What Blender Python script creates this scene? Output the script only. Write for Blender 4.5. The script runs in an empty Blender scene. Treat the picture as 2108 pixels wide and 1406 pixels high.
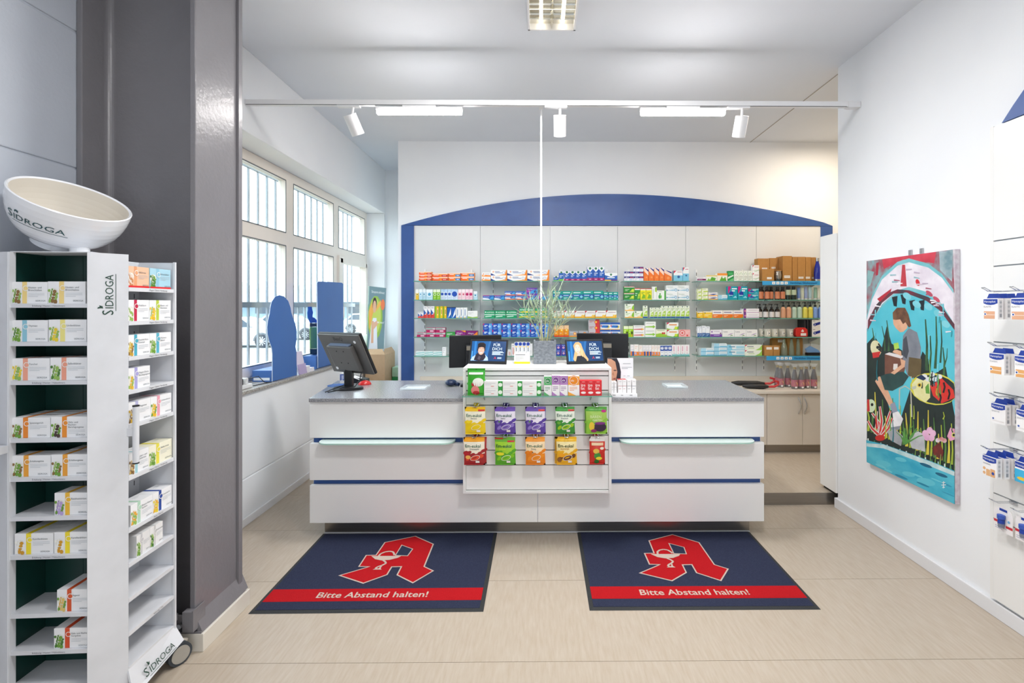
import bpy, bmesh, math, random
from mathutils import Vector, Matrix, Euler
random.seed(7)
SC = bpy.context.scene
COL = SC.collection
# ---------------------------------------------------------------- camera
F, PX, PY, H, YAW = 1000.0, 1121.0, 629.0, 1.58, math.radians(0.5)
cam_d = bpy.data.cameras.new('camera')
cam_d.sensor_fit = 'HORIZONTAL'; cam_d.sensor_width = 36; cam_d.lens = F / 2108 * 36
cam_d.shift_x = (1054 - PX) / 2108; cam_d.shift_y = (PY - 703) / 2108; cam_d.clip_start = .05; cam_d.clip_end = 300
cam = bpy.data.objects.new('camera', cam_d); COL.objects.link(cam)
cam.location = (0, 0, H); cam.rotation_euler = (math.pi / 2, 0, -YAW)
SC.camera = cam
# ---------------------------------------------------------------- exposure, sky
SC.view_settings.view_transform = 'Standard'; SC.view_settings.look = 'None'
SC.view_settings.exposure = 0.39; SC.view_settings.gamma = 1.0; SC.view_settings.use_curve_mapping = False
SC.cycles.max_bounces = 8; SC.cycles.diffuse_bounces = 6; SC.cycles.transparent_max_bounces = 16
SC.cycles.sample_clamp_indirect = 4.0; SC.cycles.caustics_reflective = False; SC.cycles.caustics_refractive = False
world = bpy.data.worlds.new('overcast_sky'); SC.world = world; world.use_nodes = True
wn = world.node_tree; bg = wn.nodes['Background']
bg.inputs[0].default_value = (0.82, 0.91, 1.0, 1); bg.inputs[1].default_value = 5.5

def lamp(name, typ, loc, energy, color=(1, 1, 1), size=None, size_y=None, target=None, spot=None, blend=.6, soft=.03):
    d = bpy.data.lights.new(name, typ); d.energy = energy; d.color = color
    if typ == 'AREA':
        d.size = size
        if size_y: d.shape = 'RECTANGLE'; d.size_y = size_y
    if typ == 'SPOT': d.spot_size = math.radians(spot); d.spot_blend = blend; d.shadow_soft_size = soft
    o = bpy.data.objects.new(name, d); COL.objects.link(o); o.location = loc
    if target is not None:
        o.rotation_euler = (Vector(target) - Vector(loc)).to_track_quat('-Z', 'Y').to_euler()
    return o
# recessed louvre luminaires in the shop ceiling (the front one is in view, the others are unseen and added as fill)
LOUVRE_AND_FILL = [(0.075, 2.98), (-1.2, 1.0), (0.55, 1.15), (0.075, -0.9), (-1.2, -2.4), (1.3, -2.4)]
for (lx, ly) in LOUVRE_AND_FILL:
    lamp('louvre_and_fill_light', 'AREA', (lx, ly, 3.36), 36 if ly > 2 else (34 if lx > .5 and ly > 0 else 7), (1, .99, .98), .30, .40)
# lamp of the back room alcove on the right, behind the partition
lamp('alcove_light', 'AREA', (3.05, 4.7, 3.38), 16, (1, .86, .68), .3, .3)

# ---------------------------------------------------------------- projection helpers (photo pixel -> point on a real plane)
FW = Vector((math.sin(YAW), math.cos(YAW), 0)); RT = Vector((math.cos(YAW), -math.sin(YAW), 0)); UP = Vector((0, 0, 1))
EYE = Vector((0, 0, H))
def ray(px, py): return FW + RT * ((px - PX) / F) + UP * ((PY - py) / F)
def atY(px, py, Y): r = ray(px, py); return EYE + r * (Y / r.y)
def atX(px, py, X): r = ray(px, py); return EYE + r * (X / r.x)
def atZ(px, py, Z): r = ray(px, py); return EYE + r * ((Z - H) / r.z)

# ---------------------------------------------------------------- materials
def lin(h):
    h = h.lstrip('#'); c = [int(h[i:i + 2], 16) / 255 for i in (0, 2, 4)]
    return tuple(x / 12.92 if x <= .04045 else ((x + .055) / 1.055) ** 2.4 for x in c)
MATS = {}
def mat(name, hexc, rough=.5, metal=0., spec=.5, noise=None, bump=None, coat=0., emit=None, trans=0., ior=1.5):
    """noise=(scale xyz, second colour, contrast) bump=(scale, strength)"""
    if name in MATS: return MATS[name]
    m = bpy.data.materials.new(name); m.use_nodes = True; nt = m.node_tree; p = nt.nodes['Principled BSDF']
    c = lin(hexc)
    p.inputs['Base Color'].default_value = (*c, 1); p.inputs['Roughness'].default_value = rough
    p.inputs['Metallic'].default_value = metal; p.inputs['Specular IOR Level'].default_value = spec
    p.inputs['Coat Weight'].default_value = coat; p.inputs['Transmission Weight'].default_value = trans; p.inputs['IOR'].default_value = ior
    if emit: p.inputs['Emission Color'].default_value = (*lin(emit[0]), 1); p.inputs['Emission Strength'].default_value = emit[1]
    if noise or bump:
        tc = nt.nodes.new('ShaderNodeTexCoord')
    if noise:
        sc, c2, contrast = noise
        mp = nt.nodes.new('ShaderNodeMapping'); mp.inputs['Scale'].default_value = sc if hasattr(sc, '__len__') else (sc,) * 3
        nt.links.new(tc.outputs['Object'], mp.inputs['Vector'])
        nz = nt.nodes.new('ShaderNodeTexNoise'); nz.inputs['Detail'].default_value = 4; nz.inputs['Scale'].default_value = 1
        nt.links.new(mp.outputs[0], nz.inputs['Vector'])
        cr = nt.nodes.new('ShaderNodeValToRGB'); cr.color_ramp.elements[0].position = .5 - contrast; cr.color_ramp.elements[1].position = .5 + contrast
        cr.color_ramp.elements[0].color = (*c, 1); cr.color_ramp.elements[1].color = (*lin(c2), 1)
        nt.links.new(nz.outputs[0], cr.inputs[0]); nt.links.new(cr.outputs[0], p.inputs['Base Color'])
    if bump:
        nb = nt.nodes.new('ShaderNodeTexNoise'); nb.inputs['Scale'].default_value = bump[0]; nb.inputs['Detail'].default_value = 3
        nt.links.new(tc.outputs['Object'], nb.inputs['Vector'])
        b = nt.nodes.new('ShaderNodeBump'); b.inputs['Strength'].default_value = bump[1]; b.inputs['Distance'].default_value = .004
        nt.links.new(nb.outputs[0], b.inputs['Height']); nt.links.new(b.outputs[0], p.inputs['Normal'])
    MATS[name] = m; return m
def PM(h, rough=.42):
    """printed card or plastic of one colour"""
    h = h.lstrip('#').lower(); return mat('print_%s_%d' % (h, int(rough * 100)), h, rough, spec=.4)
def pane_mat(name, tint, gloss=.03):
    if name in MATS: return MATS[name]
    m = bpy.data.materials.new(name); m.use_nodes = True; nt = m.node_tree; nt.nodes.clear()
    out = nt.nodes.new('ShaderNodeOutputMaterial'); mx = nt.nodes.new('ShaderNodeMixShader'); tr = nt.nodes.new('ShaderNodeBsdfTransparent')
    gl = nt.nodes.new('ShaderNodeBsdfGlossy'); lw = nt.nodes.new('ShaderNodeLayerWeight'); lw.inputs[0].default_value = .5
    pw = nt.nodes.new('ShaderNodeMath'); pw.operation = 'POWER'; pw.inputs[1].default_value = 5; nt.links.new(lw.outputs['Facing'], pw.inputs[0])
    fr = nt.nodes.new('ShaderNodeMath'); fr.operation = 'MULTIPLY_ADD'; fr.inputs[1].default_value = .6; fr.inputs[2].default_value = .035; nt.links.new(pw.outputs[0], fr.inputs[0])
    tr.inputs[0].default_value = (*lin(tint), 1); gl.inputs['Roughness'].default_value = gloss
    nt.links.new(fr.outputs[0], mx.inputs[0]); nt.links.new(tr.outputs[0], mx.inputs[1]); nt.links.new(gl.outputs[0], mx.inputs[2]); nt.links.new(mx.outputs[0], out.inputs[0])
    MATS[name] = m; return m
def veil_mat(name, hexc, alpha, rough=.2):
    """thin clear film or frosted glass: see-through with a soft sheen"""
    if name in MATS: return MATS[name]
    m = mat(name, hexc, rough); m.node_tree.nodes['Principled BSDF'].inputs['Alpha'].default_value = alpha; return m

# ---------------------------------------------------------------- text (built-in font) as flat mesh
TXT = {}
def text_geo(s, bold=0):
    key = (s, bold)
    if key in TXT: return TXT[key]
    cu = bpy.data.curves.new('t', 'FONT'); cu.body = s; cu.size = 1; cu.resolution_u = 2; cu.offset = bold
    o = bpy.data.objects.new('t', cu); me = o.to_mesh()
    vs = [(v.co.x, v.co.y) for v in me.vertices]; fs = [tuple(p.vertices) for p in me.polygons]
    o.to_mesh_clear(); bpy.data.objects.remove(o); bpy.data.curves.remove(cu)
    CAP = .729
    x0 = min((v[0] for v in vs), default=0); x1 = max((v[0] for v in vs), default=1)
    vs = [((x - x0) / CAP, y / CAP) for x, y in vs]
    TXT[key] = (vs, fs, (x1 - x0) / CAP); return TXT[key]

# ---------------------------------------------------------------- mesh builder
ORI = {}
class MB:
    def __init__(s, M=None): s.v = []; s.f = []; s.mi = []; s.mats = []; s.M = M; s.sm = []
    def slot(s, m):
        if m not in s.mats: s.mats.append(m)
        return s.mats.index(m)
    def add(s, vs, fs, m, smooth=False):
        b = len(s.v); k = s.slot(m)
        for v in vs:
            v = Vector(v); s.v.append(s.M @ v if s.M is not None else v)
        for f in fs: s.f.append(tuple(b + i for i in f)); s.mi.append(k); s.sm.append(smooth)
        return s
    def box(s, x0, x1, y0, y1, z0, z1, m, front=None, top=None, side=None):
        x0, x1 = min(x0, x1), max(x0, x1); y0, y1 = min(y0, y1), max(y0, y1); z0, z1 = min(z0, z1), max(z0, z1)
        vs = [(x0, y0, z0), (x1, y0, z0), (x1, y1, z0), (x0, y1, z0), (x0, y0, z1), (x1, y0, z1), (x1, y1, z1), (x0, y1, z1)]
        s.add(vs, [(3, 2, 1, 0), (2, 3, 7, 6)], m); n = len(s.v) - 8
        def face(idx, mm): s.f.append(tuple(n + i for i in idx)); s.mi.append(s.slot(mm)); s.sm.append(False)
        face((4, 5, 6, 7), top or m); face((0, 1, 5, 4), front or m); face((1, 2, 6, 5), side or m); face((3, 0, 4, 7), side or m)
        return s
    def poly(s, pts, m): return s.add(pts, [tuple(range(len(pts)))], m)
    def prism(s, pts, d, m, side=None):
        """pts: 3-D outline (counter-clockwise seen from the front), d: extrusion vector (backwards)"""
        n = len(pts); d = Vector(d); P = [Vector(p) for p in pts]
        s.add(P + [p + d for p in P], [tuple(range(n)), tuple(range(2 * n - 1, n - 1, -1))], m)
        b = len(s.v) - 2 * n; k = s.slot(side or m)
        for i in range(n):
            j = (i + 1) % n; s.f.append((b + i, b + n + i, b + n + j, b + j)); s.mi.append(k); s.sm.append(False)
        return s
    def cyl(s, p0, p1, r0, m, r1=None, n=12, caps=True, cap_m=None, smooth=True):
        p0, p1 = Vector(p0), Vector(p1); r1 = r0 if r1 is None else r1; ax = (p1 - p0).normalized()
        a = ax.orthogonal().normalized(); b = ax.cross(a)
        vs = []
        for p, r in ((p0, r0), (p1, r1)):
            for i in range(n):
                t = 2 * math.pi * i / n; vs.append(p + a * (r * math.cos(t)) + b * (r * math.sin(t)))
        s.add(vs, [(i, (i + 1) % n, n + (i + 1) % n, n + i) for i in range(n)], m, smooth)
        if caps:
            s.add(vs[:n], [tuple(range(n - 1, -1, -1))], cap_m or m); s.add(vs[n:], [tuple(range(n))], cap_m or m)
        return s
    def tube(s, pts, r, m, n=8, caps=True):
        P = [Vector(p) for p in pts]; vs = []; k = len(P); prev = None
        for i, p in enumerate(P):
            t = (P[min(i + 1, k - 1)] - P[max(i - 1, 0)]).normalized()
            a = t.orthogonal().normalized() if prev is None else (prev - t * prev.dot(t)).normalized()
            prev = a; b = t.cross(a); rr = r[i] if hasattr(r, '__len__') else r
            for j in range(n):
                q = 2 * math.pi * j / n; vs.append(p + a * (rr * math.cos(q)) + b * (rr * math.sin(q)))
        s.add(vs, [(i * n + j, i * n + (j + 1) % n, (i + 1) * n + (j + 1) % n, (i + 1) * n + j) for i in range(k - 1) for j in range(n)], m, True)
        if caps: s.add(vs[:n], [tuple(range(n - 1, -1, -1))], m); s.add(vs[-n:], [tuple(range(n))], m)
        return s
    def lathe(s, c, prof, n=20, smooth=True):
        """prof: list of (r, z, material of the ring that starts here) about the vertical axis through c"""
        c = Vector(c)
        for (r0, z0, m), (r1, z1, _) in zip(prof[:-1], prof[1:]):
            vs = [c + Vector((r * math.cos(2 * math.pi * i / n), r * math.sin(2 * math.pi * i / n), z)) for r, z in ((r0, z0), (r1, z1)) for i in range(n)]
            s.add(vs, [(i, (i + 1) % n, n + (i + 1) % n, n + i) for i in range(n)], m, smooth)
        return s
    # flat print on a face: origin o, unit axes u (right) and v (up)
    def text(s, t, o, u, v, h, m, w=None, align='L', off=.0006, bold=0):
        vs, fs, tw = text_geo(t, bold); k = h
        kx = h if not w or tw * h <= w else w / tw
        o, u, v = Vector(o), Vector(u), Vector(v); n = u.cross(v).normalized() * off
        dx = {'L': 0, 'C': -tw * kx / 2, 'R': -tw * kx}[align]
        return s.add([o + u * (x * kx + dx) + v * (y * k) + n for x, y in vs], fs, m)
    def art(s, o, u, v, w, h, ops):
        """ops on the unit square of a w x h face: R rectangle, P polygon, C disc, E ellipse, T text, L text lines"""
        o, u, v = Vector(o), Vector(u), Vector(v); n = u.cross(v).normalized()
        for i, op in enumerate(ops):
            e = n * (.0004 + .00006 * i); q = lambda a, b: o + u * (a * w) + v * (b * h) + e
            k = op[0]
            if k == 'R': _, a, b, c, d, col = op; s.poly([q(a, b), q(c, b), q(c, d), q(a, d)], PM(col))
            elif k == 'P': s.poly([q(a, b) for a, b in op[1]], PM(op[2]))
            elif k == 'C':
                _, a, b, r, col = op; r *= min(w, h)
                s.poly([o + u * (a * w + r * math.cos(t * .5236)) + v * (b * h + r * math.sin(t * .5236)) + e for t in range(12)], PM(col))
            elif k == 'E':
                _, a, b, ra, rb, col = op
                s.poly([q(a + ra * math.cos(t * .5236), b + rb * math.sin(t * .5236)) for t in range(12)], PM(col))
            elif k == 'T':
                _, t, a, b, hh, ww, col = op; s.text(t, q(a, b), u, v, hh * h, PM(col), ww * w, 'L', .0001)
            elif k == 'L':
                _, a, b, c, nl, gap, th, col = op
                for j in range(nl):
                    cc = c if j < nl - 1 or nl == 1 else a + (c - a) * .6
                    s.poly([q(a, b - j * gap), q(cc, b - j * gap), q(cc, b - j * gap + th), q(a, b - j * gap + th)], PM(col))
        return s
    def build(s, name, parent=None, label=None, cat=None, group=None, kind=None, origin=None, bevel=0):
        if origin is None:
            xs = [v.x for v in s.v]; ys = [v.y for v in s.v]; zs = [v.z for v in s.v]
            origin = Vector(((min(xs) + max(xs)) / 2, (min(ys) + max(ys)) / 2, min(zs)))
        origin = Vector(origin)
        me = bpy.data.meshes.new(name); me.from_pydata([v - origin for v in s.v], [], s.f)
        for m in s.mats: me.materials.append(m)
        me.polygons.foreach_set('material_index', s.mi); me.polygons.foreach_set('use_smooth', s.sm); me.update()
        o = bpy.data.objects.new(name, me); COL.objects.link(o)
        place(o, origin, parent)
        if label: tag(o, label, cat, group)
        elif group: o['group'] = group
        if kind: o['kind'] = kind
        if bevel:
            b = o.modifiers.new('edge', 'BEVEL'); b.width = bevel; b.segments = 2; b.limit_method = 'ANGLE'; b.angle_limit = math.radians(40); b.harden_normals = False
        return o
def place(o, origin, parent):
    ORI[o] = Vector(origin)
    if parent is not None: o.parent = parent; o.location = ORI[o] - ORI[parent]
    else: o.location = origin
def tag(o, label, cat=None, group=None):
    o['label'] = label
    if cat: o['category'] = cat
    if group: o['group'] = group
    return o
def thing(name, label, cat, loc, group=None, kind=None):
    o = bpy.data.objects.new(name, None); COL.objects.link(o); o.empty_display_size = .05
    place(o, Vector(loc), None)
    if label: tag(o, label, cat, group)
    if kind: o['kind'] = kind
    return o
def boxobj(name, x0, x1, y0, y1, z0, z1, m, parent=None, **k):
    return MB().box(x0, x1, y0, y1, z0, z1, m).build(name, parent, **k)
ORD = ['', 'first', 'second', 'third', 'fourth', 'fifth', 'sixth', 'seventh', 'eighth', 'ninth', 'tenth', 'eleventh', 'twelfth', 'thirteenth', 'fourteenth', 'fifteenth', 'sixteenth', 'seventeenth', 'eighteenth']
XA, YA, ZA = Vector((1, 0, 0)), Vector((0, 1, 0)), Vector((0, 0, 1))
# ================================================================ THE ROOM
XL, XR, YE, YB, YR, ZC, XBL, YS = -2.12, 2.32, 3.766, 5.487, 6.66, 3.432, -1.602, -3.6
XALC = 3.75
m_wall = mat('white_wall_paint', 'eef0f2', .75, noise=(3, 'eaecf0', .3), bump=(90, .05))
m_ceil = mat('ceiling_paint', 'e0e4ea', .85, noise=(2, 'dce0e7', .3))
m_block = mat('grey_blockwork', 'bac0ca', .6, noise=(4, 'b4bac4', .3), bump=(60, .25))  # near stretch of the left wall, greyer than the rest
m_floor = mat('marbled_linoleum', 'beb2a3', .36, spec=.45, noise=((70, 9, 1), 'b2a390', .22))
m_white = mat('white_laminate', 'ecebe9', .38, noise=(5, 'e9e9e8', .3))
m_trim = mat('white_skirting', 'e3e3e6', .45, noise=(5, 'dfe0e3', .3))
m_steelp = mat('brushed_kick_plate', 'a09a92', .3, metal=.9, noise=((3, 3, 160), '8e8984', .3))
m_blue = mat('royal_blue_board', '345a9c', .38, noise=(4, '2a4b88', .3))
m_col = mat('slate_gloss_paint', '7d7b7f', .3, noise=(6, '78767a', .3), bump=(45, .35))
m_black = mat('black_plastic', '15161a', .42, noise=(30, '121317', .3))
m_dark = mat('dark_gap', '1d1e20', .8)
m_metal = mat('bright_steel', 'c6c8ca', .28, metal=1., noise=(40, 'b4b6b9', .3))
m_chrome = mat('chrome_wire', 'd5d8da', .15, metal=1., noise=(40, 'cfd2d5', .3))
m_gl_edge = mat('green_glass_edge', '5f9f8d', .15, spec=.6, noise=(20, '6bab98', .3))
m_gl = pane_mat('clear_shelf_glass', 'e6f2ee')
m_pane = pane_mat('window_glass', 'f6faf9', .01)
m_frame = mat('cream_window_frame', 'ece4da', .4, noise=(5, 'e8e0d6', .3))
m_gran = mat('granite_worktop', 'a7a7aa', .25, noise=(160, '77797f', .14))
m_sill = mat('speckled_stone_sill', 'b9b5ae', .3, noise=(130, '83807b', .12))

# floor: sheets of linoleum with fine seams, platform behind the counter
fl = MB().box(-6, 4.2, YS - .2, 7.2, -.12, -.004, mat('floor_seam', '9c8a72', .7)).build('floor', kind='structure')
edges = [2.155 + .637 * k for k in range(-9, 8)]
for a, b in zip(edges[:-1], edges[1:]):
    MB().box(XL, XALC, a + .0012, b - .0012, -.005, 0, m_floor).build('floor_sheet', fl)
pl = MB().box(-1.5, XALC, 3.845, YB, -.004, .0895, m_floor, front=m_steelp).build('floor_platform', kind='structure')
MB().box(-1.5, XALC, 3.836, 3.846, .0, .0915, m_steelp).build('step_edge', pl)
# ceiling
cl = MB().box(XL - .35, XALC + .1, YS - .2, YR + .1, ZC, ZC + .15, m_ceil).build('ceiling', kind='structure')
MB().box(2.376, 2.384, YE - .3, YB, ZC - .003, ZC + .002, mat('ceiling_seam', 'a8a29b', .8)).build('ceiling_seam', cl)
# left outer wall: courses of large blocks, window opening from Y 2.75 to 6.64 between z .955 and 2.83
wl = MB().box(XL - .30, XL - .28, YS, 2.75, -.1, ZC, m_block).box(XL - .30, XL - .28, 2.75, YR + .1, -.1, .955, m_wall).box(XL - .30, XL - .28, 2.75, YR + .1, 2.83, ZC, m_wall).build('wall_left', kind='structure')
ZJ = [0, .335, .955, 1.58, 2.205, 2.83, ZC]
for k in range(6):
    y1 = 2.75 if k in (2, 3, 4) else YR
    for (ya, yb, mm) in ((YS, 2.30, m_block), (2.30, y1, m_wall)):
        z0, z1 = ZJ[k] + (.004 if k else 0), ZJ[k + 1] - (.004 if k < 5 else 0)
        MB().box(XL - .28, XL, ya + .0005, yb, z0, z1, mm).build('block_course', wl, bevel=.005)
MB().box(XL - .27, XL - .006, YS, 2.3, 0, ZC, m_block).build('joint_mortar', wl)
MB().box(XL - .27, XL - .006, 2.3, 2.75, 0, ZC, m_wall).build('joint_mortar', wl)
MB().box(XL - .27, XL - .006, 2.75, YR, 0, .94, m_wall).build('joint_mortar', wl)
MB().box(XL - .28, XL, 6.62, YR + .02, .955, 2.83, m_wall).build('window_pier', wl)
# recess wall at the far left, back wall with the shelving, its return
MB().box(XL - .3, XBL + .2, YR, YR + .1, 0, ZC, m_wall).build('wall_recess', kind='structure')
wb = MB().box(XBL, XALC + .1, YB, YB + .12, 0, ZC, m_wall).build('wall_back', kind='structure')
MB().box(XBL, XBL + .1, YB + .12, YR, 0, ZC, m_wall).build('wall_return', kind='structure')
MB().box(XALC, XALC + .1, YE - .6, YB, 0, ZC, mat('warm_alcove_paint', 'dccfb8', .75, noise=(3, 'd8cab3', .3))).build('wall_alcove', kind='structure')
wr = MB().box(XR, XR + .13, YS, YE, 0, ZC, m_wall).build('wall_right', kind='structure')
MB().box(XR + .13, XALC, YE - .72, YE - .6, 0, ZC, m_wall).build('wall_alcove_front', kind='structure')
# shop front behind the camera: piers and lintel, the one opening narrowed to weaken light from here
sf = MB()
for a, b in ((XL - .3, .3), (1.3, XR + .13)): sf.box(a, b, YS - .2, YS, 0, ZC, m_wall)
sf.box(XL - .3, XR + .13, YS - .2, YS, 2.1, ZC, m_wall)
sf.build('wall_front', kind='structure')
# skirtings
MB().box(XL, XL + .012, 2.6, YR, 0, .058, m_trim).build('baseboard_left', kind='structure', bevel=.003)
br = MB().box(XR - .018, XR, YS, YE + .02, 0, .078, m_trim).build('baseboard_right', kind='structure', bevel=.004)
MB().box(XR, XR + .13, YE, YE + .018, 0, .078, m_trim).build('baseboard_return', br)

# blue arch with posts on the back wall
YA_ = YB - .022
def arch_pts():
    pts = []
    for i in range(49):
        t = i / 48; px = 826 + (1714 - 826) * t; u = (px - 1250) / (424 if px < 1250 else 464)
        py = 463 - 64 * (1 - abs(u) ** 1.95)
        pts.append(atY(px, py + (1 - t) * 1.0 - .3, YA_))
    return pts
ap = arch_pts(); zb = ap[0].z
ar = MB().prism([Vector((ap[-1].x, YA_, zb)), *[Vector((p.x, YA_, max(p.z, zb + .0005))) for p in reversed(ap[1:-1])], Vector((ap[0].x, YA_, zb))][::1], (0, .022, 0), m_blue).build('arch_board', wb)
xa0, xa1, xa2, xa3 = (atY(p, 463, YA_).x for p in (826, 852, 1690, 1714))
MB().box(xa0, xa1, YA_, YB, .2, zb - .002, m_blue).build('arch_post', wb)
MB().box(xa2, xa3, YA_, YB, .2, zb - .002, m_blue).build('arch_post', wb)
BAYS = [(851, 985), (992.6, 1131.6), (1137.8, 1274.4), (1284.5, 1420.6), (1437, 1573), (1580, 1716)]
SEAMS = [852, 989, 1132, 1271, 1411, 1556, 1690]
for a, b in zip(SEAMS[:-1], SEAMS[1:]):
    MB().box(atY(a, 500, YB).x + .002, atY(b, 500, YB).x - .002, YB - .012, YB, .72, zb - .004, mat('white_wall_laminate', 'dcdddd', .5, noise=(3, 'd9dadb', .3))).build('wall_panel', wb)
# slotted rails
m_slot = mat('rail_slot', '4a4d52', .6)
for px in (874.7, 970.7, 1015.2, 1110, 1154.7, 1249.5, 1294, 1389, 1433.4, 1527.9, 1572, 1667.6):
    x = atY(px, 600, YB - .02).x; r = MB(); r.box(x - .009, x + .009, YB - .024, YB - .012, .84, 1.985, m_white)
    for k in range(17):
        z = .86 + k * .066; r.box(x - .0035, x + .0035, YB - .0248, YB - .02, z, z + .036, m_slot)
    r.build('shelf_rail', wb)

# steel H-column painted slate with plinth
cy0, cy1, cx0, cx1, tf = 2.235, 2.535, -2.118, -1.577, .026
hc = thing('steel_column', None, None, ((cx0 + cx1) / 2, 2.385, 0), kind='structure')
hc.name = 'column_1'
MB().box(cx1 - tf, cx1, cy0, cy1, .09, ZC, m_col).build('flange', hc, bevel=.004)
MB().box(cx0, cx0 + tf, cy0, cy1, .09, ZC, m_col).build('flange', hc, bevel=.004)
web = MB().box(cx0 + tf, cx1 - tf, 2.378, 2.394, .09, ZC, m_col)
for sx, xx in ((1, cx0 + tf), (-1, cx1 - tf)):           # rolled fillets
    for sy in (-1, 1):
        yw = 2.378 if sy < 0 else 2.394; R = .03
        pts = [Vector((xx, yw, .09))] + [Vector((xx + sx * (R - R * math.cos(t)), yw + sy * (R - R * math.sin(t)), .09)) for t in [math.pi / 2 * i / 6 for i in range(7)]]
        web.prism(pts, (0, 0, ZC - .09), m_col)
web.build('web', hc)
# thin channel at the far edge of the flange, foot plate, latch bracket
MB().box(cx1 - .004, cx1 + .012, cy1, cy1 + .03, .09, ZC, m_col).build('edge_channel', hc)
fp = MB(); fp.prism([(cx1 + .03, cy0 + .002, .088), (cx1, cy0 + .002, .16), (cx1, cy1 + .05, .16), (cx1 + .03, cy1 + .05, .088)], (-.02, 0, 0), m_col)
fp.box(cx0, cx1 + .03, cy0 - .005, cy1 + .03, .078, .09, m_col); fp.build('foot_plate', hc)
pm = mat('cream_plinth', 'e0dcd3', .5, noise=(8, 'd8d2c6', .3))
MB().box(-1.66, -1.536, 2.228, 2.585, 0, .083, pm).build('plinth', hc, bevel=.003)
lb = MB(); lb.box(-1.615, -1.572, 2.205, 2.236, .105, .195, m_col); lb.box(-1.572, -1.566, 2.205, 2.285, .105, .2, m_col); lb.box(-1.66, -1.615, 2.215, 2.222, .14, .175, m_col)
lb.cyl((-1.625, 2.215, .135), (-1.625, 2.195, .135), .011, m_metal); lb.build('latch_bracket', hc)
MB().cyl((-1.652, 2.205, .03), (-1.652, 2.205, .17), .009, m_col).cyl((-1.652, 2.205, .16), (-1.652, 2.205, .185), .015, m_col).build('floor_bolt', hc)

# ---------------------------------------------------------------- window wall
XW = -2.40
win = thing('window_1', None, None, (XW, 4.7, .955), kind='structure')
PV = [(2.80, 3.50), (3.63, 4.527), (4.665, 5.561), (5.70, 6.548)]   # panes along Y
ZU, ZL_ = (2.255, 2.742), (1.083, 2.135)
fr = MB()
fr.box(XW - .03, XW + .04, 2.75, 6.62, ZU[1], 2.83, m_frame); fr.box(XW - .03, XW + .04, 2.75, 6.62, ZL_[1], ZU[0], m_frame); fr.box(XW - .03, XW + .04, 2.75, 6.62, .955, ZL_[0], m_frame)
ys = [2.75] + [y for p in PV for y in p] + [6.62]
for a, b in zip(ys[0::2], ys[1::2]):
    for z0, z1 in (ZU, ZL_): fr.box(XW - .03, XW + .04, a, b, z0, z1, m_frame)
fr.build('window_frame', win)
for (a, b) in PV:
    MB().box(XW - .005, XW + .0, a, b, ZU[0], ZU[1], m_pane).build('pane', win)
    g = .0 if a != 5.70 else .06
    if g:
        sh = MB()
        for yy0, yy1, z0, z1 in ((a, a + g, *ZL_), (b - g + .03, b + .03, *ZL_), (a, b, ZL_[1] - .05, ZL_[1] + .03), (a, b, ZL_[0], ZL_[0] + g)): sh.box(XW - .02, XW + .07, yy0, yy1, z0, z1, m_frame)
        sh.box(XW - .02, XW + .07, a - .04, a, ZL_[0], ZL_[1] + .03, m_frame)
        s_ = sh.build('opening_sash', win)
        MB().box(XW + .07, XW + .085, a - .03, a - .01, 1.5, 1.6, m_frame).tube([(XW + .085, a - .02, 1.56), (XW + .11, a - .02, 1.56), (XW + .11, a - .02, 1.44)], .009, m_frame).build('handle', s_)
    MB().box(XW - .005, XW, a + g, b - g * .5, ZL_[0] + g, ZL_[1] - g * .8, m_pane).build('pane', win)
gask = mat('window_gasket', '6f7274', .6)
for (a, b) in PV:
    for z0, z1 in (ZU, ZL_):
        gk = MB()
        gk.box(XW + .04, XW + .042, a - .004, a + .006, z0, z1, gask); gk.box(XW + .04, XW + .042, b - .006, b + .004, z0, z1, gask)
        gk.box(XW + .04, XW + .042, a, b, z1 - .006, z1 + .004, gask); gk.box(XW + .04, XW + .042, a, b, z0 - .004, z0 + .006, gask); gk.build('gasket', win)
sl = MB().box(XW + .03, XL + .02, 2.75, 6.62, .945, .97, m_sill).build('window_sill', kind='structure', bevel=.004)
# security grille outside
m_bar = mat('galvanised_bar', '878f96', .5, noise=(20, '7e868d', .3))
gr = thing('security_grille', 'grey vertical steel bars outside the window panes', 'grille', (-2.56, 4.7, .9))
for k in range(27):
    y = 2.82 + k * .146
    MB().box(-2.568, -2.552, y - .008, y + .008, .92, 2.9, m_bar).build('bar', gr)
for yy in (2.8, 6.66):
    for z in (.95, 2.80): MB().box(-2.55, -2.421, yy - .01, yy + .01, z, z + .02, m_bar).build('wall_bracket', gr)
for z in (.95, 1.575, 2.80): MB().box(-2.573, -2.547, 2.75, 6.7, z - .012, z + .035, m_bar).build('cross_rail', gr)

# tall white cabinet behind the end of the right wall
tc = thing('tall_cabinet', 'tall white cabinet standing behind the end of right wall', 'cabinet', (2.62, 3.88, .09))
MB().box(2.307, 2.95, YE + .006, 3.985, .115, 2.146, m_white).build('body', tc, bevel=.002)
MB().box(2.33, 2.93, YE + .02, 3.97, .09, .116, m_dark).build('plinth', tc)  # dark block for the gap under the body, shade put into its colour

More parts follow.
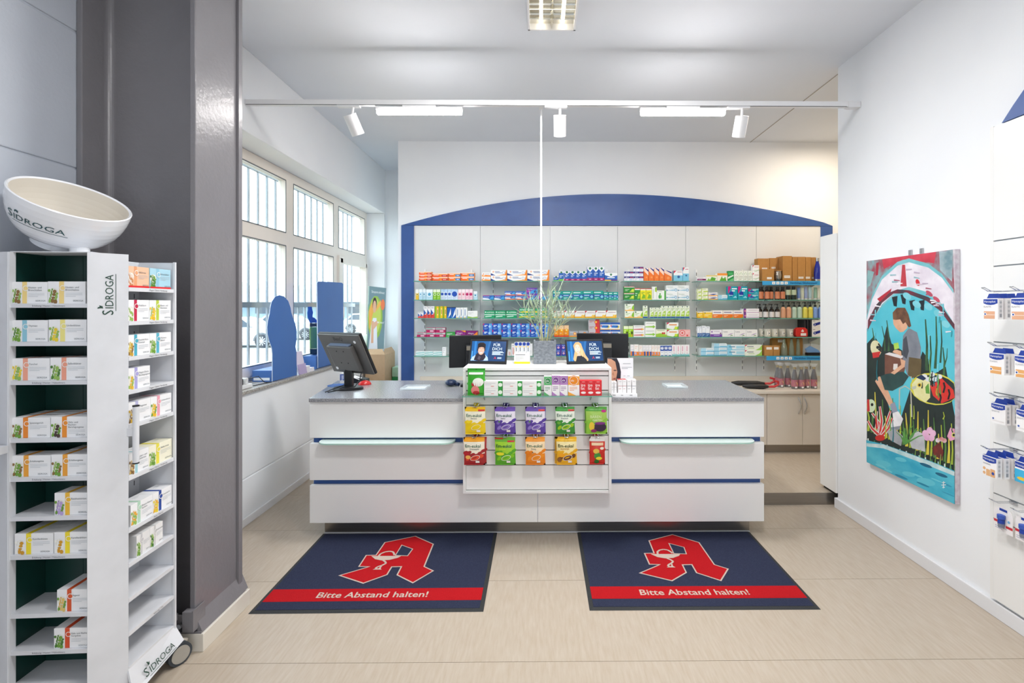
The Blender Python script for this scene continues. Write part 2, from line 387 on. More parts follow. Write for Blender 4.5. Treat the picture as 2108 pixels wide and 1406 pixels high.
# wall hook near the arch
# base cabinets along the back wall with worktop
m_beige = mat('beige_cabinet_front', 'd8cfc2', .45, noise=(5, 'd4cabc', .3))
wt = boxobj('back_worktop', -1.35, 3.2, 4.84, YB - .013, .695, .723, mat('beige_worktop', 'd9d1c5', .4, noise=(5, 'd4cbbe', .3)), bevel=.003)
tag(wt, 'long beige worktop along the back wall under the glass shelves', 'worktop')
MB().box(-1.35, 3.2, YB - .03, YB - .013, .723, .785, m_beige).build('upstand', wt)
xd = [atY(p, 860, 4.87).x for p in (1578.6, 1652)]; dw = xd[1] - xd[0]
for i, (lab) in enumerate(('beige base cabinet with bow handles right of the counter', 'beige base cabinet hidden mostly behind the counter')):
    x0 = xd[0] - i * 2 * dw
    cb = thing('base_cabinet', lab, 'cabinet', (x0 + dw, 5.1, .09))
    MB().box(x0 + .002, x0 + 2 * dw - .002, 4.90, YB - .02, .17, .694, m_beige).build('body', cb)
    MB().box(x0 + .002, x0 + 2 * dw - .002, 4.915, 4.93, .09, .17, m_steelp).build('kick_plate', cb)
    for s in (0, 1):
        d = MB().box(x0 + s * dw + .002, x0 + (s + 1) * dw - .002, 4.868, 4.889, .178, .69, m_beige).build('door', cb, bevel=.0015)
        hx = x0 + dw + (.028 if s else -.03)
        MB().tube([(hx - .012 + .012 * math.sin(math.pi * t / 8) * 1.2, 4.868 - .026 * math.sin(math.pi * t / 8), .655 - .165 * t / 8) for t in range(9)], .0052, m_chrome, 8).build('handle', d)

# ---------------------------------------------------------------- ceiling lamps
tr_y, tr_z = 3.515, 3.022
tk = thing('lighting_track', 'white ceiling track running wall to wall above the counter', 'track', (0, tr_y, tr_z))
m_track = mat('white_powder_coat', 'e9e9ea', .4, noise=(8, 'e5e5e7', .3))
MB().box(XL + .002, XR - .07, tr_y - .018, tr_y + .018, tr_z, tr_z + .036, m_track).build('rail', tk)
MB().box(XL + .01, XR - .1, tr_y - .0185, tr_y - .012, tr_z - .0006, tr_z + .0008, m_dark).build('groove', tk)
MB().box(XR - .09, XR - .002, tr_y - .022, tr_y + .03, tr_z - .006, tr_z + .034, m_track).build('end_feed', tk)
m_led = mat('led_tube', 'ffffff', .5, emit=('fffaf7', 54))
for i, (p0, p1, lab) in enumerate(((775, 952, 'left glowing linear lamp bar on the ceiling track'), (1318, 1493, 'right glowing linear lamp bar on the ceiling track'))):
    x0, x1 = atY(p0, 231, tr_y).x, atY(p1, 231, tr_y).x
    lb_ = thing('linear_lamp', lab, 'lamp', ((x0 + x1) / 2, tr_y, tr_z - .06), 'linear lamps on the track')
    xm = (x0 + x1) / 2
    MB().box(xm - .12, xm + .12, tr_y - .017, tr_y + .017, tr_z - .014, tr_z - .0016, m_track).build('adapter', lb_)
    MB().box(x0, x1, tr_y - .016, tr_y + .016, tr_z - .032, tr_z - .0145, m_track).build('housing', lb_)
    MB().box(x0 + .004, x1 - .004, tr_y - .019, tr_y + .019, tr_z - .062, tr_z - .0325, m_led).build('diffuser', lb_, bevel=.006)
for (px, dx, tgt, lab) in ((727, .13, (-.9, YB, 1.5), 'left spotlight cylinder on the track'), (1153, 0.01, (.2, YB, 1.3), 'middle spotlight cylinder on the track'), (1528, 0.0, (1.7, YB, 1.3), 'right spotlight cylinder on the track')):
    x = atY(px, 225, tr_y).x
    sp = thing('track_spotlight', 'white ' + lab, 'spotlight', (x, tr_y, tr_z - .19), 'spotlights on the track')
    MB().box(x - .11, x + .05, tr_y - .017, tr_y + .017, tr_z - .014, tr_z - .001, m_track).build('adapter', sp)
    top = Vector((x - dx * .2, tr_y + .0, tr_z - .065)); ax = (Vector((dx * .35, .075, -.145))).normalized(); end = top + ax * .145
    MB().cyl((x, tr_y, tr_z - .012), top + ax * .03, .009, m_track).build('neck', sp)
    hd = MB().cyl(top, end, .046, m_track, n=28, caps=False)
    a = ax.orthogonal().normalized(); b = ax.cross(a)
    hd.cyl(top + ax * .004, top + ax * .006, .043, m_track, n=28); hd.cyl(end - ax * .012, end - ax * .01, .043, mat('spot_lens', 'ffffff', .3, emit=('fff4e6', 6)), n=28)
    for k in range(22):
        t = 2 * math.pi * k / 22; u = a * math.cos(t) + b * math.sin(t); w = ax.cross(u) * .0018; c0 = top + ax * .0036
        hd.poly([c0 + u * .026 - w, c0 + u * .04 - w, c0 + u * .04 + w, c0 + u * .026 + w], m_slot)
    hd.build('head', sp)
    lamp('spot_beam', 'SPOT', end + ax * .005, 9, (1, .96, .91), target=tgt, spot=75, blend=.8, soft=.04)
# support pole between the track and the display
xp = atY(1114, 400, tr_y).x
yp = 3.585
pp = MB().cyl((xp, yp, 1.1705), (xp, yp, tr_z + .03), .0075, m_track, n=14).box(xp - .014, xp + .014, tr_y + .0185, yp + .01, tr_z + .004, tr_z + .034, m_track).build('support_pole', label='thin white vertical pole from ceiling track down to counter', cat='pole')
# recessed louvre luminaire
m_lv = mat('louvre_mirror', 'e6e4dc', .12, metal=1., noise=(20, 'd9d6cc', .3))
m_tube = mat('fluorescent_tube', 'ffffff', .4, emit=('fff2d8', 9))
for i, (lx, ly) in enumerate(LOUVRE_AND_FILL[:1]):
    lv = thing('louvre_lamp', 'square recessed mirror louvre lamp at top of the ceiling', 'lamp', (lx, ly, ZC - .03))
    f = MB(); w, d = .155, .215
    for a0, a1, b0, b1 in ((-w, w, -d, -d + .012), (-w, w, d - .012, d), (-w, -w + .012, -d, d), (w - .012, w, -d, d)): f.box(lx + a0, lx + a1, ly + b0, ly + b1, ZC - .045, ZC - .0005, m_track)
    f.build('frame', lv); MB().box(lx - w, lx + w, ly - d, ly + d, ZC - .004, ZC - .001, m_lv).build('reflector', lv)
    for xx in (-.07, .07): MB().cyl((lx + xx, ly - d + .02, ZC - .02), (lx + xx, ly + d - .02, ZC - .02), .010, m_tube).build('tube', lv)
    MB().prism([(lx - .012, ly - d + .01, ZC - .006), (lx + .012, ly - d + .01, ZC - .006), (lx, ly - d + .01, ZC - .04)], (0, 2 * d - .02, 0), m_lv).build('louvre', lv)
    for yy in (-.1, 0, .1): MB().box(lx - w + .012, lx + w - .012, ly + yy - .004, ly + yy + .004, ZC - .035, ZC - .012, m_lv).build('louvre', lv)
# ================================================================ SALES COUNTER
CY = 3.29                                   # front of the white panels
cxl, cxr, cxm = atY(637.5, 900, CY).x, atY(1573, 900, CY).x, atY(1107, 1040, CY).x
Zc = [.113, .366, .402, .649, .687, .932]
ct = thing('sales_counter', 'long white sales counter with two royal blue stripes', 'counter', ((cxl + cxr) / 2, 3.65, 0))
MB().box(cxl + .012, cxr - .012, CY + .035, 4.0, .113, .93, m_blue).build('carcass', ct)
MB().box(cxl + .0, cxl + .011, CY + .055, 4.0, .113, .93, m_white).build('end_panel', ct)
MB().box(cxr - .011, cxr, CY + .055, 4.0, .113, .93, m_white).build('end_panel', ct)
for z0, z1 in zip(Zc[0::2], Zc[1::2]):
    for x0, x1 in ((cxl, cxm - .001), (cxm + .001, cxr)):
        MB().box(x0, x1, CY, CY + .034, z0, z1, m_white).build('front_panel', ct, bevel=.0015)
MB().box(cxl + .06, cxr - .06, CY + .095, 3.8, .004, .112, m_steelp).build('kick_plate', ct)
MB().box(cxl + .06, cxr - .06, CY + .088, CY + .095, 0, .008, m_trim).build('floor_bead', ct)
m_frost = veil_mat('frosted_ledge_glass', 'dfeeea', .86, .35)
for (p0, p1) in ((650.5, 933), (1279, 1559)):
    x0, x1 = atY(p0, 908, 3.22).x, atY(p1, 908, 3.22).x; yb, yf, r = CY + .03, 3.205, .075
    pts = [(x0, yb)] + [(x0 + r - r * math.cos(t * math.pi / 12), yf + r - r * math.sin(t * math.pi / 12)) for t in range(7)]
    pts += [(x1 - r + r * math.sin(t * math.pi / 12), yf + r - r * math.cos(t * math.pi / 12)) for t in range(7)] + [(x1, yb)]
    MB().prism([Vector((a, b, .672)) for a, b in pts], (0, 0, -.01), m_frost, mat('pale_glass_edge', 'a9cfc2', .2, noise=(20, 'b2d6ca', .3))).build('glass_ledge', ct)
fl_, fr_ = atY(635.5, 818, 3.272), atY(1573.5, 815, 3.272)
bl_, br_ = atZ(693, 784, .957), atZ(1504, 784.5, .957)
ctop = MB().prism([(fl_.x, 3.272, .957), (fr_.x, 3.272, .957), (br_.x - .02, 4.05, .957), (bl_.x, 4.05, .957)], (0, 0, -.025), m_gran).build('counter_worktop', label='speckled grey stone worktop on the white sales counter', cat='worktop', bevel=.002)

# ---------------------------------------------------------------- slatwall display in front of the counter
DY = 3.20
dx0, dx1 = atY(953, 900, DY).x, atY(1259, 900, DY).x; dzt = 1.17; dzb = .342
ds = thing('slatwall_display', 'white slatwall display hung in front of the counter centre', 'display stand', ((dx0 + dx1) / 2, DY, dzb))
MB().box(dx0, dx1, DY + .002, 3.64, dzt - .018, dzt, m_white).build('top_board', ds, bevel=.0015)
for a, b in ((dx0, dx0 + .018), (dx1 - .018, dx1)):
    MB().box(a, b, DY, DY + .06, dzb, dzt - .019, m_white).build('side_board', ds, bevel=.0012)
    MB().box(a, b, DY + .092, 3.63, .958, dzt - .019, m_white).build('cheek', ds)
MB().box(dx0 + .019, dx1 - .019, DY, DY + .06, dzb, dzb + .016, m_white).build('bottom_board', ds, bevel=.0012)
MB().box(dx0 + .019, dx1 - .019, DY + .040, DY + .058, dzb + .017, dzt - .02, mat('slat_groove', '9a9ea3', .5)).build('backing', ds)
gz = [atY(1106, p, DY + .02).z for p in (773.4, 803.5, 833.5, 865, 895.5, 926, 956.5)]
zz = [dzt - .022] + gz + [dzb + .018]
for a, b in zip(zz[:-1], zz[1:]):
    MB().box(dx0 + .019, dx1 - .019, DY + .016, DY + .04, b + .003, a - .004, m_white).build('slat', ds)
# glass shelf on the display
DS = 1.004
dsh = thing('glass_shelf', 'short glass shelf on the slatwall display in front of the counter', 'shelf', ((dx0 + dx1) / 2, 3.13, DS))
MB().box(dx0 + .012, dx1 - .012, 3.085, DY + .014, DS - .006, DS, m_gl, front=m_gl_edge, side=m_gl_edge).build('glass', dsh)
for x in (dx0 + .14, dx1 - .14): MB().prism([(x, DY + .015, DS - .007), (x, DY + .015, DS - .05), (x, 3.12, DS - .012), (x, 3.12, DS - .007)], (.004, 0, 0), m_metal).build('bracket', dsh)

W_, GR, RD = 'f2f2f0', '2fa045', 'd8232a'
def carton(name, x0, x1, yf, dep, z0, z1, body, ops, label, cat='box', group=None, side=None, top=None, parent=None):
    mb = MB().box(x0, x1, yf, yf + dep, z0, z1, PM(body), side=PM(side) if side else None, top=PM(top) if top else None)
    mb.art((x0, yf, z0), XA, ZA, x1 - x0, z1 - z0, ops)
    return mb.build(name, parent, label=label, cat=cat, group=group)
SY = 3.10
def dpx(cx): return atY(900 + cx * .249, 800, SY).x
def dh(c0, c1): return (c1 - c0) * .249 * SY / 1000
for i, (a, b) in enumerate(((388, 540), (543, 702), (705, 860))):
    for k, pos in enumerate(('lower', 'upper')):
        h = .0465; z = DS + .0003 + k * (h + .0006); x0, x1 = dpx(a), dpx(b)
        carton('medicine_box', x0, x1, SY, .05, z, z + h, 'f1f2ef', [('R', .76, 0, 1, 1, '2b9d3d'), ('C', .88, .5, .28, 'e8f5e4'), ('L', .05, .68, .62, 2, .2, .05, 'b9bcc0'), ('E', .45, .3, .1, .06, 'e2a7a2')],
               '%s white box with green end, %s from left on the slatwall glass shelf' % (pos, ORD[i + 1]), group='white and green boxes on the slatwall shelf')
def isla(x0, x1, z1, col, lab, light):
    carton('medicine_box', x0, x1, SY + .005, .05, DS + .0003, z1, 'f3f1f1', [('R', 0, .55, 1, 1, light), ('C', .5, .78, .46, col), ('C', .5, .78, .40, 'f4f4f4'), ('C', .5, .78, .36, col), ('T', 'isla', .24, .73, .1, .5, 'f4f4f4'), ('L', .12, .42, .8, 3, .08, .025, col), ('P', [(0, 0), (.7, 0), (0, .2)], light)], lab, group='upright boxes with round logo on the slatwall shelf')
z1i = DS + dh(362, 520)
isla(dpx(884), dpx(946), z1i, '2c8b48', 'green and white upright box with round logo on slatwall shelf', '5db86e')
isla(dpx(949), dpx(1013), z1i + .006, '7a3a8f', 'left purple and white upright box with round logo on slatwall shelf', 'b983c4')
isla(dpx(1015), dpx(1079), z1i + .004, '7a3a8f', 'right purple and white upright box with round logo on slatwall shelf', 'b983c4')
isla(dpx(1083), dpx(1177), z1i + .002, 'e98a15', 'wide orange and white box with round logo on slatwall shelf', 'f6a93a')
for i, (a, b) in enumerate(((1180, 1238), (1239, 1299), (1300, 1361))):
    carton('medicine_box', dpx(a), dpx(b), SY, .05, DS + .0003, DS + dh(395, 520), 'd9232b', [('T', 'ipa', .14, .62, .2, .7, 'fff6f4'), ('T', 'lat', .14, .4, .2, .7, 'fff6f4'), ('E', .5, .2, .36, .08, 'f6e9e7'), ('L', .3, .9, .7, 1, .1, .03, 'f0b9b9')],
           'bright red box, %s of three at right end of slatwall shelf' % ORD[i + 1], group='red boxes on the slatwall shelf')

# ---------------------------------------------------------------- sweets in bags
def bag_surface(x0, x1, z0, z1, yf, bulge, lean=0., wob=0.):
    w, h = x1 - x0, z1 - z0
    def S(u, v, off=0.):
        uu, vv = min(max(u, 0), 1), min(max(v, 0), 1)
        b = (max(0, math.sin(math.pi * uu)) ** .45) * (max(0, math.sin(math.pi * min(1, max(0, (vv - .05) / .86)))) ** .5)
        pinch = 1 - .035 * math.sin(math.pi * vv)
        return Vector((x0 + w * (.5 + (u - .5) * pinch) + lean * (v - .5), yf - bulge * b - off + wob * math.sin(vv * 7 + uu * 5), z0 + h * v))
    return S
def mapped_quad(mb, S, a, b, c, d, m, off, n=8):
    vs = [S(a + (c - a) * i / n, b + (d - b) * j / n, off) for j in range(n + 1) for i in range(n + 1)]
    mb.add(vs, [(j * (n + 1) + i, j * (n + 1) + i + 1, (j + 1) * (n + 1) + i + 1, (j + 1) * (n + 1) + i) for j in range(n) for i in range(n)], m, True)
def mapped_disc(mb, S, a, b, ra, rb, m, off, rot=0., n=16, rings=4):
    vs = [S(a, b, off)]
    for r in range(1, rings + 1):
        for i in range(n):
            t = 2 * math.pi * i / n; x, y = ra * r / rings * math.cos(t), rb * r / rings * math.sin(t)
            vs.append(S(a + x * math.cos(rot) - y * math.sin(rot), b + x * math.sin(rot) + y * math.cos(rot), off))
    fs = [(0, 1 + i, 1 + (i + 1) % n) for i in range(n)]
    for r in range(rings - 1):
        for i in range(n): fs.append((1 + r * n + i, 1 + (r + 1) * n + i, 1 + (r + 1) * n + (i + 1) % n, 1 + r * n + (i + 1) % n))
    mb.add(vs, fs, m, True)
def mapped_text(mb, S, s, a, b, h, w, m, off, asp, bold=.012):
    vs, fs, tw = text_geo(s, bold); kx = h / asp
    if tw * kx > w: kx = w / tw
    mb.add([S(a + x * kx, b + y * h, off) for x, y in vs], fs, m)
def bag(x0, x1, z0, z1, yf, cols, label, brand='Em-eukal', sub=None, art=None, lean=0., bulge=.014, behind=0, group='sweet bags hanging on the slatwall', name='sweet_bag'):
    """cols: top colour, middle colour, bottom colour, sweet colour"""
    t, m_, b, sw = cols; asp = (x1 - x0) / (z1 - z0)
    S = bag_surface(x0, x1, z0, z1, yf, bulge, lean)
    mb = MB(); n = 14
    for part, (v0, v1, c) in enumerate(((0, .04, b), (.04, .12, b), (.12, .42, b), (.42, .56, m_), (.56, .84, m_), (.84, .96, t), (.96, 1, t))):
        mapped_quad(mb, S, 0, v0, 1, v1, PM(c, .3), 0, 10)
    back = lambda u, v, off=0.: (lambda p: Vector((p.x, 2 * yf - p.y, p.z)))(S(u, v, off))
    mapped_quad(mb, back, 0, 0, 1, 1, PM(b, .3), 0, 10)
    for i in range(6):                                   # swirl between the two colours
        mapped_disc(mb, S, .08 + i * .17, .40 + .07 * math.sin(i * 1.3 + 1) + .05 * i / 5, .13, .06, PM(b, .3), .0006, .3)
    if brand: mapped_text(mb, S, brand, .07, .645, .115, .86, PM('1d5f49', .35), .0012, asp)
    if sub: mapped_text(mb, S, sub, .28, .565, .055, .5, PM('6a6f72', .35), .0012, asp)
    if sw:
        mapped_disc(mb, S, .20, .25, .12, .065, PM(sw, .3), .0014, .5); mapped_disc(mb, S, .84, .34, .11, .07, PM(sw, .3), .0014, .2)
        mapped_disc(mb, S, .54, .27, .24, .095, PM('f3f3ee', .3), .0016, .22); mapped_disc(mb, S, .54, .27, .22, .082, PM(sw, .3), .0020, .22)
        mapped_quad(mb, S, .56, .09, .74, .17, PM('f1ece8', .35), .0022, 3); mapped_disc(mb, S, .52, .28, .13, .022, PM(b, .3), .0024, .22)
    for op in art or ():
        if op[0] == 'D': mapped_disc(mb, S, op[1], op[2], op[3], op[4], PM(op[5], .3), .0026 + (op[6] if len(op) > 6 else 0) * .0003, 0)
        elif op[0] == 'Q': mapped_quad(mb, S, op[1], op[2], op[3], op[4], PM(op[5], .3), .0026, 4)
        elif op[0] == 'X': mapped_text(mb, S, op[1], op[2], op[3], op[4], op[5], PM(op[6], .35), .0034, asp)
    mb.add([S(.45, .975, .001), S(.55, .975, .001), S(.53, .955, .001), S(.47, .955, .001)], [(0, 1, 2, 3)], m_dark)   # euro hole
    o = mb.build(name, label=label, cat='sweets bag', group=group)
    return o
BY = 3.135
def bpx(cx): return atY(900 + cx * .249, 850, BY).x
def bz(cy): return atY(1106, 680 + cy * .249, BY).z
RED = [('Q', .66, .85, .98, .91, 'd42b27')]
row1 = [((230, 400), ('f5c518', 'f6f1d8', 'f2cf1c', 'f4d400'), 'yellow lemon sweets bag, upper row, far left of slatwall', 'Zitrone', RED + [('D', .16, .47, .1, .05, 'f7dc2a'), ('D', .8, .42, .12, .05, 'f0c60c')]),
        ((478, 648), ('6d4fae', 'ece6f2', '5a3f9e', '8d79c4'), 'purple sage sweets bag, upper row, second from left', 'Salbei', [('D', .14, .42, .08, .05, '7d6cb5'), ('D', .2, .47, .05, .03, '5b8f4f')]),
        ((730, 895), ('6d4fae', 'ece6f2', '5a3f9e', '8d79c4'), 'purple sage sweets bag with red tab, upper row, middle', 'Salbei', RED + [('D', .14, .42, .08, .05, '7d6cb5'), ('D', .2, .47, .05, .03, '5b8f4f')]),
        ((978, 1138), ('3f9d3a', 'edf3e4', '3a8f35', '9fc71f'), 'green herb sweets bag, upper row, fourth from left', 'Klassisch', RED + [('D', .16, .42, .1, .05, '6fb13a')]),
        ((1228, 1405), ('57a63a', 'a5cd5a', '8cc63f', None), 'light green bag with dark bear sweets, upper row, far right', None, [('X', 'BÄREN', .2, .6, .1, .7, 'd9e8a8'), ('X', 'GARTEN', .3, .49, .07, .5, 'e3eeb9'), ('D', .66, .27, .3, .17, '35213f'), ('D', .66, .41, .27, .05, '7b2a7c', 1), ('D', .26, .3, .13, .16, 'e8c63c', 1), ('D', .36, .13, .14, .06, '8d2a6a', 2), ('D', .85, .85, .12, .05, 'c2257e', 1)])]
row2 = [((220, 395), ('f2a51f', 'f3ead6', 'a3262b', 'e34d2c'), 'dark red pomegranate sweets bag, lower row, far left of slatwall', 'Granatapfel', [('D', .12, .42, .15, .07, 'b5202b'), ('D', .2, .3, .13, .07, 'f0b55a')]),
        ((478, 648), ('6cae2f', '9fd02f', '58a82a', '7fc41c'), 'lime green sweets bag, lower row, second from left', None, [('X', 'Em-eukal', .06, .645, .115, .86, '14533f'), ('X', 'INGWER', .2, .57, .045, .5, 'd9e23a'), ('D', .25, .42, .2, .06, 'e3dd2a'), ('Q', 0, .93, .4, .98, 'b3241f'), ('Q', .62, .83, .96, .89, 'c8281f')]),
        ((730, 893), ('f29a2e', 'f7dcb2', 'e8841a', 'f0901e'), 'orange honey sweets bag, lower row, middle', 'Honig', [('D', .2, .42, .1, .05, 'e77a12'), ('D', .36, .46, .05, .015, '5a3a16')]),
        ((985, 1155), ('f0b921', 'f5e3a6', 'e9ad1e', '6d4327'), 'golden yellow ginger chocolate sweets bag, lower row, fourth from left', None, [('X', 'Em-eukal', .08, .645, .115, .86, '3c4a23'), ('X', 'INGWER', .2, .56, .06, .55, 'b5791a'), ('D', .25, .36, .15, .07, 'f0a418'), ('D', .14, .2, .12, .09, '8a5a2b')])]
for row, (za, zb_) in ((row1, (bz(858), bz(632))), (row2, (bz(1112), bz(882)))):
    for (a, b), cols, lab, sub, art in row:
        bag(bpx(a), bpx(b), za, zb_, BY, cols, lab, 'Em-eukal' if sub else None, sub, art, lean=-.004)
bag(bpx(1258), bpx(1388), bz(1110), bz(880), BY, ('d8d4cf', 'd23a2c', 'c5281f', None), 'narrow red childrens sweets bag, lower row, far right', None, None,
    [('Q', .12, .7, .88, .8, 'e9c7a0'), ('D', .42, .5, .2, .09, 'e0b64a'), ('D', .5, .33, .22, .13, '3e8a35'), ('D', .6, .24, .2, .06, 'e3cf2c', 1), ('D', .45, .12, .16, .08, '2f6e2c', 1), ('D', .8, .6, .13, .05, 'f1e4d2')])
# second bags behind, seen as slim edges
for (a, b, r, c, lab) in ((236, 405, 2, 'b02a2c', 'second dark red sweets bag hidden behind the front one'), (470, 640, 1, '57409a', 'second purple sweets bag peeping out behind the front one'), (738, 898, 1, '57409a', 'purple sweets bag behind the one with red tab'), (972, 1148, 2, 'd8a425', 'second golden sweets bag hidden behind the front one'), (1222, 1395, 1, '6fae35', 'second light green bear sweets bag behind the front one')):
    za, zb_ = (bz(864), bz(640)) if r == 1 else (bz(1116), bz(890))
    bag(bpx(a), bpx(b), za, zb_, BY + .032, (c, c, c, None), lab, None, None, None, bulge=.012)
# hooks
for r, cy in ((1, 622), (2, 872)):
    for cx in ((315, 563, 812, 1058, 1316) if r == 1 else (307, 563, 812, 1070, 1323)):
        x, z = bpx(cx), bz(cy + 16)
        hk = MB()
        for s in (-.011, .011): hk.tube([(x + s, DY + .02, z + .004), (x + s, BY - .03, z + .004), (x + s * .6, BY - .042, z + .014)], .0022, m_chrome, 6)
        hk.tube([(x - .007, BY - .042, z + .014), (x + .007, BY - .042, z + .014)], .0022, m_chrome, 6).box(x - .02, x + .02, DY + .012, DY + .016, z - .008, z + .016, m_chrome).build('hook', ds)
# green pouch standing on the shelf
bag(dpx(247), dpx(394), DS + .0003, DS + dh(298, 522), SY + .02, ('2f9a2e', '3aa52e', '3fae35', None), 'large green lozenge bag standing at left end of slatwall shelf', None, None,
    [('Q', .08, .78, .9, .86, 'e9efe2'), ('D', .62, .5, .32, .16, 'eef2e6'), ('Q', .24, .36, .74, .48, 'b92a33'), ('D', .45, .2, .24, .17, 'eb8c88'), ('D', .5, .1, .2, .08, 'c43a3d', 1)], bulge=.018, group='lozenge bag on the slatwall shelf', name='lozenge_bag')

# ---------------------------------------------------------------- things on top of the display
def frame_m(loc, yaw, tilt):
    """local x right, z up along the plate, y backwards; yaw>0 turns the front face to the left, tilt>0 leans the top backwards"""
    return Matrix.Translation(Vector(loc)) @ Matrix.Rotation(-yaw, 4, 'Z') @ Matrix.Rotation(-tilt, 4, 'X')
m_scr = mat('screen_glass_black', '101218', .12, noise=(10, '12141a', .3))
def screen_mat(h): return mat('screen_' + h, h, .2, emit=(h, .38))
def tablet(px0, px1, pyb, Y, yaw, tilt, lab, hair, who):
    p0, p1 = atY(px0, pyb, Y), atY(px1, pyb, Y); w = (p1.x - p0.x) / math.cos(yaw); h = .178; c = Vector(((p0.x + p1.x) / 2, Y, dzt + .002))
    M = frame_m(c, yaw, tilt)
    t = thing('tablet', lab, 'tablet', c, 'tablets on the display')
    MB(M).box(-w / 2, w / 2, 0, .012, 0, h, m_black).build('body', t, bevel=.003)
    MB(M).box(-.05, .05, .013, .018, .0, .012, m_black).prism([(-.05, .018, .01), (.05, .018, .01), (.05, .018, .09), (-.05, .018, .09)], (0, .0, 0), m_black).tube([(0, .012, .1), (0, .07, .012)], .006, m_black).build('stand_leg', t)
    mb = MB(M); x0, x1, z0, z1 = -w / 2 + .012, w / 2 - .012, .02, h - .014; W, Hh = x1 - x0, z1 - z0
    e = [0]
    def q(pts, col):
        e[0] += 1; mb.poly([(x0 + a * W, -.0006 - .00006 * e[0], z0 + b * Hh) for a, b in pts], screen_mat(col))
    def el(a, b, ra, rb, col): q([(a + ra * math.cos(i * .3927), b + rb * math.sin(i * .3927)) for i in range(16)], col)
    q([(0, 0), (1, 0), (1, 1), (0, 1)], '1d3a63'); q([(0, 0), (.5, 0), (.5, 1), (0, 1)], '1f5288'); q([(.08, 0), (.14, 0), (.14, 1), (.08, 1)], '2d6fae')
    q([(.4, 0), (.46, 0), (.56, 1), (.5, 1)], '2a5f96'); q([(.02, 0), (.05, 0), (.05, .5), (.02, .5)], '4a90c8')
    if who == 0:
        q([(0, .02), (.05, .2), (.14, .3), (.42, .32), (.5, .18), (.52, .02)], '9fb2c4'); q([(.1, .04), (.14, .3), (.2, .42), (.4, .4), (.44, .2), (.38, .03), (.25, .0)], '2a2530'); q([(.2, .1), (.24, .26), (.3, .2), (.27, .05)], '4a434e')
        q([(.17, .5), (.18, .86), (.24, .93), (.34, .93), (.41, .84), (.41, .5)], '2b272c'); el(.292, .53, .092, .225, 'c79d88'); q([(.185, .66), (.2, .88), (.38, .88), (.4, .66), (.3, .7)], hair)
        q([(.215, .62), (.28, .625), (.28, .64), (.215, .64)], '40302c'); q([(.315, .625), (.375, .62), (.375, .64), (.315, .64)], '40302c'); q([(.285, .5), (.305, .5), (.297, .6)], 'b08370')
        q([(.24, .44), (.345, .45), (.32, .39), (.27, .385)], 'f1e6df'); q([(.235, .45), (.35, .46), (.345, .445), (.24, .435)], '9c4a48')
        for ex in (.25, .343): el(ex, .585, .017, .018, 'f0e8e4'); el(ex, .585, .009, .017, '2a2426')
    else:
        q([(.17, .0), (.14, .1), (.2, .5), (.17, .78), (.24, .95), (.33, .97), (.4, .88), (.44, .6), (.5, .3), (.57, .1), (.56, 0)], hair); q([(.21, 0), (.25, .24), (.33, .3), (.42, .24), (.52, .06), (.52, 0)], '26282f'); q([(.26, .26), (.27, .42), (.35, .42), (.36, .26)], 'cfa896')
        el(.285, .63, .078, .215, 'dcb8a8'); q([(.2, .7), (.2, .88), (.27, .93), (.37, .9), (.38, .68), (.33, .82), (.26, .84)], hair)
        q([(.37, .7), (.36, .4), (.41, .2), (.44, .5)], 'c9ab80'); q([(.275, .57), (.292, .57), (.285, .66)], 'c79a88'); q([(.25, .515), (.325, .52), (.305, .475), (.27, .475)], 'b4565a'); q([(.26, .51), (.315, .512), (.3, .495), (.272, .495)], 'f3e8e4')
        for ex in (.247, .325): el(ex, .665, .017, .018, 'f0e8e4'); el(ex, .665, .009, .017, '2f3a48'); q([(ex - .022, .705), (ex + .022, .71), (ex + .02, .722), (ex - .02, .717)], '8a6a48')
    N = screen_mat('cfe0ee')
    for s, a, b, hh, ww in (('FÜR', .64, .74, .15, .34), ('DICH', .62, .54, .15, .38)):
        mb.text(s, (x0 + a * W, -.004, z0 + b * Hh), XA, ZA, hh * Hh, N, ww * W, 'L', 0)
    for j in range(4): mb.poly([(x0 + a * W, -.004, z0 + b * Hh) for a, b in ((.62, .46 - j * .05), (.62 + (.3, .34, .24, .32)[j], .46 - j * .05), (.62 + (.3, .34, .24, .32)[j], .485 - j * .05), (.62, .485 - j * .05))], N)
    mb.text('A', (x0 + .68 * W, -.004, z0 + .1 * Hh), XA, ZA, .13 * Hh, screen_mat('c2414d'), None, 'L', 0)
    for j in range(2): mb.poly([(x0 + a * W, -.004, z0 + b * Hh) for a, b in ((.78, .17 - j * .05), (.9, .17 - j * .05), (.9, .19 - j * .05), (.78, .19 - j * .05))], N)
    mb.build('screen', t)
tablet(963, 1042.5, 748, 3.40, math.radians(10), math.radians(20), 'left tablet on the display showing a person in dark cap', '241f22', 0)
tablet(1167, 1247.5, 747, 3.40, math.radians(-11), math.radians(20), 'right tablet on the display showing a long haired person', 'b99a6d', 1)

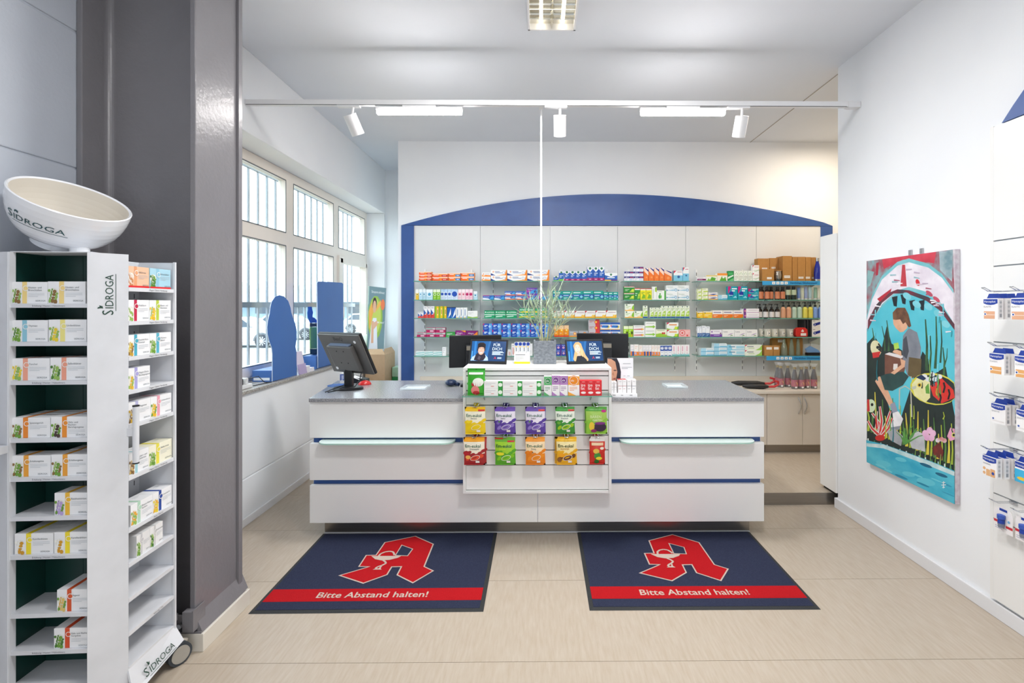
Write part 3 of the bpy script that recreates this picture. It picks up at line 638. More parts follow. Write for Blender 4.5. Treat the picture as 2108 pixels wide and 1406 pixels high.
def pos_screen(pxc, yaw, lab, w=.40, h=.255, zc=1.245, tilt=.12, Y=3.80):
    c = atY(pxc, 730, Y); c = Vector((c.x, Y, .958))
    t = thing('checkout_monitor', lab, 'monitor', c, 'checkout monitors behind the display')
    M = Matrix.Translation(Vector((c.x, c.y, zc - h / 2))) @ Matrix.Rotation(-yaw, 4, 'Z') @ Matrix.Rotation(tilt, 4, 'X')
    MB(M).box(-w / 2, w / 2, 0, .022, 0, h, m_black).build('panel', t, bevel=.004)
    MB(M).box(-.075, .075, -.03, -.001, .0, h * .72, mat('charcoal_plastic', '26282c', .5)).build('rear_housing', t, bevel=.004)
    MB(M).box(-.072, .072, -.036, -.031, h * .58, h * .7, mat('grey_trim', '8d8578', .4)).build('rear_trim', t)
    MB().box(c.x - .035, c.x + .035, c.y - .02, c.y + .05, .975, zc - .1, m_black).build('neck', t)
    MB().box(c.x - .1, c.x + .1, c.y - .09, c.y + .10, .958, .974, m_black).build('base', t, bevel=.003)
pos_screen(978, math.radians(-14), 'black checkout monitor seen from behind, left of the planter', zc=1.225, tilt=.18)
pos_screen(1240, math.radians(10), 'black checkout monitor seen from behind, right of the planter', zc=1.235, tilt=.05)

# thermometer dispenser
tx0, tx1 = atY(1058.5, 730, 3.42).x, atY(1091, 730, 3.42).x
td = thing('thermometer_dispenser', 'white and yellow counter dispenser holding thermometers left of the planter', 'dispenser', ((tx0 + tx1) / 2, 3.45, dzt))
w = tx1 - tx0
mb = MB().box(tx0, tx1, 3.42, 3.475, dzt + .0005, dzt + .075, PM('f3f3ef')); mb.art((tx0, 3.42, dzt), XA, ZA, w, .075, [('R', 0, 0, 1, .2, 'f0d21e'), ('L', .08, .62, .6, 3, .14, .035, '8f9498'), ('L', .08, .82, .7, 1, .1, .06, '5d6266')]); mb.build('box', td)
MB().box(tx0, tx1, 3.47, 3.475, dzt + .0755, dzt + .15, PM('eef0f2')).build('back_card', td)
for k in range(4):
    x = tx0 + w * (k + .5) / 4
    th = MB().box(x - .008, x + .008, 3.448, 3.456, dzt + .06, dzt + .145, PM('f4f5f6')); th.cyl((x, 3.446, dzt + .137), (x, 3.456, dzt + .137), .012, PM('1f3f9a'), n=14).box(x - .004, x + .004, 3.4465, 3.448, dzt + .085, dzt + .112, PM('8a9097')).box(x - .0075, x + .0075, 3.4472, 3.448, dzt + .115, dzt + .12, PM('f0c020'))
    th.build('thermometer', td)

# planter with a narrow-leaved succulent shrub
qx0, qx1 = atY(1098.5, 740, 3.40).x, atY(1145, 740, 3.40).x; qc = (qx0 + qx1) / 2; qw = qx1 - qx0; pz = dzt + .163
m_plant = mat('slate_planter', '6a7078', .8, noise=((60, 60, 90), '8f959b', .2), bump=(120, .6))
pt = thing('planter', 'square slate grey planter with a thin leaved green plant', 'potted plant', (qc, 3.48, dzt))
pw = MB(); y0, y1 = 3.40, 3.40 + qw; th = .012
pw.box(qx0, qx1, y0, y0 + th, dzt + .0005, pz, m_plant); pw.box(qx0, qx1, y1 - th, y1, dzt + .0005, pz, m_plant); pw.box(qx0, qx0 + th, y0 + th, y1 - th, dzt + .0005, pz, m_plant); pw.box(qx1 - th, qx1, y0 + th, y1 - th, dzt + .0005, pz, m_plant); pw.box(qx0 + th, qx1 - th, y0 + th, y1 - th, dzt + .0005, dzt + .01, m_plant)
pw.build('pot', pt, bevel=.003)
MB().box(qx0 + th + .001, qx1 - th - .001, y0 + th + .001, y1 - th - .001, dzt + .0105, pz - .012, mat('potting_soil', '2c2622', .95, bump=(80, .8))).build('soil', pt)
m_stem = mat('pale_green_stem', 'b3bb84', .6, noise=(40, 'c2b98c', .3)); m_leaf = mat('silvery_green_leaf', 'bccbb2', .5, noise=(30, '97b090', .3))
lm = bpy.data.meshes.new('leaf'); lm.from_pydata([(0, 0, 0), (.0032, .0006, .03), (.0026, .001, .065), (0, 0, .1), (-.0026, .001, .065), (-.0032, .0006, .03), (0, -.0016, .04)], [], [(0, 1, 6), (1, 2, 6), (2, 3, 6), (3, 4, 6), (4, 5, 6), (5, 0, 6)]); lm.materials.append(m_leaf)
rnd = random.Random(5)
stems = [(-.03, -.16, .27), (-.012, -.06, .31), (.0, .015, .40), (.02, .06, .36), (.035, .14, .31), (.03, .2, .24), (-.02, -.11, .35), (.012, .1, .42)]
for (bx, tx, hh) in stems:
    yb_ = 3.40 + qw / 2 + rnd.uniform(-.03, .03); ty = yb_ + rnd.uniform(-.09, .09)
    pts = [Vector((qc + bx + (tx - bx) * (t / 6) ** 1.4, yb_ + (ty - yb_) * (t / 6), pz - .014 + hh * t / 6 * .86)) for t in range(7)]
    so = MB().tube(pts, [.0045 - .0005 * i for i in range(7)], m_stem, 6).build('stem', pt)
    for k in range(19):
        i = 2 + (k * 4.0 / 18); a = int(min(i, 5)); p = pts[a].lerp(pts[a + 1], i - a); az = k * 2.4 + rnd.uniform(-.4, .4)
        lf = bpy.data.objects.new('leaf', lm); COL.objects.link(lf); place(lf, p, so)
        el_ = rnd.uniform(.45, 1.35) * (1 - .3 * k / 18)
        d = Vector((math.cos(az) * math.sin(el_) + (tx - bx) * .8, math.sin(az) * math.sin(el_) * .8, math.cos(el_)))
        lf.rotation_euler = d.to_track_quat('Z', 'Y').to_euler(); s = rnd.uniform(.95, 1.65); lf.scale = (s, s, s)

# cosmetics display right of the slatwall
cyf = 3.30
q0, q1 = atY(1256, 812, cyf).x, atY(1312, 812, cyf).x
cd = thing('cosmetics_display', 'white cosmetics counter display with portrait card right of slatwall', 'display', ((q0 + q1) / 2, 3.38, .957))
mb = MB().box(q0, q1, cyf, cyf + .11, .9575, .978, PM('f5f5f6')); mb.art((q0, cyf, .9575), XA, ZA, q1 - q0, .0205, [('L', .1, .55, .2, 1, .3, .15, '55585c'), ('L', .4, .55, .48, 1, .3, .15, '55585c'), ('L', .72, .55, .82, 1, .3, .15, '55585c')]); mb.build('tray', cd)
bx0, bx1 = atY(1250, 760, cyf + .13).x, atY(1302.5, 760, cyf + .13).x
mb = MB().box(bx0, bx1, cyf + .112, cyf + .118, .9575, 1.21, PM('f1f2f6')); W = bx1 - bx0
mb.art((bx0, cyf + .112, .9575), XA, ZA, W, .2525, [('P', [(0, 0), (.34, 0), (.5, .3), (.52, .62), (.46, .85), (.36, 1), (0, 1)], '272430'), ('P', [(0, .08), (.14, .06), (.2, .24), (.33, .4), (.38, .62), (.3, .9), (.14, .98), (0, .98)], 'cf9a7c'), ('E', .29, .66, .06, .018, '4a342c'), ('P', [(.18, .42), (.32, .46), (.3, .4)], '9c4a48'), ('P', [(.16, .56), (.26, .5), (.24, .62)], 'b88466'), ('L', .6, .84, .9, 1, .1, .012, '8b8f98'), ('L', .55, .74, .95, 2, .035, .012, '9a9ea8'), ('R', .63, .32, .68, .4, 'b33139'), ('R', .62, .5, .7, .51, '999ca2'), ('R', .76, .5, .86, .51, '666a70')])
mb.build('portrait_card', cd)
for k, (a, b, c) in enumerate(((1259, 1263.5, 'b8babd'), (1264.5, 1269.5, 'b8babd'), (1272.5, 1281.5, 'c2777a'), (1282, 1289.5, 'c2777a'), (1291, 1299.5, '858b96'), (1301, 1309.5, '858b96'))):
    x0, x1 = atY(a, 790, cyf + .03).x, atY(b, 790, cyf + .03).x; h = .092 if k > 1 else .078
    carton('cosmetics_box', x0, x1, cyf + .03, .055, .9785, .9785 + h, 'f3f2f3', [('L', .2, .85, .75, 1, .1, .02, '9c9ea4'), ('R', 0, .52, 1, .55, c), ('L', .15, .3, .7, 1, .1, .03, c)], 'small white cosmetics box, %s from left in the counter cosmetics display' % ORD[k + 1], group='white cosmetics boxes in the counter display', top='c94a4a' if k in (2, 3) else None)
# clear acrylic change dishes
m_acr = veil_mat('clear_acrylic', 'eef6f8', .35, .06)
for (p0, p1, py, lab) in ((823, 876, 800, 'clear acrylic change tray on the left half of the counter'), (1373, 1417, 796, 'clear acrylic change tray on the right half of the counter')):
    a, b = atZ(p0, py + 4, .957), atZ(p1, py + 4, .957); Y = a.y
    MB().box(a.x, b.x, Y, Y + .16, .9575, .963, m_acr).box(a.x, b.x, Y, Y + .006, .963, .975, m_acr).box(a.x, b.x, Y + .154, Y + .16, .963, .975, m_acr).box(a.x, a.x + .006, Y, Y + .16, .963, .975, m_acr).box(b.x - .006, b.x, Y, Y + .16, .963, .975, m_acr).box(a.x + .02, b.x - .02, Y + .02, Y + .14, .9632, .9642, PM('dbe8f2')).build('change_tray', label=lab, cat='tray', group='change trays')
# hand scanner
c = atZ(931, 795, .957); m_navy = mat('navy_plastic', '20304f', .25, noise=(20, '1c2b48', .3))
scn = thing('barcode_scanner', 'dark blue hand scanner lying on the counter left of slatwall', 'scanner', (c.x, c.y, .957))
MB(Matrix.Translation((c.x - .01, c.y, .985)) @ Matrix.Diagonal((.045, .05, .026, 1))).lathe((0, 0, 0), [(max(.001, math.cos(t)), math.sin(t), m_navy) for t in [math.pi * (i / 10 - .5) for i in range(11)]], 16).build('head', scn)
MB().tube([(c.x + .01, c.y, .985), (c.x + .03, c.y - .01, .977), (c.x + .055, c.y - .02, .974)], [.018, .015, .014], m_navy).build('grip', scn)

# ---------------------------------------------------------------- computer monitor at the left end of the counter, seen from behind
mc = atZ(716, 801, .957)
mo = thing('computer_monitor', 'black flat computer monitor seen from behind at counter left end', 'monitor', (mc.x, mc.y, .957))
bm_ = MB(Matrix.Translation((mc.x, mc.y, 0)) @ Matrix.Diagonal((1, .8, 1, 1)))
bm_.lathe((0, 0, 0), [(0.0005, .9575, m_black), (.112, .9575, m_black), (.112, .966, m_black), (.1, .974, m_black), (.03, .98, m_black), (.0005, .981, m_black)], 32); bm_.build('foot', mo)
MB().box(mc.x - .03, mc.x + .03, mc.y + .0, mc.y + .045, .975, 1.10, m_black).build('neck', mo, bevel=.006)
m_gun = mat('gunmetal_plastic', '5c5a58', .35, noise=(20, '565452', .3))
pc = atY(713.5, 727.5, mc.y - .02)
ayaw, atilt, mw, mh = math.radians(27), math.radians(27), .43, .34
# local: x right, y away from the camera side (screen), z up
MM = Matrix.Translation(pc) @ Matrix.Rotation(-ayaw, 4, 'Z') @ Matrix.Rotation(atilt, 4, 'X')
MB(MM).box(-mw / 2, mw / 2, .0, .022, -mh / 2, mh / 2, m_black).build('bezel', mo, bevel=.006)
MB(MM).prism([(-mw / 2 + .004, -.001, -mh / 2 + .004), (mw / 2 - .004, -.001, -mh / 2 + .004), (mw / 2 - .004, -.001, mh / 2 - .004), (-mw / 2 + .004, -.001, mh / 2 - .004)], (0, -.012, 0), m_gun).build('rear_shell', mo, bevel=.004)
hb = MB(MM).box(-.13, .13, -.045, -.0135, -.13, .085, m_gun); hs = hb.build('rear_housing', mo, bevel=.01)
MB(MM).box(-.105, .105, -.04, -.012, .0865, .094, mat('vent_blue_grey', '6f7d95', .4)).build('vent', mo)
for x, z in ((-.035, .045), (.035, .045), (-.035, -.055), (.035, -.055)): MB(MM).cyl((x, -.0452, z), (x, -.0462, z), .005, m_dark).build('screw_hole', mo)
lg = MB(MM); lg.text('BenQ', (-.055, -.0138, .118), XA, ZA, .03, mat('logo_grey', '17181a', .3), None, 'L', .0004); lg.build('logo', mo)
for x, z in ((.15, .11), (-.105, -.105)): MB(MM).cyl((x, -.0136 if x > 0 else -.0455, z), (x, -.0142 if x > 0 else -.0463, z), .012, PM('e8e8ea')).build('sticker', mo)
cb_ = MB(); p0 = MM @ Vector((-.07, -.03, -.14)); p1 = MM @ Vector((.11, -.03, -.14))
cb_.tube([p0, p0 + Vector((.02, -.03, -.1)), Vector((mc.x - .04, mc.y - .12, .985)), Vector((mc.x - .1, mc.y - .16, .962))], .004, m_black, 6)
cb_.tube([p1, p1 + Vector((.0, -.03, -.05)), Vector((mc.x + .09, mc.y - .1, .99)), Vector((mc.x + .03, mc.y - .13, .98)), Vector((mc.x - .08, mc.y - .16, .962))], .004, m_black, 6)
cb_.build('cable', mo)
# red mouse, pad, phone cradle, little boxes behind the monitor
c = atZ(751, 792, .957); m_red = mat('red_gloss_plastic', 'cf2f30', .25, noise=(20, 'c82a2b', .3))
ms = thing('computer_mouse', 'small red computer mouse on the counter beside the monitor', 'mouse', (c.x, c.y, .957))
MB(Matrix.Translation((c.x, c.y, .958)) @ Matrix.Rotation(.5, 4, 'Z') @ Matrix.Diagonal((.05, .032, .034, 1))).lathe((0, 0, 0), [(max(.001, math.cos(t)) if t > 0 else 1, math.sin(t), m_red) for t in [math.pi / 2 * i / 6 for i in range(7)]], 18).build('shell', ms)
MB(Matrix.Translation((c.x, c.y, .9585)) @ Matrix.Rotation(.5, 4, 'Z')).tube([(-.03, 0, .03), (-.012, 0, .0365), (.0, 0, .0375)], .004, m_black).build('wheel', ms)
c = atZ(698, 797, .957)
MB().prism([Vector((c.x - .03 + .09 * math.cos(t * .393), c.y + .08 + .085 * math.sin(t * .393), .9592)) for t in range(16)], (0, 0, -.0018), PM('2a5aa0')).build('mouse_pad', label='round blue mouse pad under the monitor foot', cat='mouse pad')
c = atZ(732, 790, .957)
ph = thing('card_terminal', 'black card terminal with printed slip behind the monitor foot', 'card terminal', (c.x, c.y + .06, .957))
MB().prism([(c.x - .07, c.y + .02, .9575), (c.x + .07, c.y + .02, .9575), (c.x + .07, c.y + .02, .985), (c.x - .07, c.y + .02, 1.015)], (0, .1, 0), m_black).build('body', ph, bevel=.004)
MB().prism([(c.x - .03, c.y + .01, 1.005), (c.x + .03, c.y + .01, .985), (c.x + .03, c.y + .06, .996), (c.x - .03, c.y + .06, 1.016)], (0, 0, .001), PM('e5e6e8')).build('paper_slip', ph)
c = atZ(699, 793, .957)
carton('pen_box', c.x - .03, c.x + .012, c.y + .08, .04, .9575, 1.04, 'd9d4cc', [('R', 0, .3, 1, .9, '4b5f96'), ('L', .3, .7, .7, 4, .13, .06, 'e8e8ec')], 'small blue and white box behind the monitor neck')
# ================================================================ GLASS SHELVES ON THE BACK WALL
SHZ = [1.847, 1.643, 1.444, 1.239, 1.035]
SYF, SYB = 5.24, YB - .026
LEV = ['top', 'second', 'middle', 'fourth', 'bottom']
RAILS = [(874.7, 970.7), (1015.2, 1110), (1154.7, 1249.5), (1294, 1389), (1433.4, 1527.9), (1572, 1667.6)]
for b, (p0, p1) in enumerate(BAYS):
    x0, x1 = atY(p0, 650, SYF).x, atY(p1, 650, SYF).x
    for r, z in enumerate(SHZ):
        t = thing('glass_shelf', '%s clear glass wall shelf in the %s shelf bay from left' % (LEV[r], ORD[b + 1]), 'shelf', ((x0 + x1) / 2, 5.36, z), 'glass wall shelves')
        MB().box(x0, x1, SYF, SYB, z - .008, z, m_gl, front=m_gl_edge, side=m_gl_edge).build('glass', t)
        for rp in RAILS[b]:
            xr = atY(rp, 600, YB - .02).x
            MB().prism([(xr - .002, SYB, z - .0085), (xr - .002, SYB, z - .075), (xr - .002, SYB - .03, z - .06), (xr - .002, SYF + .05, z - .016), (xr - .002, SYF + .05, z - .0085)], (.004, 0, 0), m_track).build('bracket', t)

# printed carton designs: body colour, ops, plain words for the label
Wt, Nv, Te, Or, Mg = 'f2f2f1', '233a8c', '1fa39a', 'f07f1e', 'b5226b'
D = {
 'orred': ('f4872a', [('P', [(0, 0), (.55, 0), (.3, 1), (0, 1)], 'f05a1e'), ('R', 0, .78, 1, 1, 'fbe3cf'), ('R', .62, .12, .98, .6, 'cc1f2d'), ('L', .68, .32, .9, 1, .1, .12, 'f6e6e4'), ('L', .1, .5, .42, 1, .1, .14, 'fff3e6')], 'orange box with red tab'),
 'orblu': ('f48a2a', [('P', [(0, 0), (.5, 0), (.25, 1), (0, 1)], 'f26a1e'), ('R', 0, .78, 1, 1, 'fbe3cf'), ('R', .58, .12, .98, .62, '2c86c6'), ('L', .68, .32, .88, 1, .1, .12, 'e8f0f8'), ('L', .1, .5, .46, 1, .1, .14, 'fff3e6')], 'orange box with blue tab'),
 'spy': ('f0c23a', [('R', 0, .62, 1, 1, 'f3f2ea'), ('C', .5, .5, .38, 'f7e7a8'), ('C', .5, .5, .24, '8a7a20')], 'small yellow spray box'),
 'spb': ('bfe0ee', [('R', 0, .7, 1, 1, 'eef5f8'), ('C', .5, .52, .4, 'e3f1f6'), ('C', .5, .52, .24, '4f9cc0'), ('L', .2, .25, .8, 2, .1, .03, '9cc4d6')], 'pale blue spray box'),
 'spg': ('86c32a', [('R', 0, .72, 1, 1, 'e9f2d6'), ('C', .5, .52, .42, 'e4f1c4'), ('C', .5, .52, .26, '5c9b17'), ('L', .2, .22, .8, 2, .1, .03, 'd4e8a8')], 'bright green spray box'),
 'spn': ('dbe8f6', [('R', 0, .74, 1, 1, 'b7d3ee'), ('C', .5, .54, .42, '1f4fae'), ('L', .2, .24, .8, 3, .08, .03, '9ab4d8')], 'white spray box with blue dot'),
 'spp': ('f6d9df', [('R', 0, .72, 1, 1, 'fbeef0'), ('C', .5, .52, .4, 'f3b9c4'), ('C', .5, .52, .22, 'c24e63'), ('L', .2, .22, .8, 2, .1, .03, 'e2a8b4')], 'pale pink spray box'),
 'spm': ('f3c8d6', [('R', 0, .72, 1, 1, 'f8e1e8'), ('C', .5, .52, .42, 'c01f63'), ('L', .2, .22, .8, 2, .1, .03, 'd78fa8')], 'pink spray box with magenta dot'),
 'redtri': ('f2f0f0', [('R', 0, 0, 1, .3, 'd7312f'), ('P', [(0, .25), (.75, .42), (0, .75)], '2c5aa8'), ('P', [(.1, 0), (1, 0), (1, .5)], 'e04a3e'), ('L', .15, .85, .85, 1, .1, .05, '9a9ca2')], 'white box with red and blue wedge'),
 'yel': ('f2c51c', [('R', 0, 0, .42, 1, '8fb52c'), ('R', .58, .25, .86, .82, 'fbe9a6'), ('L', .64, .34, .8, 1, .1, .4, '8a6a1a')], 'yellow box with green side'),
 'bluw': ('1f5aae', [('P', [(.3, 0), (1, .35), (1, .9), (.55, .4)], 'eef3f8'), ('P', [(0, 0), (.4, 0), (0, .35)], '4b95d2'), ('R', 0, .93, 1, 1, '16305f')], 'blue box with white swoosh'),
 'whl': ('f3f3f1', [('R', .2, .1, .62, .88, 'e2e7ea'), ('R', .34, .25, .5, .82, '6a87b8'), ('R', 0, 0, 1, .06, 'e5b84a'), ('P', [(.6, 0), (1, 0), (1, .3)], '8fb7dd')], 'white box with upright lettering'),
 'wgr': ('f2f3ee', [('P', [(0, 0), (1, 0), (1, .22), (.5, .12), (0, .25)], '9cc25e'), ('L', .08, .72, .6, 2, .16, .05, 'b9bcc0')], 'white box with green foot'),
 'mag': ('b51f5e', [('R', 0, .56, 1, .94, 'c9c6c8'), ('R', .05, .64, .7, .82, '6a9a86'), ('R', .4, .14, .8, .42, 'e9c9d6'), ('R', 0, .94, 1, 1, 'c73a6e')], 'magenta box with grey band'),
 'grn': ('3d9a4c', [('P', [(0, 0), (1, 0), (1, .5), (.4, .3)], '6dbb5a'), ('L', .1, .62, .7, 2, .2, .08, 'e9f3e6')], 'green box'),
 'alw': ('8e2a82', [('P', [(0, .0), (.9, 0), (.5, .3), (0, .4)], 'f1e9ee'), ('R', 0, 0, 1, .14, 'f0b23a'), ('T', 'Allegra', .1, .5, .24, .6, 'f5eef4'), ('P', [(.5, 1), (1, 1), (1, .7)], 'f2a83a')], 'purple box with white swirl'),
 'alo': ('7d1f70', [('P', [(.5, .2), (1, .2), (1, .9), (.75, .5)], 'f08a2a'), ('R', 0, 0, 1, .14, 'f2c43c'), ('T', 'Allegra', .16, .48, .24, .6, 'f5eef4')], 'purple box with orange flame'),
 'tea': ('eef6f5', [('P', [(0, .1), (1, .4), (1, .7), (0, .3)], '67c2c0'), ('R', 0, 0, 1, .1, 'a9dcd6'), ('L', .1, .75, .5, 1, .1, .08, '9bc9c8')], 'flat white box with teal stripe'),
 'wht': ('f3f3f3', [('L', .15, .8, .7, 3, .2, .06, 'bfc3c8')], 'plain white box'),
 'vos': ('f3f1ee', [('P', [(0, 0), (1, 0), (1, .3), (.4, .4)], 'f58a2a'), ('P', [(.0, .0), (.45, 0), (0, .5)], 'f8a85a'), ('C', .18, .6, .14, 'e0702a'), ('L', .34, .58, .85, 1, .1, .1, 'a9abb4')], 'white box with orange foot'),
 'vol': ('f4f3f1', [('P', [(0, .42), (.0, 0), (.3, 0)], '23408e'), ('P', [(.3, 0), (1, 0), (1, .3), (.6, .1)], 'f6a84a'), ('P', [(.86, 0), (1, 0), (1, 1), (.95, 1)], 'f28a22'), ('C', .16, .66, .15, 'e98a3a'), ('C', .16, .66, .07, 'f4efe8'), ('L', .26, .62, .56, 1, .1, .12, '7a86a8'), ('R', .28, .42, .7, .5, '2f55a5'), ('C', .8, .5, .26, 'a9b6d0'), ('C', .8, .5, .19, 'f1f2f5')], 'long white box with orange edge'),
 'tho': ('2b63b8', [('P', [(0, 0), (.7, 0), (.5, .3), (0, .45)], 'e9eef6'), ('P', [(.6, .1), (1, .1), (1, .8), (.75, .6)], '3d9bd8'), ('R', 0, .86, .6, 1, 'b02a8a'), ('T', 'Thomapyrin', .06, .56, .2, .75, 'f2f4f8')], 'blue box with magenta corner'),
 'thr': ('3b66b5', [('P', [(0, 0), (1, 0), (1, .2), (.3, .36)], 'f0703a'), ('P', [(.0, .3), (.6, .2), (.5, .5), (0, .55)], 'eceff5'), ('P', [(.6, .2), (1, .3), (1, .8), (.8, .7)], '4aa8dd'), ('T', 'Thomapyrin', .06, .6, .22, .75, 'f2f4f8')], 'blue box with orange foot'),
 'thp': ('6a3fa8', [('P', [(.2, 0), (1, .1), (1, .75), (.4, .5)], '39a2dc'), ('P', [(0, .2), (.5, .45), (0, .6)], 'b23aa0'), ('C', .8, .34, .24, '34349a'), ('T', 'Thomapyrin', .06, .68, .18, .8, 'f4f0f8')], 'violet and blue box'),
 'asp': ('1aa06a', [('R', 0, .38, 1, .5, 'cfe9dc'), ('P', [(.08, .12), (.7, .2), (.7, .3), (.08, .24)], 'd9f0e4'), ('T', 'ASPIRIN', .24, .64, .2, .7, 'eaf7f0'), ('C', .12, .76, .1, 'bfe6d2'), ('R', 0, .94, 1, 1, '0f8055')], 'green box with white band'),
 'aspy': ('23a872', [('P', [(0, .1), (.8, .2), (1, .5), (0, .3)], 'e6d42a'), ('R', .05, .62, .75, .8, 'cdebdc'), ('P', [(.6, .1), (1, .1), (1, .4)], 'f0e34a')], 'green and yellow box'),
 'ibu': ('1d54b8', [('R', .66, 0, 1, 1, '5fa6e6'), ('P', [(0, 1), (.16, 1), (0, .68)], 'd8257a'), ('C', .72, .58, .18, 'a9d3f3'), ('L', .14, .68, .5, 2, .16, .1, 'e9f1fa'), ('L', .14, .28, .56, 2, .12, .05, '9cc2ea'), ('R', .8, .06, .98, .14, 'd8558a')], 'blue box with pink corner'),
 'vck': ('1c5db8', [('R', 0, .84, 1, 1, 'eef2f4'), ('P', [(0, .84), (.5, .62), (1, .84)], 'eef2f4'), ('C', .5, .88, .22, '3a7a56'), ('R', 0, 0, 1, .22, 'a81f6e'), ('L', .18, .52, .82, 2, .12, .05, 'dfe9f5'), ('L', .3, .1, .7, 1, .1, .05, 'f0d3e2')], 'blue box with magenta foot'),
 'vcg': ('1c63b8', [('R', 0, .78, 1, 1, 'eef2f4'), ('C', .5, .84, .22, '3a7a56'), ('R', 0, 0, 1, .18, '7cc142'), ('L', .16, .5, .84, 2, .14, .06, 'dfe9f5')], 'blue box with green foot'),
 'vcw': ('2260b4', [('P', [(0, 1), (1, 1), (1, .7), (.5, .5), (0, .75)], 'f0f2f3'), ('C', .5, .8, .14, '3a7a56'), ('R', 0, 0, .5, .16, 'f0b23a'), ('R', .5, 0, 1, .16, '6a2a7a'), ('L', .2, .36, .8, 1, .1, .12, 'e8eff6')], 'wide blue box with white shield top'),
 'gel': ('14a191', [('R', 0, .36, 1, .6, '1d5fae'), ('L', .05, .76, .75, 1, .1, .1, 'd5efe9'), ('C', .84, .34, .26, '1b4f9e'), ('C', .84, .34, .16, '7fd0e0'), ('L', .1, .44, .6, 1, .1, .08, 'bcd9ee'), ('L', .12, .2, .5, 2, .1, .05, 'b9e6dc')], 'teal box with blue band'),
 'rty': ('f4f2ec', [('P', [(0, 0), (1, 0), (1, .5), (.65, .22), (0, .2)], 'f2b52a'), ('P', [(0, 1), (.2, 1), (0, .7)], 'd42a3a'), ('L', .22, .7, .92, 1, .1, .09, 'c3a9ab'), ('C', .76, .3, .16, 'f6d060')], 'white and yellow box with red corner'),
 'sun': ('f39a1f', [('R', 0, .66, 1, 1, 'f6cfa0'), ('C', .55, .6, .3, 'f7b52a'), ('C', .55, .6, .16, 'fff0b0'), ('R', 0, 0, 1, .14, 'e6502e'), ('L', .15, .3, .6, 1, .1, .05, 'fbe0b8')], 'orange box with sun motif'),
 'sug': ('a9abb2', [('R', 0, 0, 1, .22, 'ee9a3a'), ('C', .64, .55, .26, 'f2903a'), ('C', .64, .55, .14, 'f9e29a'), ('L', .1, .72, .5, 1, .1, .08, 'dfe0e4')], 'grey box with sun motif'),
 'sur': ('c8c2c6', [('R', .62, 0, 1, 1, 'd63a3e'), ('C', .68, .55, .28, 'e9552e'), ('C', .68, .55, .15, 'f7d14a'), ('L', .08, .7, .5, 2, .2, .07, 'b04a50')], 'red and grey box with sun motif'),
 'pil': ('eaeef4', [('R', 0, .74, 1, 1, '2a5cb0'), ('P', [(.1, .3), (.75, .25), (.85, .6), (.2, .62)], '2d78c8'), ('C', .78, .4, .2, 'e8d83a'), ('C', .72, .44, .15, '1f5aa8'), ('R', 0, 0, 1, .1, 'f0b23a'), ('P', [(0, .45), (.2, .45), (.1, .7)], 'c8306a')], 'white and blue box with yellow ball'),
 'acc': ('f0eef2', [('R', 0, .56, 1, .96, '2f2f7c'), ('T', 'ACC', .14, .64, .24, .4, 'f4f4f8'), ('R', .62, .66, .95, .8, 'c23a5a'), ('E', .72, .28, .22, .16, 'c9d6ea'), ('L', .1, .3, .4, 2, .14, .05, '9aa0b8')], 'white box with navy band'),
 'orw': ('f1792a', [('P', [(0, 1), (1, 1), (1, .78), (0, .94)], 'f3ece8'), ('P', [(0, .78), (1, .42), (1, .8), (0, 1)], 'f6d8c2'), ('P', [(.2, 1), (1, .7), (1, .86), (.4, 1)], '33368a'), ('C', .55, .28, .2, 'f79a52')], 'tall orange and white box'),
 'lbw': ('7fc6e2', [('R', 0, .55, 1, 1, 'f1f3f4'), ('P', [(0, 1), (.3, 1), (0, .72)], 'd32a4a'), ('C', .55, .4, .15, '2a5f9e'), ('L', .4, .84, .9, 1, .1, .05, 'c06a7c')], 'white and sky blue box'),
 'sgr': ('2c8a36', [('R', 0, .84, 1, 1, 'ece9e4'), ('P', [(.5, .1), (1, .1), (1, .7), (.7, .5)], '9ccb3a'), ('C', .82, .4, .18, 'd6e04a'), ('L', .1, .5, .5, 2, .16, .06, 'cfe6c8'), ('R', 0, .94, 1, 1, 'c8433a')], 'dark green box with leaf'),
 'syl': ('ece31e', [('R', 0, .84, 1, 1, 'eceadd'), ('P', [(.2, .1), (.9, .1), (.9, .4), (.5, .5)], '7db52a'), ('L', .15, .62, .8, 2, .12, .05, '6a9a2a'), ('R', 0, .94, 1, 1, 'c8433a')], 'bright yellow box with green leaf'),
 'wgt': ('f1f3ee', [('R', .7, .6, 1, .95, 'b5cf3a'), ('R', .2, .1, .35, .8, 'b9c2bc'), ('P', [(.6, .6), (.9, .85), (.7, .95)], '6fae35')], 'white box with green corner'),
 'lun': ('f1f4ef', [('R', .84, 0, 1, 1, '52b043'), ('C', .35, .62, .1, '57b04a'), ('E', .28, .32, .12, .22, '3f9e46'), ('E', .44, .32, .1, .2, '6fbd52'), ('L', .1, .86, .6, 1, .1, .05, 'a8c4a0')], 'white box with green figure'),
 'sol': ('eef2f2', [('T', 'Soledum', .08, .7, .17, .84, '8fae8c'), ('P', [(.04, .3), (.6, .22), (.96, .36), (.6, .42)], '9cc8de'), ('C', .84, .34, .2, '7fb4d6'), ('C', .84, .34, .1, 'eef2f2'), ('P', [(.02, .2), (.18, .3), (.02, .42)], '4a92bf'), ('L', .3, .56, .9, 1, .1, .04, 'b9cfd8')], 'white box with pale blue wave'),
 'gel2': ('eef2e2', [('P', [(.7, .1), (1, .1), (1, .9), (.8, .6)], '8fc62e'), ('R', 0, 0, 1, .14, 'f0b04a'), ('C', .18, .84, .1, '3a6a4a'), ('L', .1, .6, .6, 2, .18, .07, 'a8c878'), ('P', [(.3, .14), (.9, .14), (.6, .4)], 'f3d9a0')], 'white box with lime swirl'),
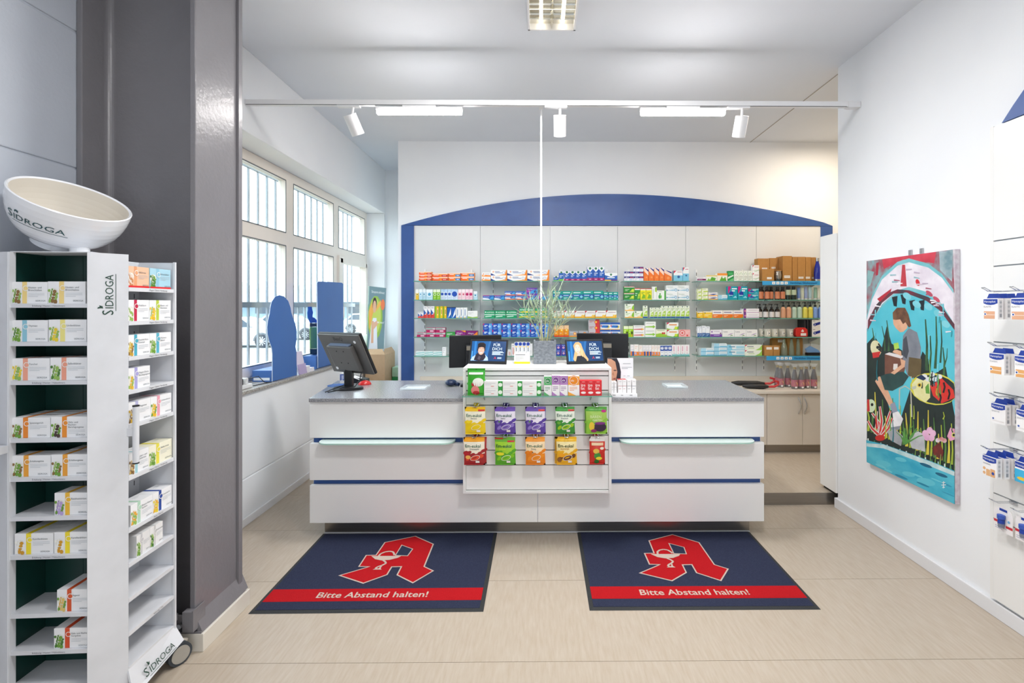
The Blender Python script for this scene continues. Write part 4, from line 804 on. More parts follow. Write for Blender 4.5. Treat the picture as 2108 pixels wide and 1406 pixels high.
 'bro': ('eaf1dc', [('R', 0, 0, 1, .12, '2e5f9e'), ('P', [(.1, .14), (.95, .14), (.95, .62), (.4, .5)], 'a9d04a'), ('C', .6, .36, .24, 'd9e8a8'), ('L', .15, .74, .8, 2, .1, .04, '88a858'), ('C', .5, .92, .14, '4a6a6a')], 'pale green upright box with blue foot'),
 'grs': ('a2d61e', [('R', 0, .72, 1, 1, 'e5efc8'), ('R', .55, .1, .9, .5, '3a4a1a'), ('R', .6, .0, .8, .25, 'e8b82a'), ('L', .1, .55, .5, 2, .14, .05, 'eef6d4')], 'lime green narrow box'),
 'wry': ('f0efec', [('P', [(.02, .24), (.7, .24), (.72, .12), (.98, .34), (.72, .52), (.7, .42), (.02, .36)], 'c93a3a'), ('P', [(.72, .12), (.98, .34), (.72, .52)], 'f0b23a'), ('L', .1, .74, .85, 1, .1, .07, 'aeb0b4')], 'white box with red arrow'),
 'wga': ('f0f1ec', [('P', [(.02, .26), (.72, .24), (.74, .12), (.98, .34), (.74, .54), (.72, .42), (.02, .38)], '8ec63f'), ('L', .1, .74, .85, 1, .1, .07, 'aeb4aa')], 'white box with green arrow'),
 'che': ('eef0d8', [('P', [(0, 0), (1, 0), (1, .3), (.4, .5), (0, .4)], '9cc63a'), ('C', .62, .5, .13, 'c8302a'), ('C', .78, .5, .13, 'c8302a'), ('L', .1, .86, .8, 1, .1, .06, '7a9a4a')], 'pale green box with cherries'),
 'lem': ('f2f3ec', [('P', [(.5, 0), (1, 0), (1, .5)], '7abf3a'), ('P', [(0, 1), (.25, 1), (0, .7)], 'c8284e'), ('C', .78, .26, .2, 'cfe23a'), ('L', .2, .6, .85, 1, .1, .16, 'e79a5a'), ('P', [(0, 0), (.6, 0), (0, .2)], '8fcf5a')], 'white and green box with red corner'),
 'pnk': ('f3b3b0', [('C', .3, .55, .4, 'e2605e'), ('C', .3, .55, .3, 'f6d6d2'), ('C', .3, .55, .16, 'e2605e'), ('C', .74, .2, .12, 'd8433e'), ('L', .6, .7, .95, 2, .18, .05, 'f8e6e2')], 'pink box with round emblem'),
 'drp': ('f2efee', [('R', 0, 0, .5, .4, 'f08a3a'), ('R', .5, 0, 1, .4, '2a55a8'), ('L', .2, .82, .8, 2, .12, .03, 'b9bcc6'), ('R', .1, .5, .9, .54, '9aa2bc')], 'narrow white box with orange and blue foot'),
 'dro': ('f3efea', [('R', 0, 0, 1, .36, 'f28a3a'), ('R', .15, .1, .55, .3, 'b9b4d8'), ('L', .2, .8, .8, 2, .14, .03, 'e0a080')], 'narrow white box with orange foot'),
 'cir': ('f2f4f6', [('R', 0, .46, 1, .96, '2450a8'), ('C', .5, .72, .4, 'f2f4f8'), ('L', .3, .72, .7, 1, .1, .05, '2450a8'), ('L', .2, .3, .8, 1, .1, .04, 'aab6d0'), ('R', .2, 0, .8, .06, '3a6ab8')], 'white box with blue ring'),
 'pkt': ('f3eff0', [('R', .35, .4, .55, .88, 'dda0b6'), ('R', 0, 0, 1, .14, '6fc0c4'), ('C', .45, .24, .09, 'c03a66'), ('P', [(0, .1), (1, .1), (1, .24)], 'c5e4e4')], 'white box with pink upright lettering'),
 'pur': ('f2eef2', [('R', 0, .12, 1, .6, '7e2a5e'), ('L', .1, .34, .6, 1, .1, .1, 'e3c9da'), ('L', .1, .78, .7, 1, .1, .06, 'b7a2b2')], 'white box with plum band'),
 'hrb': ('f0f2e6', [('P', [(.3, 0), (.8, 0), (.9, .5), (.5, .7)], '5aa83a'), ('R', 0, 0, 1, .1, '9ccb3a'), ('R', 0, .8, 1, 1, 'e9d27a'), ('P', [(.1, .1), (.4, .1), (.2, .5)], '8fc25a')], 'white box with green herb'),
 'hro': ('f6efdc', [('R', 0, .72, 1, 1, 'f2983a'), ('P', [(.2, 0), (.9, 0), (.8, .5), (.45, .62)], '62ae3c'), ('C', .6, .5, .16, 'eef0ea')], 'orange topped box with green herb'),
 'grt': ('23924a', [('P', [(0, .2), (1, .5), (1, .62), (0, .4)], 'e2f0e2'), ('R', .1, .62, .9, .84, '4cb268'), ('P', [(0, 0), (1, 0), (1, .3)], '6cc27a')], 'tall green box'),
 'pat': ('eef2e8', [('C', .25, .7, .1, '9cc890'), ('C', .5, .8, .1, 'a9cf98'), ('C', .75, .68, .1, '9cc890'), ('L', .1, .42, .9, 3, .14, .05, 'b5b8a8')], 'white box with leaf pattern'),
 'wrc': ('f3f3f1', [('P', [(0, 1), (.22, 1), (0, .72)], 'cf2a52'), ('L', .28, .72, .9, 1, .1, .08, 'cfa0ae'), ('P', [(0, .3), (.5, .2), (1, .36), (1, .44), (.5, .3)], 'a8c8a0')], 'white box with red corner'),
 'ygr': ('f0f3dc', [('R', .3, .0, 1, .3, 'b5cf4a'), ('L', .1, .7, .7, 1, .1, .12, 'a8b878'), ('R', 0, 0, .12, 1, 'c8d878')], 'small white and lime box'),
 'wob': ('f2efec', [('R', 0, .0, 1, .24, 'f2a83a'), ('P', [(0, .4), (.6, .3), (1, .6), (.5, .62)], '2a4a9a'), ('L', .1, .82, .8, 1, .1, .08, 'a8b0c8')], 'white box with blue swirl'),
 'tmg': ('12a0b4', [('P', [(0, 1), (.35, 1), (.1, .5), (0, .5)], 'c8207e'), ('P', [(.1, .5), (.45, .72), (.6, .4), (.3, .2)], '2338a0'), ('L', .4, .78, .95, 2, .16, .09, 'e6f4f6'), ('P', [(.5, .14), (.95, .14), (.8, .3)], '8fd6e4'), ('L', .1, .3, .5, 1, .1, .05, 'bfe6ee')], 'turquoise box with magenta corner'),
 'ylw': ('f6c832', [('R', 0, 0, .5, .16, 'f0a01e'), ('C', .2, .8, .1, '2a4a3a'), ('L', .2, .5, .85, 2, .2, .08, 'fbe9b0'), ('R', 0, .84, 1, 1, 'f5efd8')], 'yellow box'),
 'oam': ('f4efea', [('R', 0, 0, 1, .5, 'f07a1e'), ('L', .1, .68, .85, 1, .1, .12, '8a86a8'), ('L', .1, .3, .5, 2, .14, .06, 'fbd9b8'), ('P', [(.8, 0), (1, 0), (1, .2)], '8fb83a')], 'white box with orange half'),
 'wpu': ('f2eff3', [('R', 0, 0, .16, 1, '7a3a8e'), ('C', .1, .5, .2, 'd88aa0'), ('R', .2, .14, 1, .22, 'a858a8'), ('L', .3, .62, .9, 1, .1, .08, 'c3b4c6')], 'white box with purple edge'),
 'blw': ('eef1f5', [('R', 0, 0, 1, .36, '2d5f9e'), ('L', .2, .86, .7, 1, .1, .04, '8a94a8'), ('L', .2, .22, .8, 2, .1, .04, 'bcd0e4')], 'white upright box with blue foot'),
 'plm': ('f0ebf2', [('R', 0, 0, 1, .38, '7a48a8'), ('C', .14, .72, .12, '8a6aa8'), ('L', .3, .76, .8, 1, .1, .06, 'b5a8c0'), ('C', .88, .5, .1, '6a2a5a'), ('L', .3, .18, .8, 1, .1, .08, 'd9c6e6')], 'white and purple box'),
 'las': ('f3f2f0', [('T', 'Lasea', .08, .62, .2, .5, '5a5f78'), ('P', [(.4, .2), (.7, .3), (.95, .52), (.66, .42)], 'b39ac4'), ('P', [(.6, .12), (.9, .14), (.8, .3)], '8fae72')], 'white box with lavender sprig'),
 'lbs': ('eaf2f6', [('R', 0, 0, 1, .16, '4aa8d0'), ('R', .0, .16, .4, 1, 'a8d6ea'), ('L', .45, .62, .95, 1, .1, .1, '9cc2d4'), ('R', .45, .2, 1, .4, '7cc6e2')], 'white and light blue box'),
 'lbt': ('eaf2f6', [('R', 0, 0, 1, .14, '7cc6e2'), ('P', [(0, .14), (.3, .14), (.2, 1), (0, 1)], '8fcfe8'), ('L', .1, .56, .45, 1, .1, .16, '4a8fb0'), ('R', .52, .3, .98, .8, 'aadcec')], 'long white and light blue box'),
 'mul': ('eef3e6', [('P', [(0, 1), (.14, 1), (0, .7)], 'd0284e'), ('P', [(.6, 0), (1, 0), (1, 1), (.85, .4)], 'a0d05a'), ('L', .12, .6, .5, 1, .1, .16, '8a9098'), ('L', .2, .34, .55, 1, .1, .08, '9cc25e')], 'long white box with green end'),
 'blp': ('2a50b0', [('C', .4, .45, .3, '8a3a9a'), ('C', .4, .45, .2, 'dfe3f2'), ('C', .4, .45, .1, 'd83a6a'), ('R', .8, 0, 1, 1, '6a2a8e'), ('L', .1, .8, .7, 1, .1, .08, 'c9d3ee')], 'blue and purple box with dot'),
 'wre': ('f2f0ef', [('R', .4, .1, .55, .7, 'c8304e'), ('L', .1, .84, .8, 1, .1, .04, 'b4b7bc'), ('R', .7, .1, .8, .6, 'f0a03a')], 'white box with red bar'),
}
CROP = {'A': (840, 530, 300 / 1687, [276, 493, 711, 929, 1150]), 'B': (1120, 530, 310 / 1743, [269, 489, 703, 921, 1140]), 'C': (1410, 500, 330 / 1450, [338, 508, 677, 846, 1017])}
IY = 5.262
# (bay, row): crop, then (x0, x1, y top, stacked, design [, bottom y])
GOODS = {
 (1, 1): ('A', [(125, 270, 172, 3, 'orred'), (280, 460, 190, 2, 'orred'), (467, 606, 185, 2, 'orblu'), (613, 765, 180, 2, 'orblu')]),
 (1, 2): ('A', [(88, 124, 372, 1, 'spy'), (126, 164, 372, 1, 'spb'), (166, 206, 372, 1, 'spb'), (209, 286, 374, 1, 'spb'), (290, 329, 374, 1, 'spg'), (331, 372, 374, 1, 'spg'), (375, 415, 372, 1, 'spn'), (417, 457, 372, 1, 'spn'), (459, 499, 372, 1, 'spn'), (501, 575, 372, 1, 'spn'), (578, 619, 372, 1, 'spp'), (621, 661, 372, 1, 'spp'), (663, 704, 372, 1, 'spm'), (706, 748, 372, 1, 'spm'), (755, 803, 395, 1, 'spb')]),
 (1, 3): ('A', [(115, 145, 640, 1, 'redtri'), (147, 178, 640, 1, 'redtri'), (181, 221, 575, 1, 'redtri'), (223, 262, 575, 1, 'redtri'), (264, 305, 575, 1, 'redtri'), (310, 355, 575, 1, 'yel'), (357, 400, 575, 1, 'yel'), (402, 445, 575, 1, 'yel'), (450, 497, 585, 1, 'bluw'), (500, 552, 585, 1, 'bluw'), (555, 599, 590, 1, 'whl'), (601, 640, 590, 1, 'whl'), (642, 684, 590, 1, 'whl'), (688, 805, 628, 1, 'wgr')]),
 (1, 4): ('A', [(102, 209, 880, 1, 'mag'), (212, 319, 822, 2, 'mag'), (322, 432, 822, 2, 'mag'), (440, 543, 872, 1, 'grn'), (548, 668, 855, 1, 'alw'), (672, 805, 858, 1, 'alo')]),
 (1, 5): ('A', [(88, 188, 1098, 2, 'tea'), (190, 290, 1098, 2, 'tea'), (292, 392, 1098, 2, 'tea'), (396, 440, 1050, 1, 'wht')]),
 (2, 1): ('A', [(853, 955, 178, 2, 'vos'), (959, 1146, 150, 2, 'vol'), (1149, 1378, 150, 2, 'vol'), (1382, 1634, 148, 2, 'vol')]),
 (2, 2): ('A', [(866, 992, 443, 1, 'tho'), (997, 1115, 443, 1, 'tho'), (1119, 1240, 395, 2, 'thr'), (1243, 1369, 395, 2, 'thr'), (1374, 1500, 355, 2, 'thp'), (1504, 1620, 430, 1, 'thp')]),
 (2, 3): ('A', [(884, 1004, 622, 1, 'asp'), (1008, 1130, 622, 1, 'asp'), (1135, 1258, 622, 1, 'asp'), (1285, 1390, 600, 2, 'aspy'), (1394, 1500, 600, 2, 'aspy'), (1504, 1610, 600, 2, 'aspy')]),
 (2, 4): ('A', [(866 + 109 * i, 866 + 109 * i + 106, 775, 2, 'ibu') for i in range(7)]),
 (2, 5): ('A', [(1150, 1192, 1080, 1, 'wre'), (1196, 1236, 1010, 1, 'wre'), (1395, 1440, 1010, 2, 'wht'), (870, 970, 1080, 1, 'tea')]),
 (3, 1): ('B', [(110, 170, 215, 1, 'vcg'), (172, 228, 152, 1, 'vcg'), (232, 296, 155, 1, 'vck'), (298, 362, 155, 1, 'vck'), (364, 428, 155, 1, 'vck'), (430, 496, 155, 1, 'vck'), (500, 565, 105, 1, 'vck'), (567, 632, 105, 1, 'vck'), (634, 698, 105, 1, 'vck'), (702, 848, 178, 1, 'vcw')]),
 (3, 2): ('B', [(102, 213, 388, 1, 'gel'), (215, 331, 388, 1, 'gel'), (333, 451, 388, 1, 'gel'), (453, 570, 385, 1, 'gel'), (572, 688, 385, 1, 'gel'), (692, 745, 400, 1, 'gel'), (748, 801, 400, 1, 'gel'), (803, 858, 400, 1, 'gel')]),
 (3, 3): ('B', [(112, 230, 620, 1, 'rty'), (233, 353, 620, 1, 'rty'), (356, 473, 620, 1, 'rty'), (476, 593, 620, 1, 'rty'), (596, 714, 618, 1, 'rty'), (716, 838, 616, 1, 'rty')]),
 (3, 4): ('B', [(118, 171, 788, 1, 'sun'), (173, 228, 788, 1, 'sun'), (230, 286, 788, 1, 'sun'), (289, 395, 852, 1, 'sug'), (398, 512, 850, 1, 'sug'), (516, 645, 718, 3, 'sur'), (649, 765, 755, 2, 'pil'), (767, 882, 755, 2, 'pil')]),
 (3, 5): ('B', [(140, 200, 1010, 2, 'blp'), (203, 262, 1010, 2, 'blp'), (700, 760, 1020, 1, 'wht'), (770, 830, 1020, 1, 'wht')]),
 (4, 1): ('B', [(928, 1035, 158, 2, 'acc'), (1037, 1150, 103, 3, 'acc'), (1154, 1209, 120, 1, 'orw'), (1212, 1271, 118, 1, 'orw'), (1274, 1331, 118, 1, 'orw'), (1334, 1388, 118, 1, 'orw'), (1391, 1476, 148, 1, 'orw'), (1500, 1605, 150, 1, 'lbw'), (1608, 1676, 112, 1, 'lbw')]),
 (4, 2): ('B', [(925, 1045, 335, 2, 'sgr'), (1049, 1111, 355, 1, 'sgr'), (1115, 1178, 358, 1, 'syl'), (1181, 1246, 358, 1, 'syl'), (1249, 1304, 338, 1, 'wgt'), (1307, 1408, 382, 1, 'lun'), (1413, 1546, 322, 2, 'sol'), (1549, 1682, 322, 2, 'sol')]),
 (4, 3): ('B', [(936, 1039, 540, 2, 'gel2'), (1042, 1143, 622, 1, 'gel2'), (1146, 1198, 560, 1, 'bro'), (1225, 1268, 582, 1, 'bro'), (1270, 1312, 582, 1, 'bro'), (1314, 1355, 582, 1, 'bro'), (1357, 1410, 562, 1, 'bro'), (1412, 1465, 562, 1, 'bro'), (1467, 1520, 562, 1, 'bro'), (1522, 1574, 562, 1, 'bro'), (1576, 1628, 562, 1, 'bro'), (1630, 1684, 562, 1, 'bro')]),
 (4, 4): ('B', [(922, 976, 795, 1, 'grs'), (978, 1032, 795, 1, 'grs'), (1036, 1166, 788, 2, 'wry'), (1169, 1292, 745, 2, 'wga'), (1295, 1420, 835, 1, 'che'), (1422, 1557, 755, 2, 'lem'), (1560, 1692, 838, 1, 'pnk')]),
 (4, 5): ('B', [(1002, 1039, 1012, 1, 'drp'), (1041, 1095, 1010, 1, 'dro'), (1098, 1138, 1018, 1, 'dro'), (1140, 1174, 1018, 1, 'drp'), (1176, 1209, 1018, 1, 'drp'), (1211, 1242, 1018, 1, 'drp'), (1244, 1276, 1018, 1, 'dro'), (1278, 1310, 1018, 1, 'dro'), (1312, 1343, 1018, 1, 'dro'), (1346, 1388, 1020, 1, 'cir'), (1390, 1433, 1020, 1, 'cir'), (1435, 1478, 1020, 1, 'cir'), (1481, 1530, 1015, 1, 'pkt'), (1532, 1580, 1015, 1, 'pkt'), (1582, 1630, 1015, 1, 'pkt'), (1632, 1682, 1015, 1, 'pkt')]),
 (5, 1): ('C', [(112, 190, 305, 1, 'pur'), (193, 290, 286, 1, 'hrb'), (293, 385, 268, 1, 'hro'), (388, 440, 247, 1, 'grt'), (445, 486, 245, 1, 'pat'), (488, 528, 245, 1, 'pat'), (530, 569, 245, 1, 'pat'), (571, 609, 245, 1, 'pat'), (612, 672, 195, 2, 'wrc')]),
 (5, 2): ('C', [(110, 146, 412, 3, 'ygr'), (148, 208, 405, 3, 'ygr'), (213, 296, 442, 2, 'wob'), (301, 385, 465, 1, 'lbs'), (389, 475, 387, 1, 'tmg'), (480, 566, 387, 1, 'tmg'), (571, 668, 408, 2, 'tmg')]),
 (5, 3): ('C', [(112, 163, 620, 1, 'ylw'), (165, 246, 617, 1, 'ylw'), (250, 341, 608, 1, 'oam'), (344, 435, 608, 1, 'oam'), (438, 526, 608, 1, 'oam'), (531, 672, 592, 2, 'wpu')]),
 (5, 4): ('C', [(112, 133, 752, 1, 'blw'), (135, 153, 752, 1, 'blw'), (156, 188, 745, 1, 'blw'), (190, 225, 752, 1, 'blw'), (229, 335, 783, 1, 'plm'), (339, 446, 780, 1, 'las'), (449, 552, 780, 1, 'las'), (555, 656, 780, 1, 'las')]),
 (5, 5): ('C', [(143, 261, 950, 2, 'lbs'), (263, 380, 908, 3, 'lbs'), (383, 540, 920, 2, 'lbt'), (543, 697, 920, 2, 'mul')]),
}
for (bay, row), (cr, items) in GOODS.items():
    ox, oy, sc, bots = CROP[cr]; zs = SHZ[row - 1] + .0004
    for i, (a, b, top, n, dn) in enumerate(items):
        body, ops, desc = D[dn]
        jy = IY + (.004 * ((i * 7 + bay * 3 + row) % 4))
        x0, x1 = atY(ox + a * sc, 650, jy).x + .0004, atY(ox + b * sc, 650, jy).x - .0004
        Ht = (bots[row - 1] - top) * sc * jy / 1000; h = Ht / n; dep = min(.12, max(.035, (x1 - x0) * .55))
        for k in range(n):
            pos = '' if n == 1 else (('lower', 'upper') if n == 2 else ('lower', 'middle', 'upper'))[k] + ' '
            dxk = .002 * (((i + k * 5) % 3) - 1) if k else 0
            carton('medicine_box', x0 + dxk, x1 + dxk, jy + .002 * k, dep, zs + k * (h + .0003), zs + k * (h + .0003) + h, body, ops,
                   '%s%s, %s from left, %s shelf, %s bay' % (pos, desc, ORD[i + 1], LEV[row - 1], ORD[bay]), group='medicine boxes in the %s wall bay' % ORD[bay], top='f0f0ee' if dn.startswith('w') else None)

# ---------------------------------------------------------------- gift bay at the right end
def cx_(c, Y): return atY(1410 + c * 330 / 1450, 650, Y).x
def ch(c0, c1, Y): return (c1 - c0) * 330 / 1450 * Y / 1000
m_kraft = mat('kraft_cardboard', 'b98648', .8, noise=(30, 'b07d40', .3))
def kraft(a, b, top, row, Y, dep, lab, note=(.3, .7, .1, .22), bot=None):
    z = SHZ[row] + .0004; x0, x1 = cx_(a, Y), cx_(b, Y); h = ch(top, (330, 505, 675, 843, 1010)[row], Y)
    mb = MB().box(x0, x1, Y, Y + dep, z, z + h, m_kraft)
    if note: mb.art((x0, Y, z), XA, ZA, x1 - x0, h, [('R', note[0], note[2], note[1], note[3], 'f1ede6'), ('L', note[0] + .04, (note[2] + note[3]) / 2, note[1] - .05, 1, .1, .015, 'b5a894')])
    return mb.build('kraft_box', label=lab, cat='box', group='kraft gift boxes')
kraft(660, 765, 122, 0, 5.36, .09, 'tall brown kraft box at left of top gift shelf', (.35, .8, .52, .6))
kraft(768, 842, 118, 0, 5.36, .09, 'second tall brown kraft box behind the glass mug', (.2, .7, .55, .62))
kraft(700, 806, 222, 0, 5.255, .085, 'small brown kraft box in front left of the glass mug', (.4, .8, .14, .32))
kraft(885, 968, 103, 0, 5.262, .15, 'largest brown kraft box right of the glass mug', (.15, .8, .12, .22))
kraft(972, 1017, 110, 0, 5.275, .12, 'narrow brown kraft box, second right of the glass mug', None)
kraft(1020, 1090, 110, 0, 5.275, .12, 'brown kraft box, third right of the glass mug', (.1, .75, .1, .18))
kraft(1093, 1140, 112, 0, 5.275, .12, 'brown kraft box, fourth right of the glass mug', (.0, .8, .1, .18))
kraft(1143, 1186, 112, 0, 5.33, .1, 'brown kraft box partly behind the blue bottle', (.1, .6, .1, .18))
c = Vector(((cx_(812, 5.28) + cx_(873, 5.28)) / 2, 5.285, SHZ[0] + .0004)); m_sil = mat('silver_glass', 'b9b3aa', .1, metal=.8, noise=(25, '8d877e', .3))
MB().lathe(c, [(.0005, 0, m_sil), (.024, 0, m_sil), (.034, .03, m_sil), (.038, .06, m_sil), (.034, .1, m_sil), (.036, .108, m_kraft), (.036, .116, m_kraft), (.0005, .117, m_kraft)], 24).build('glass_mug', label='silver grey glass mug with wooden lid on the top gift shelf', cat='mug')
c = Vector((cx_(1200, 5.27), 5.275, SHZ[0] + .0004)); m_bb = mat('cobalt_blue_enamel', '1d2f9c', .2, noise=(30, '1a2b92', .3))
bt = thing('drinking_bottle', 'cobalt blue metal drinking bottle at the right of top gift shelf', 'bottle', c)
MB().lathe(c, [(.0005, 0, m_metal), (.031, 0, m_metal), (.032, .02, m_bb), (.034, .09, m_bb), (.03, .14, m_bb), (.016, .2, m_bb), (.016, .215, m_bb)], 24).build('body', bt)
MB().lathe(c, [(.017, .2155, m_metal), (.018, .25, m_metal), (.0005, .251, m_metal)], 20).build('cap', bt)
m_sky = mat('sky_blue_strip', '3aa3dc', .4, noise=(20, '369dd6', .3))
for r, (pa, pb, z) in enumerate(((700, 1216, SHZ[0]), (738, 1226, SHZ[4]))):
    x0, x1 = cx_(pa, 5.225), cx_(pb, 5.225) + .1; h = .042
    mb = MB().box(x0, x1, 5.222, 5.228, z - h - .004, z - .002, m_sky)
    for k in range(4):
        xx = x0 + .105 + k * .045
        mb.poly([(xx, 5.2214, z - h + .004), (xx + .034, 5.2214, z - h + .004), (xx + .034, 5.2214, z - .009), (xx, 5.2214, z - .009)], PM('eef2f4'))
        mb.poly([(xx + .011, 5.2209, z - h + .012), (xx + .023, 5.2209, z - h + .012), (xx + .017, 5.2209, z - .016)], PM('7f9aa8'))
    mb.text('Herzlichen Glückwunsch!', (x0 + .30, 5.2212, z - h + .01), XA, ZA, .021, PM('123a74'), .34, 'L', .0008, .01)
    mb.build('shelf_banner', label='%s sky blue paper strip with greeting on gift shelf edge' % ('upper', 'lower')[r], cat='banner', group='greeting strips')
m_amb = mat('amber_bottle_glass', '1c130f', .12, noise=(30, '241812', .3)); m_pump = mat('black_pump_plastic', '111214', .35, noise=(30, '151618', .3))
def bottle(c, r, h, label_col, body, lab, pump=False, cap_h=.03, lz=(.12, .82), group='bottles on the gift shelves', cap=None):
    t = thing('bottle', lab, 'bottle', c, group); hb = h - cap_h - (.02 if pump else .0)
    MB().lathe(c, [(.0005, 0, body), (r * .96, 0, body), (r, .004, body), (r, hb * .80, body), (r * .8, hb * .92, body), (r * .42, hb, body)], 18).build('body', t)
    if label_col: MB().lathe(c, [(r * 1.012, hb * lz[0], PM(label_col)), (r * 1.012, hb * lz[1] * .93, PM(label_col))], 18).build('label', t)
    cm = cap or m_pump
    if pump:
        MB().lathe(c, [(r * .5, hb, cm), (r * .5, hb + .018, cm), (r * .16, hb + .02, cm), (r * .16, hb + .038, cm), (r * .34, hb + .04, cm), (r * .34, hb + .05, cm), (.0005, hb + .051, cm)], 12).tube([c + Vector((0, 0, hb + .046)), c + Vector((-.03, -.008, hb + .046)), c + Vector((-.036, -.01, hb + .04))], .004, cm, 6).build('pump', t)
    else:
        MB().lathe(c, [(r * .62, hb - .002, cm), (r * .62, hb + cap_h - .003, cm), (r * .55, hb + cap_h, cm), (.0005, hb + cap_h, cm)], 16).build('cap', t)
for k, a in enumerate((684, 708, 745, 792, 838, 886)):
    bottle(Vector((cx_(a, 5.28) , 5.285 + (.03 if k in (1, 3) else 0), SHZ[1] + .0004)), .0245 if k > 1 else .02, .142, 'd98a63', m_amb, 'dark bottle with salmon label, %s from left on second gift shelf' % ORD[k + 1], lz=(.1, .85))
for k, a in enumerate((935, 986)):
    bottle(Vector((cx_(a, 5.28), 5.285, SHZ[1] + .0004)), .0265, .146, 'c9d6b4', mat('dark_green_glass', '1c2a20', .12, noise=(30, '24352a', .3)), 'dark green bottle with pale label, %s of two on second gift shelf' % ORD[k + 1], lz=(.45, 1.0))
def tube_tin(c, r, h, col, lab):
    t = thing('cosmetic_tube', lab, 'tube', c, 'tubes in clear wrap'); m = PM(col)
    mb = MB(); n = 14
    for (z0, f0), (z1, f1) in zip(((.018, 1), (h * .6, .8)), ((h * .6, .8), (h, .12))):
        vs = [c + Vector((r * math.cos(2 * math.pi * i / n), r * f * math.sin(2 * math.pi * i / n), z)) for z, f in ((z0, f0), (z1, f1)) for i in range(n)]
        mb.add(vs, [(i, (i + 1) % n, n + (i + 1) % n, n + i) for i in range(n)], m, True)
    mb.build('body', t); MB().lathe(c, [(.0005, 0, PM('ecebe8')), (r * .9, 0, PM('ecebe8')), (r * .95, .017, PM('ecebe8')), (.0005, .0175, PM('ecebe8'))], 14).build('cap', t)
for k, (a, col, h, lab) in enumerate(((1033, '6f8fce', .135, 'blue'), (1066, 'd9dcc0', .13, 'cream'), (1098, '8fa3dc', .14, 'violet blue'), (1135, 'a8ccd8', .14, 'pale aqua'), (1185, '9fc6b0', .135, 'mint green'), (1213, 'e0ddd0', .13, 'off-white'))):
    tube_tin(Vector((cx_(a, 5.30), 5.31, SHZ[1] + .0004)), .0175, h, col, '%s cosmetic tube in clear wrap on second gift shelf' % lab)
m_film = veil_mat('clear_film', 'f2f5f7', .16, .08)
def cello(c, w, d, h, lab, name='cellophane_wrap', group='cellophane wraps'):
    mb = MB(); n = 12; prof = [(1, 0), (1.02, .35), (.95, .68), (.5, .86), (.2, .9), (.45, 1.0)]
    for (r0, z0), (r1, z1) in zip(prof[:-1], prof[1:]):
        vs = [Vector((c[0] + w / 2 * r * (1 + .06 * ((i * 7) % 3 - 1)) * math.cos(2 * math.pi * i / n), c[1] + d / 2 * r * (1 + .06 * ((i * 5) % 3 - 1)) * math.sin(2 * math.pi * i / n), c[2] + h * z)) for r, z in ((r0, z0), (r1, z1)) for i in range(n)]
        mb.add(vs, [(i, (i + 1) % n, n + (i + 1) % n, n + i) for i in range(n)], m_film)
    return mb.build(name, label=lab, cat='wrapping', group=group)
cello((cx_(1090, 5.30), 5.31, SHZ[1] + .0008), .165, .06, .17, 'clear film gift bag around the tubes on second gift shelf')
for k, a in enumerate((690, 732, 786, 837)):
    bottle(Vector((cx_(a, 5.28), 5.285 + (.03 if k == 0 else 0), SHZ[2] + .0004)), .0262, .152, 'dcd6d3', m_amb, 'dark pump bottle with white label, %s from left on middle gift shelf' % ORD[k + 1], True, lz=(.08, .72))
for k, (a, col, nm) in enumerate(((890, 'd9a07c', 'salmon'), (940, 'd9a07c', 'salmon'), (990, 'b9d0bc', 'mint'), (1038, 'b9d0bc', 'mint'), (1088, 'ded25a', 'yellow'), (1136, 'ded25a', 'yellow'), (1180, '7f9fd8', 'blue'), (1228, '7f9fd8', 'blue'))):
    bottle(Vector((cx_(a, 5.28), 5.285, SHZ[2] + .0004)), .0258, .172, col, mat('clear_' + nm + '_bottle', col, .3, noise=(20, col, .3)), '%s %s pump bottle on middle gift shelf' % (('left', 'right')[k % 2], nm), True, lz=(.05, .86))
m_jar = veil_mat('candle_glass', 'e6e2d4', .5, .08)
for k, (a, r, wax) in enumerate(((704, .022, 'd9d2bc'), (750, .034, 'ddd6c0'), (815, .034, 'ddd6c0'), (882, .034, '8d8069'), (953, .034, '857a66'))):
    c = Vector((cx_(a, 5.285), 5.295 + (.03 if k == 0 else 0), SHZ[3] + .0004)); t = thing('candle_jar', '%s candle jar from left on the fourth gift shelf' % ORD[k + 1], 'candle', c, 'candles in glass jars')
    MB().lathe(c, [(.0005, .004, PM(wax)), (r * .93, .004, PM(wax)), (r * .93, .055, PM(wax)), (.0005, .056, PM(wax))], 20).build('wax', t)
    MB().lathe(c, [(.0005, 0, m_jar), (r, 0, m_jar), (r, .084, m_jar)], 20).build('glass', t)
    MB().poly([c + Vector((x, -math.sqrt(max(0, (r * 1.03) ** 2 - x * x)), z)) for x, z in ((-.4 * r, .018), (.3 * r, .018), (.3 * r, .06), (-.4 * r, .06))], PM('f2f0ec')).poly([c + Vector((x, -r * 1.06, z)) for x, z in ((0, .033), (.25 * r, .033), (.25 * r, .045), (0, .045))], PM('3a4a6a')).build('label', t)
x0, x1 = cx_(997, 5.28), cx_(1106, 5.28); z = SHZ[3] + .0004; m_rf = mat('red_nylon', 'd0281f', .55, noise=(60, 'c4231b', .3))
pt_ = [(x0 + .008, z), (x1 - .008, z), (x1, z + .02), (x1 - .004, z + .08), (x1 - .03, z + .1), (x0 + .03, z + .1), (x0 + .004, z + .08), (x0, z + .02)]
fa = MB().prism([Vector((a, 5.265, b)) for a, b in pt_], (0, .06, 0), m_rf); fa.art((x0, 5.2645, z), XA, ZA, x1 - x0, .1, [('R', .4, .12, .85, .4, 'efe6e2'), ('E', .55, .62, .12, .1, 'f0dfda'), ('R', .5, .55, .6, .8, 'f0dfda')])
fa.build('first_aid_pouch', label='red first aid pouch on the fourth gift shelf', cat='pouch', bevel=.004)
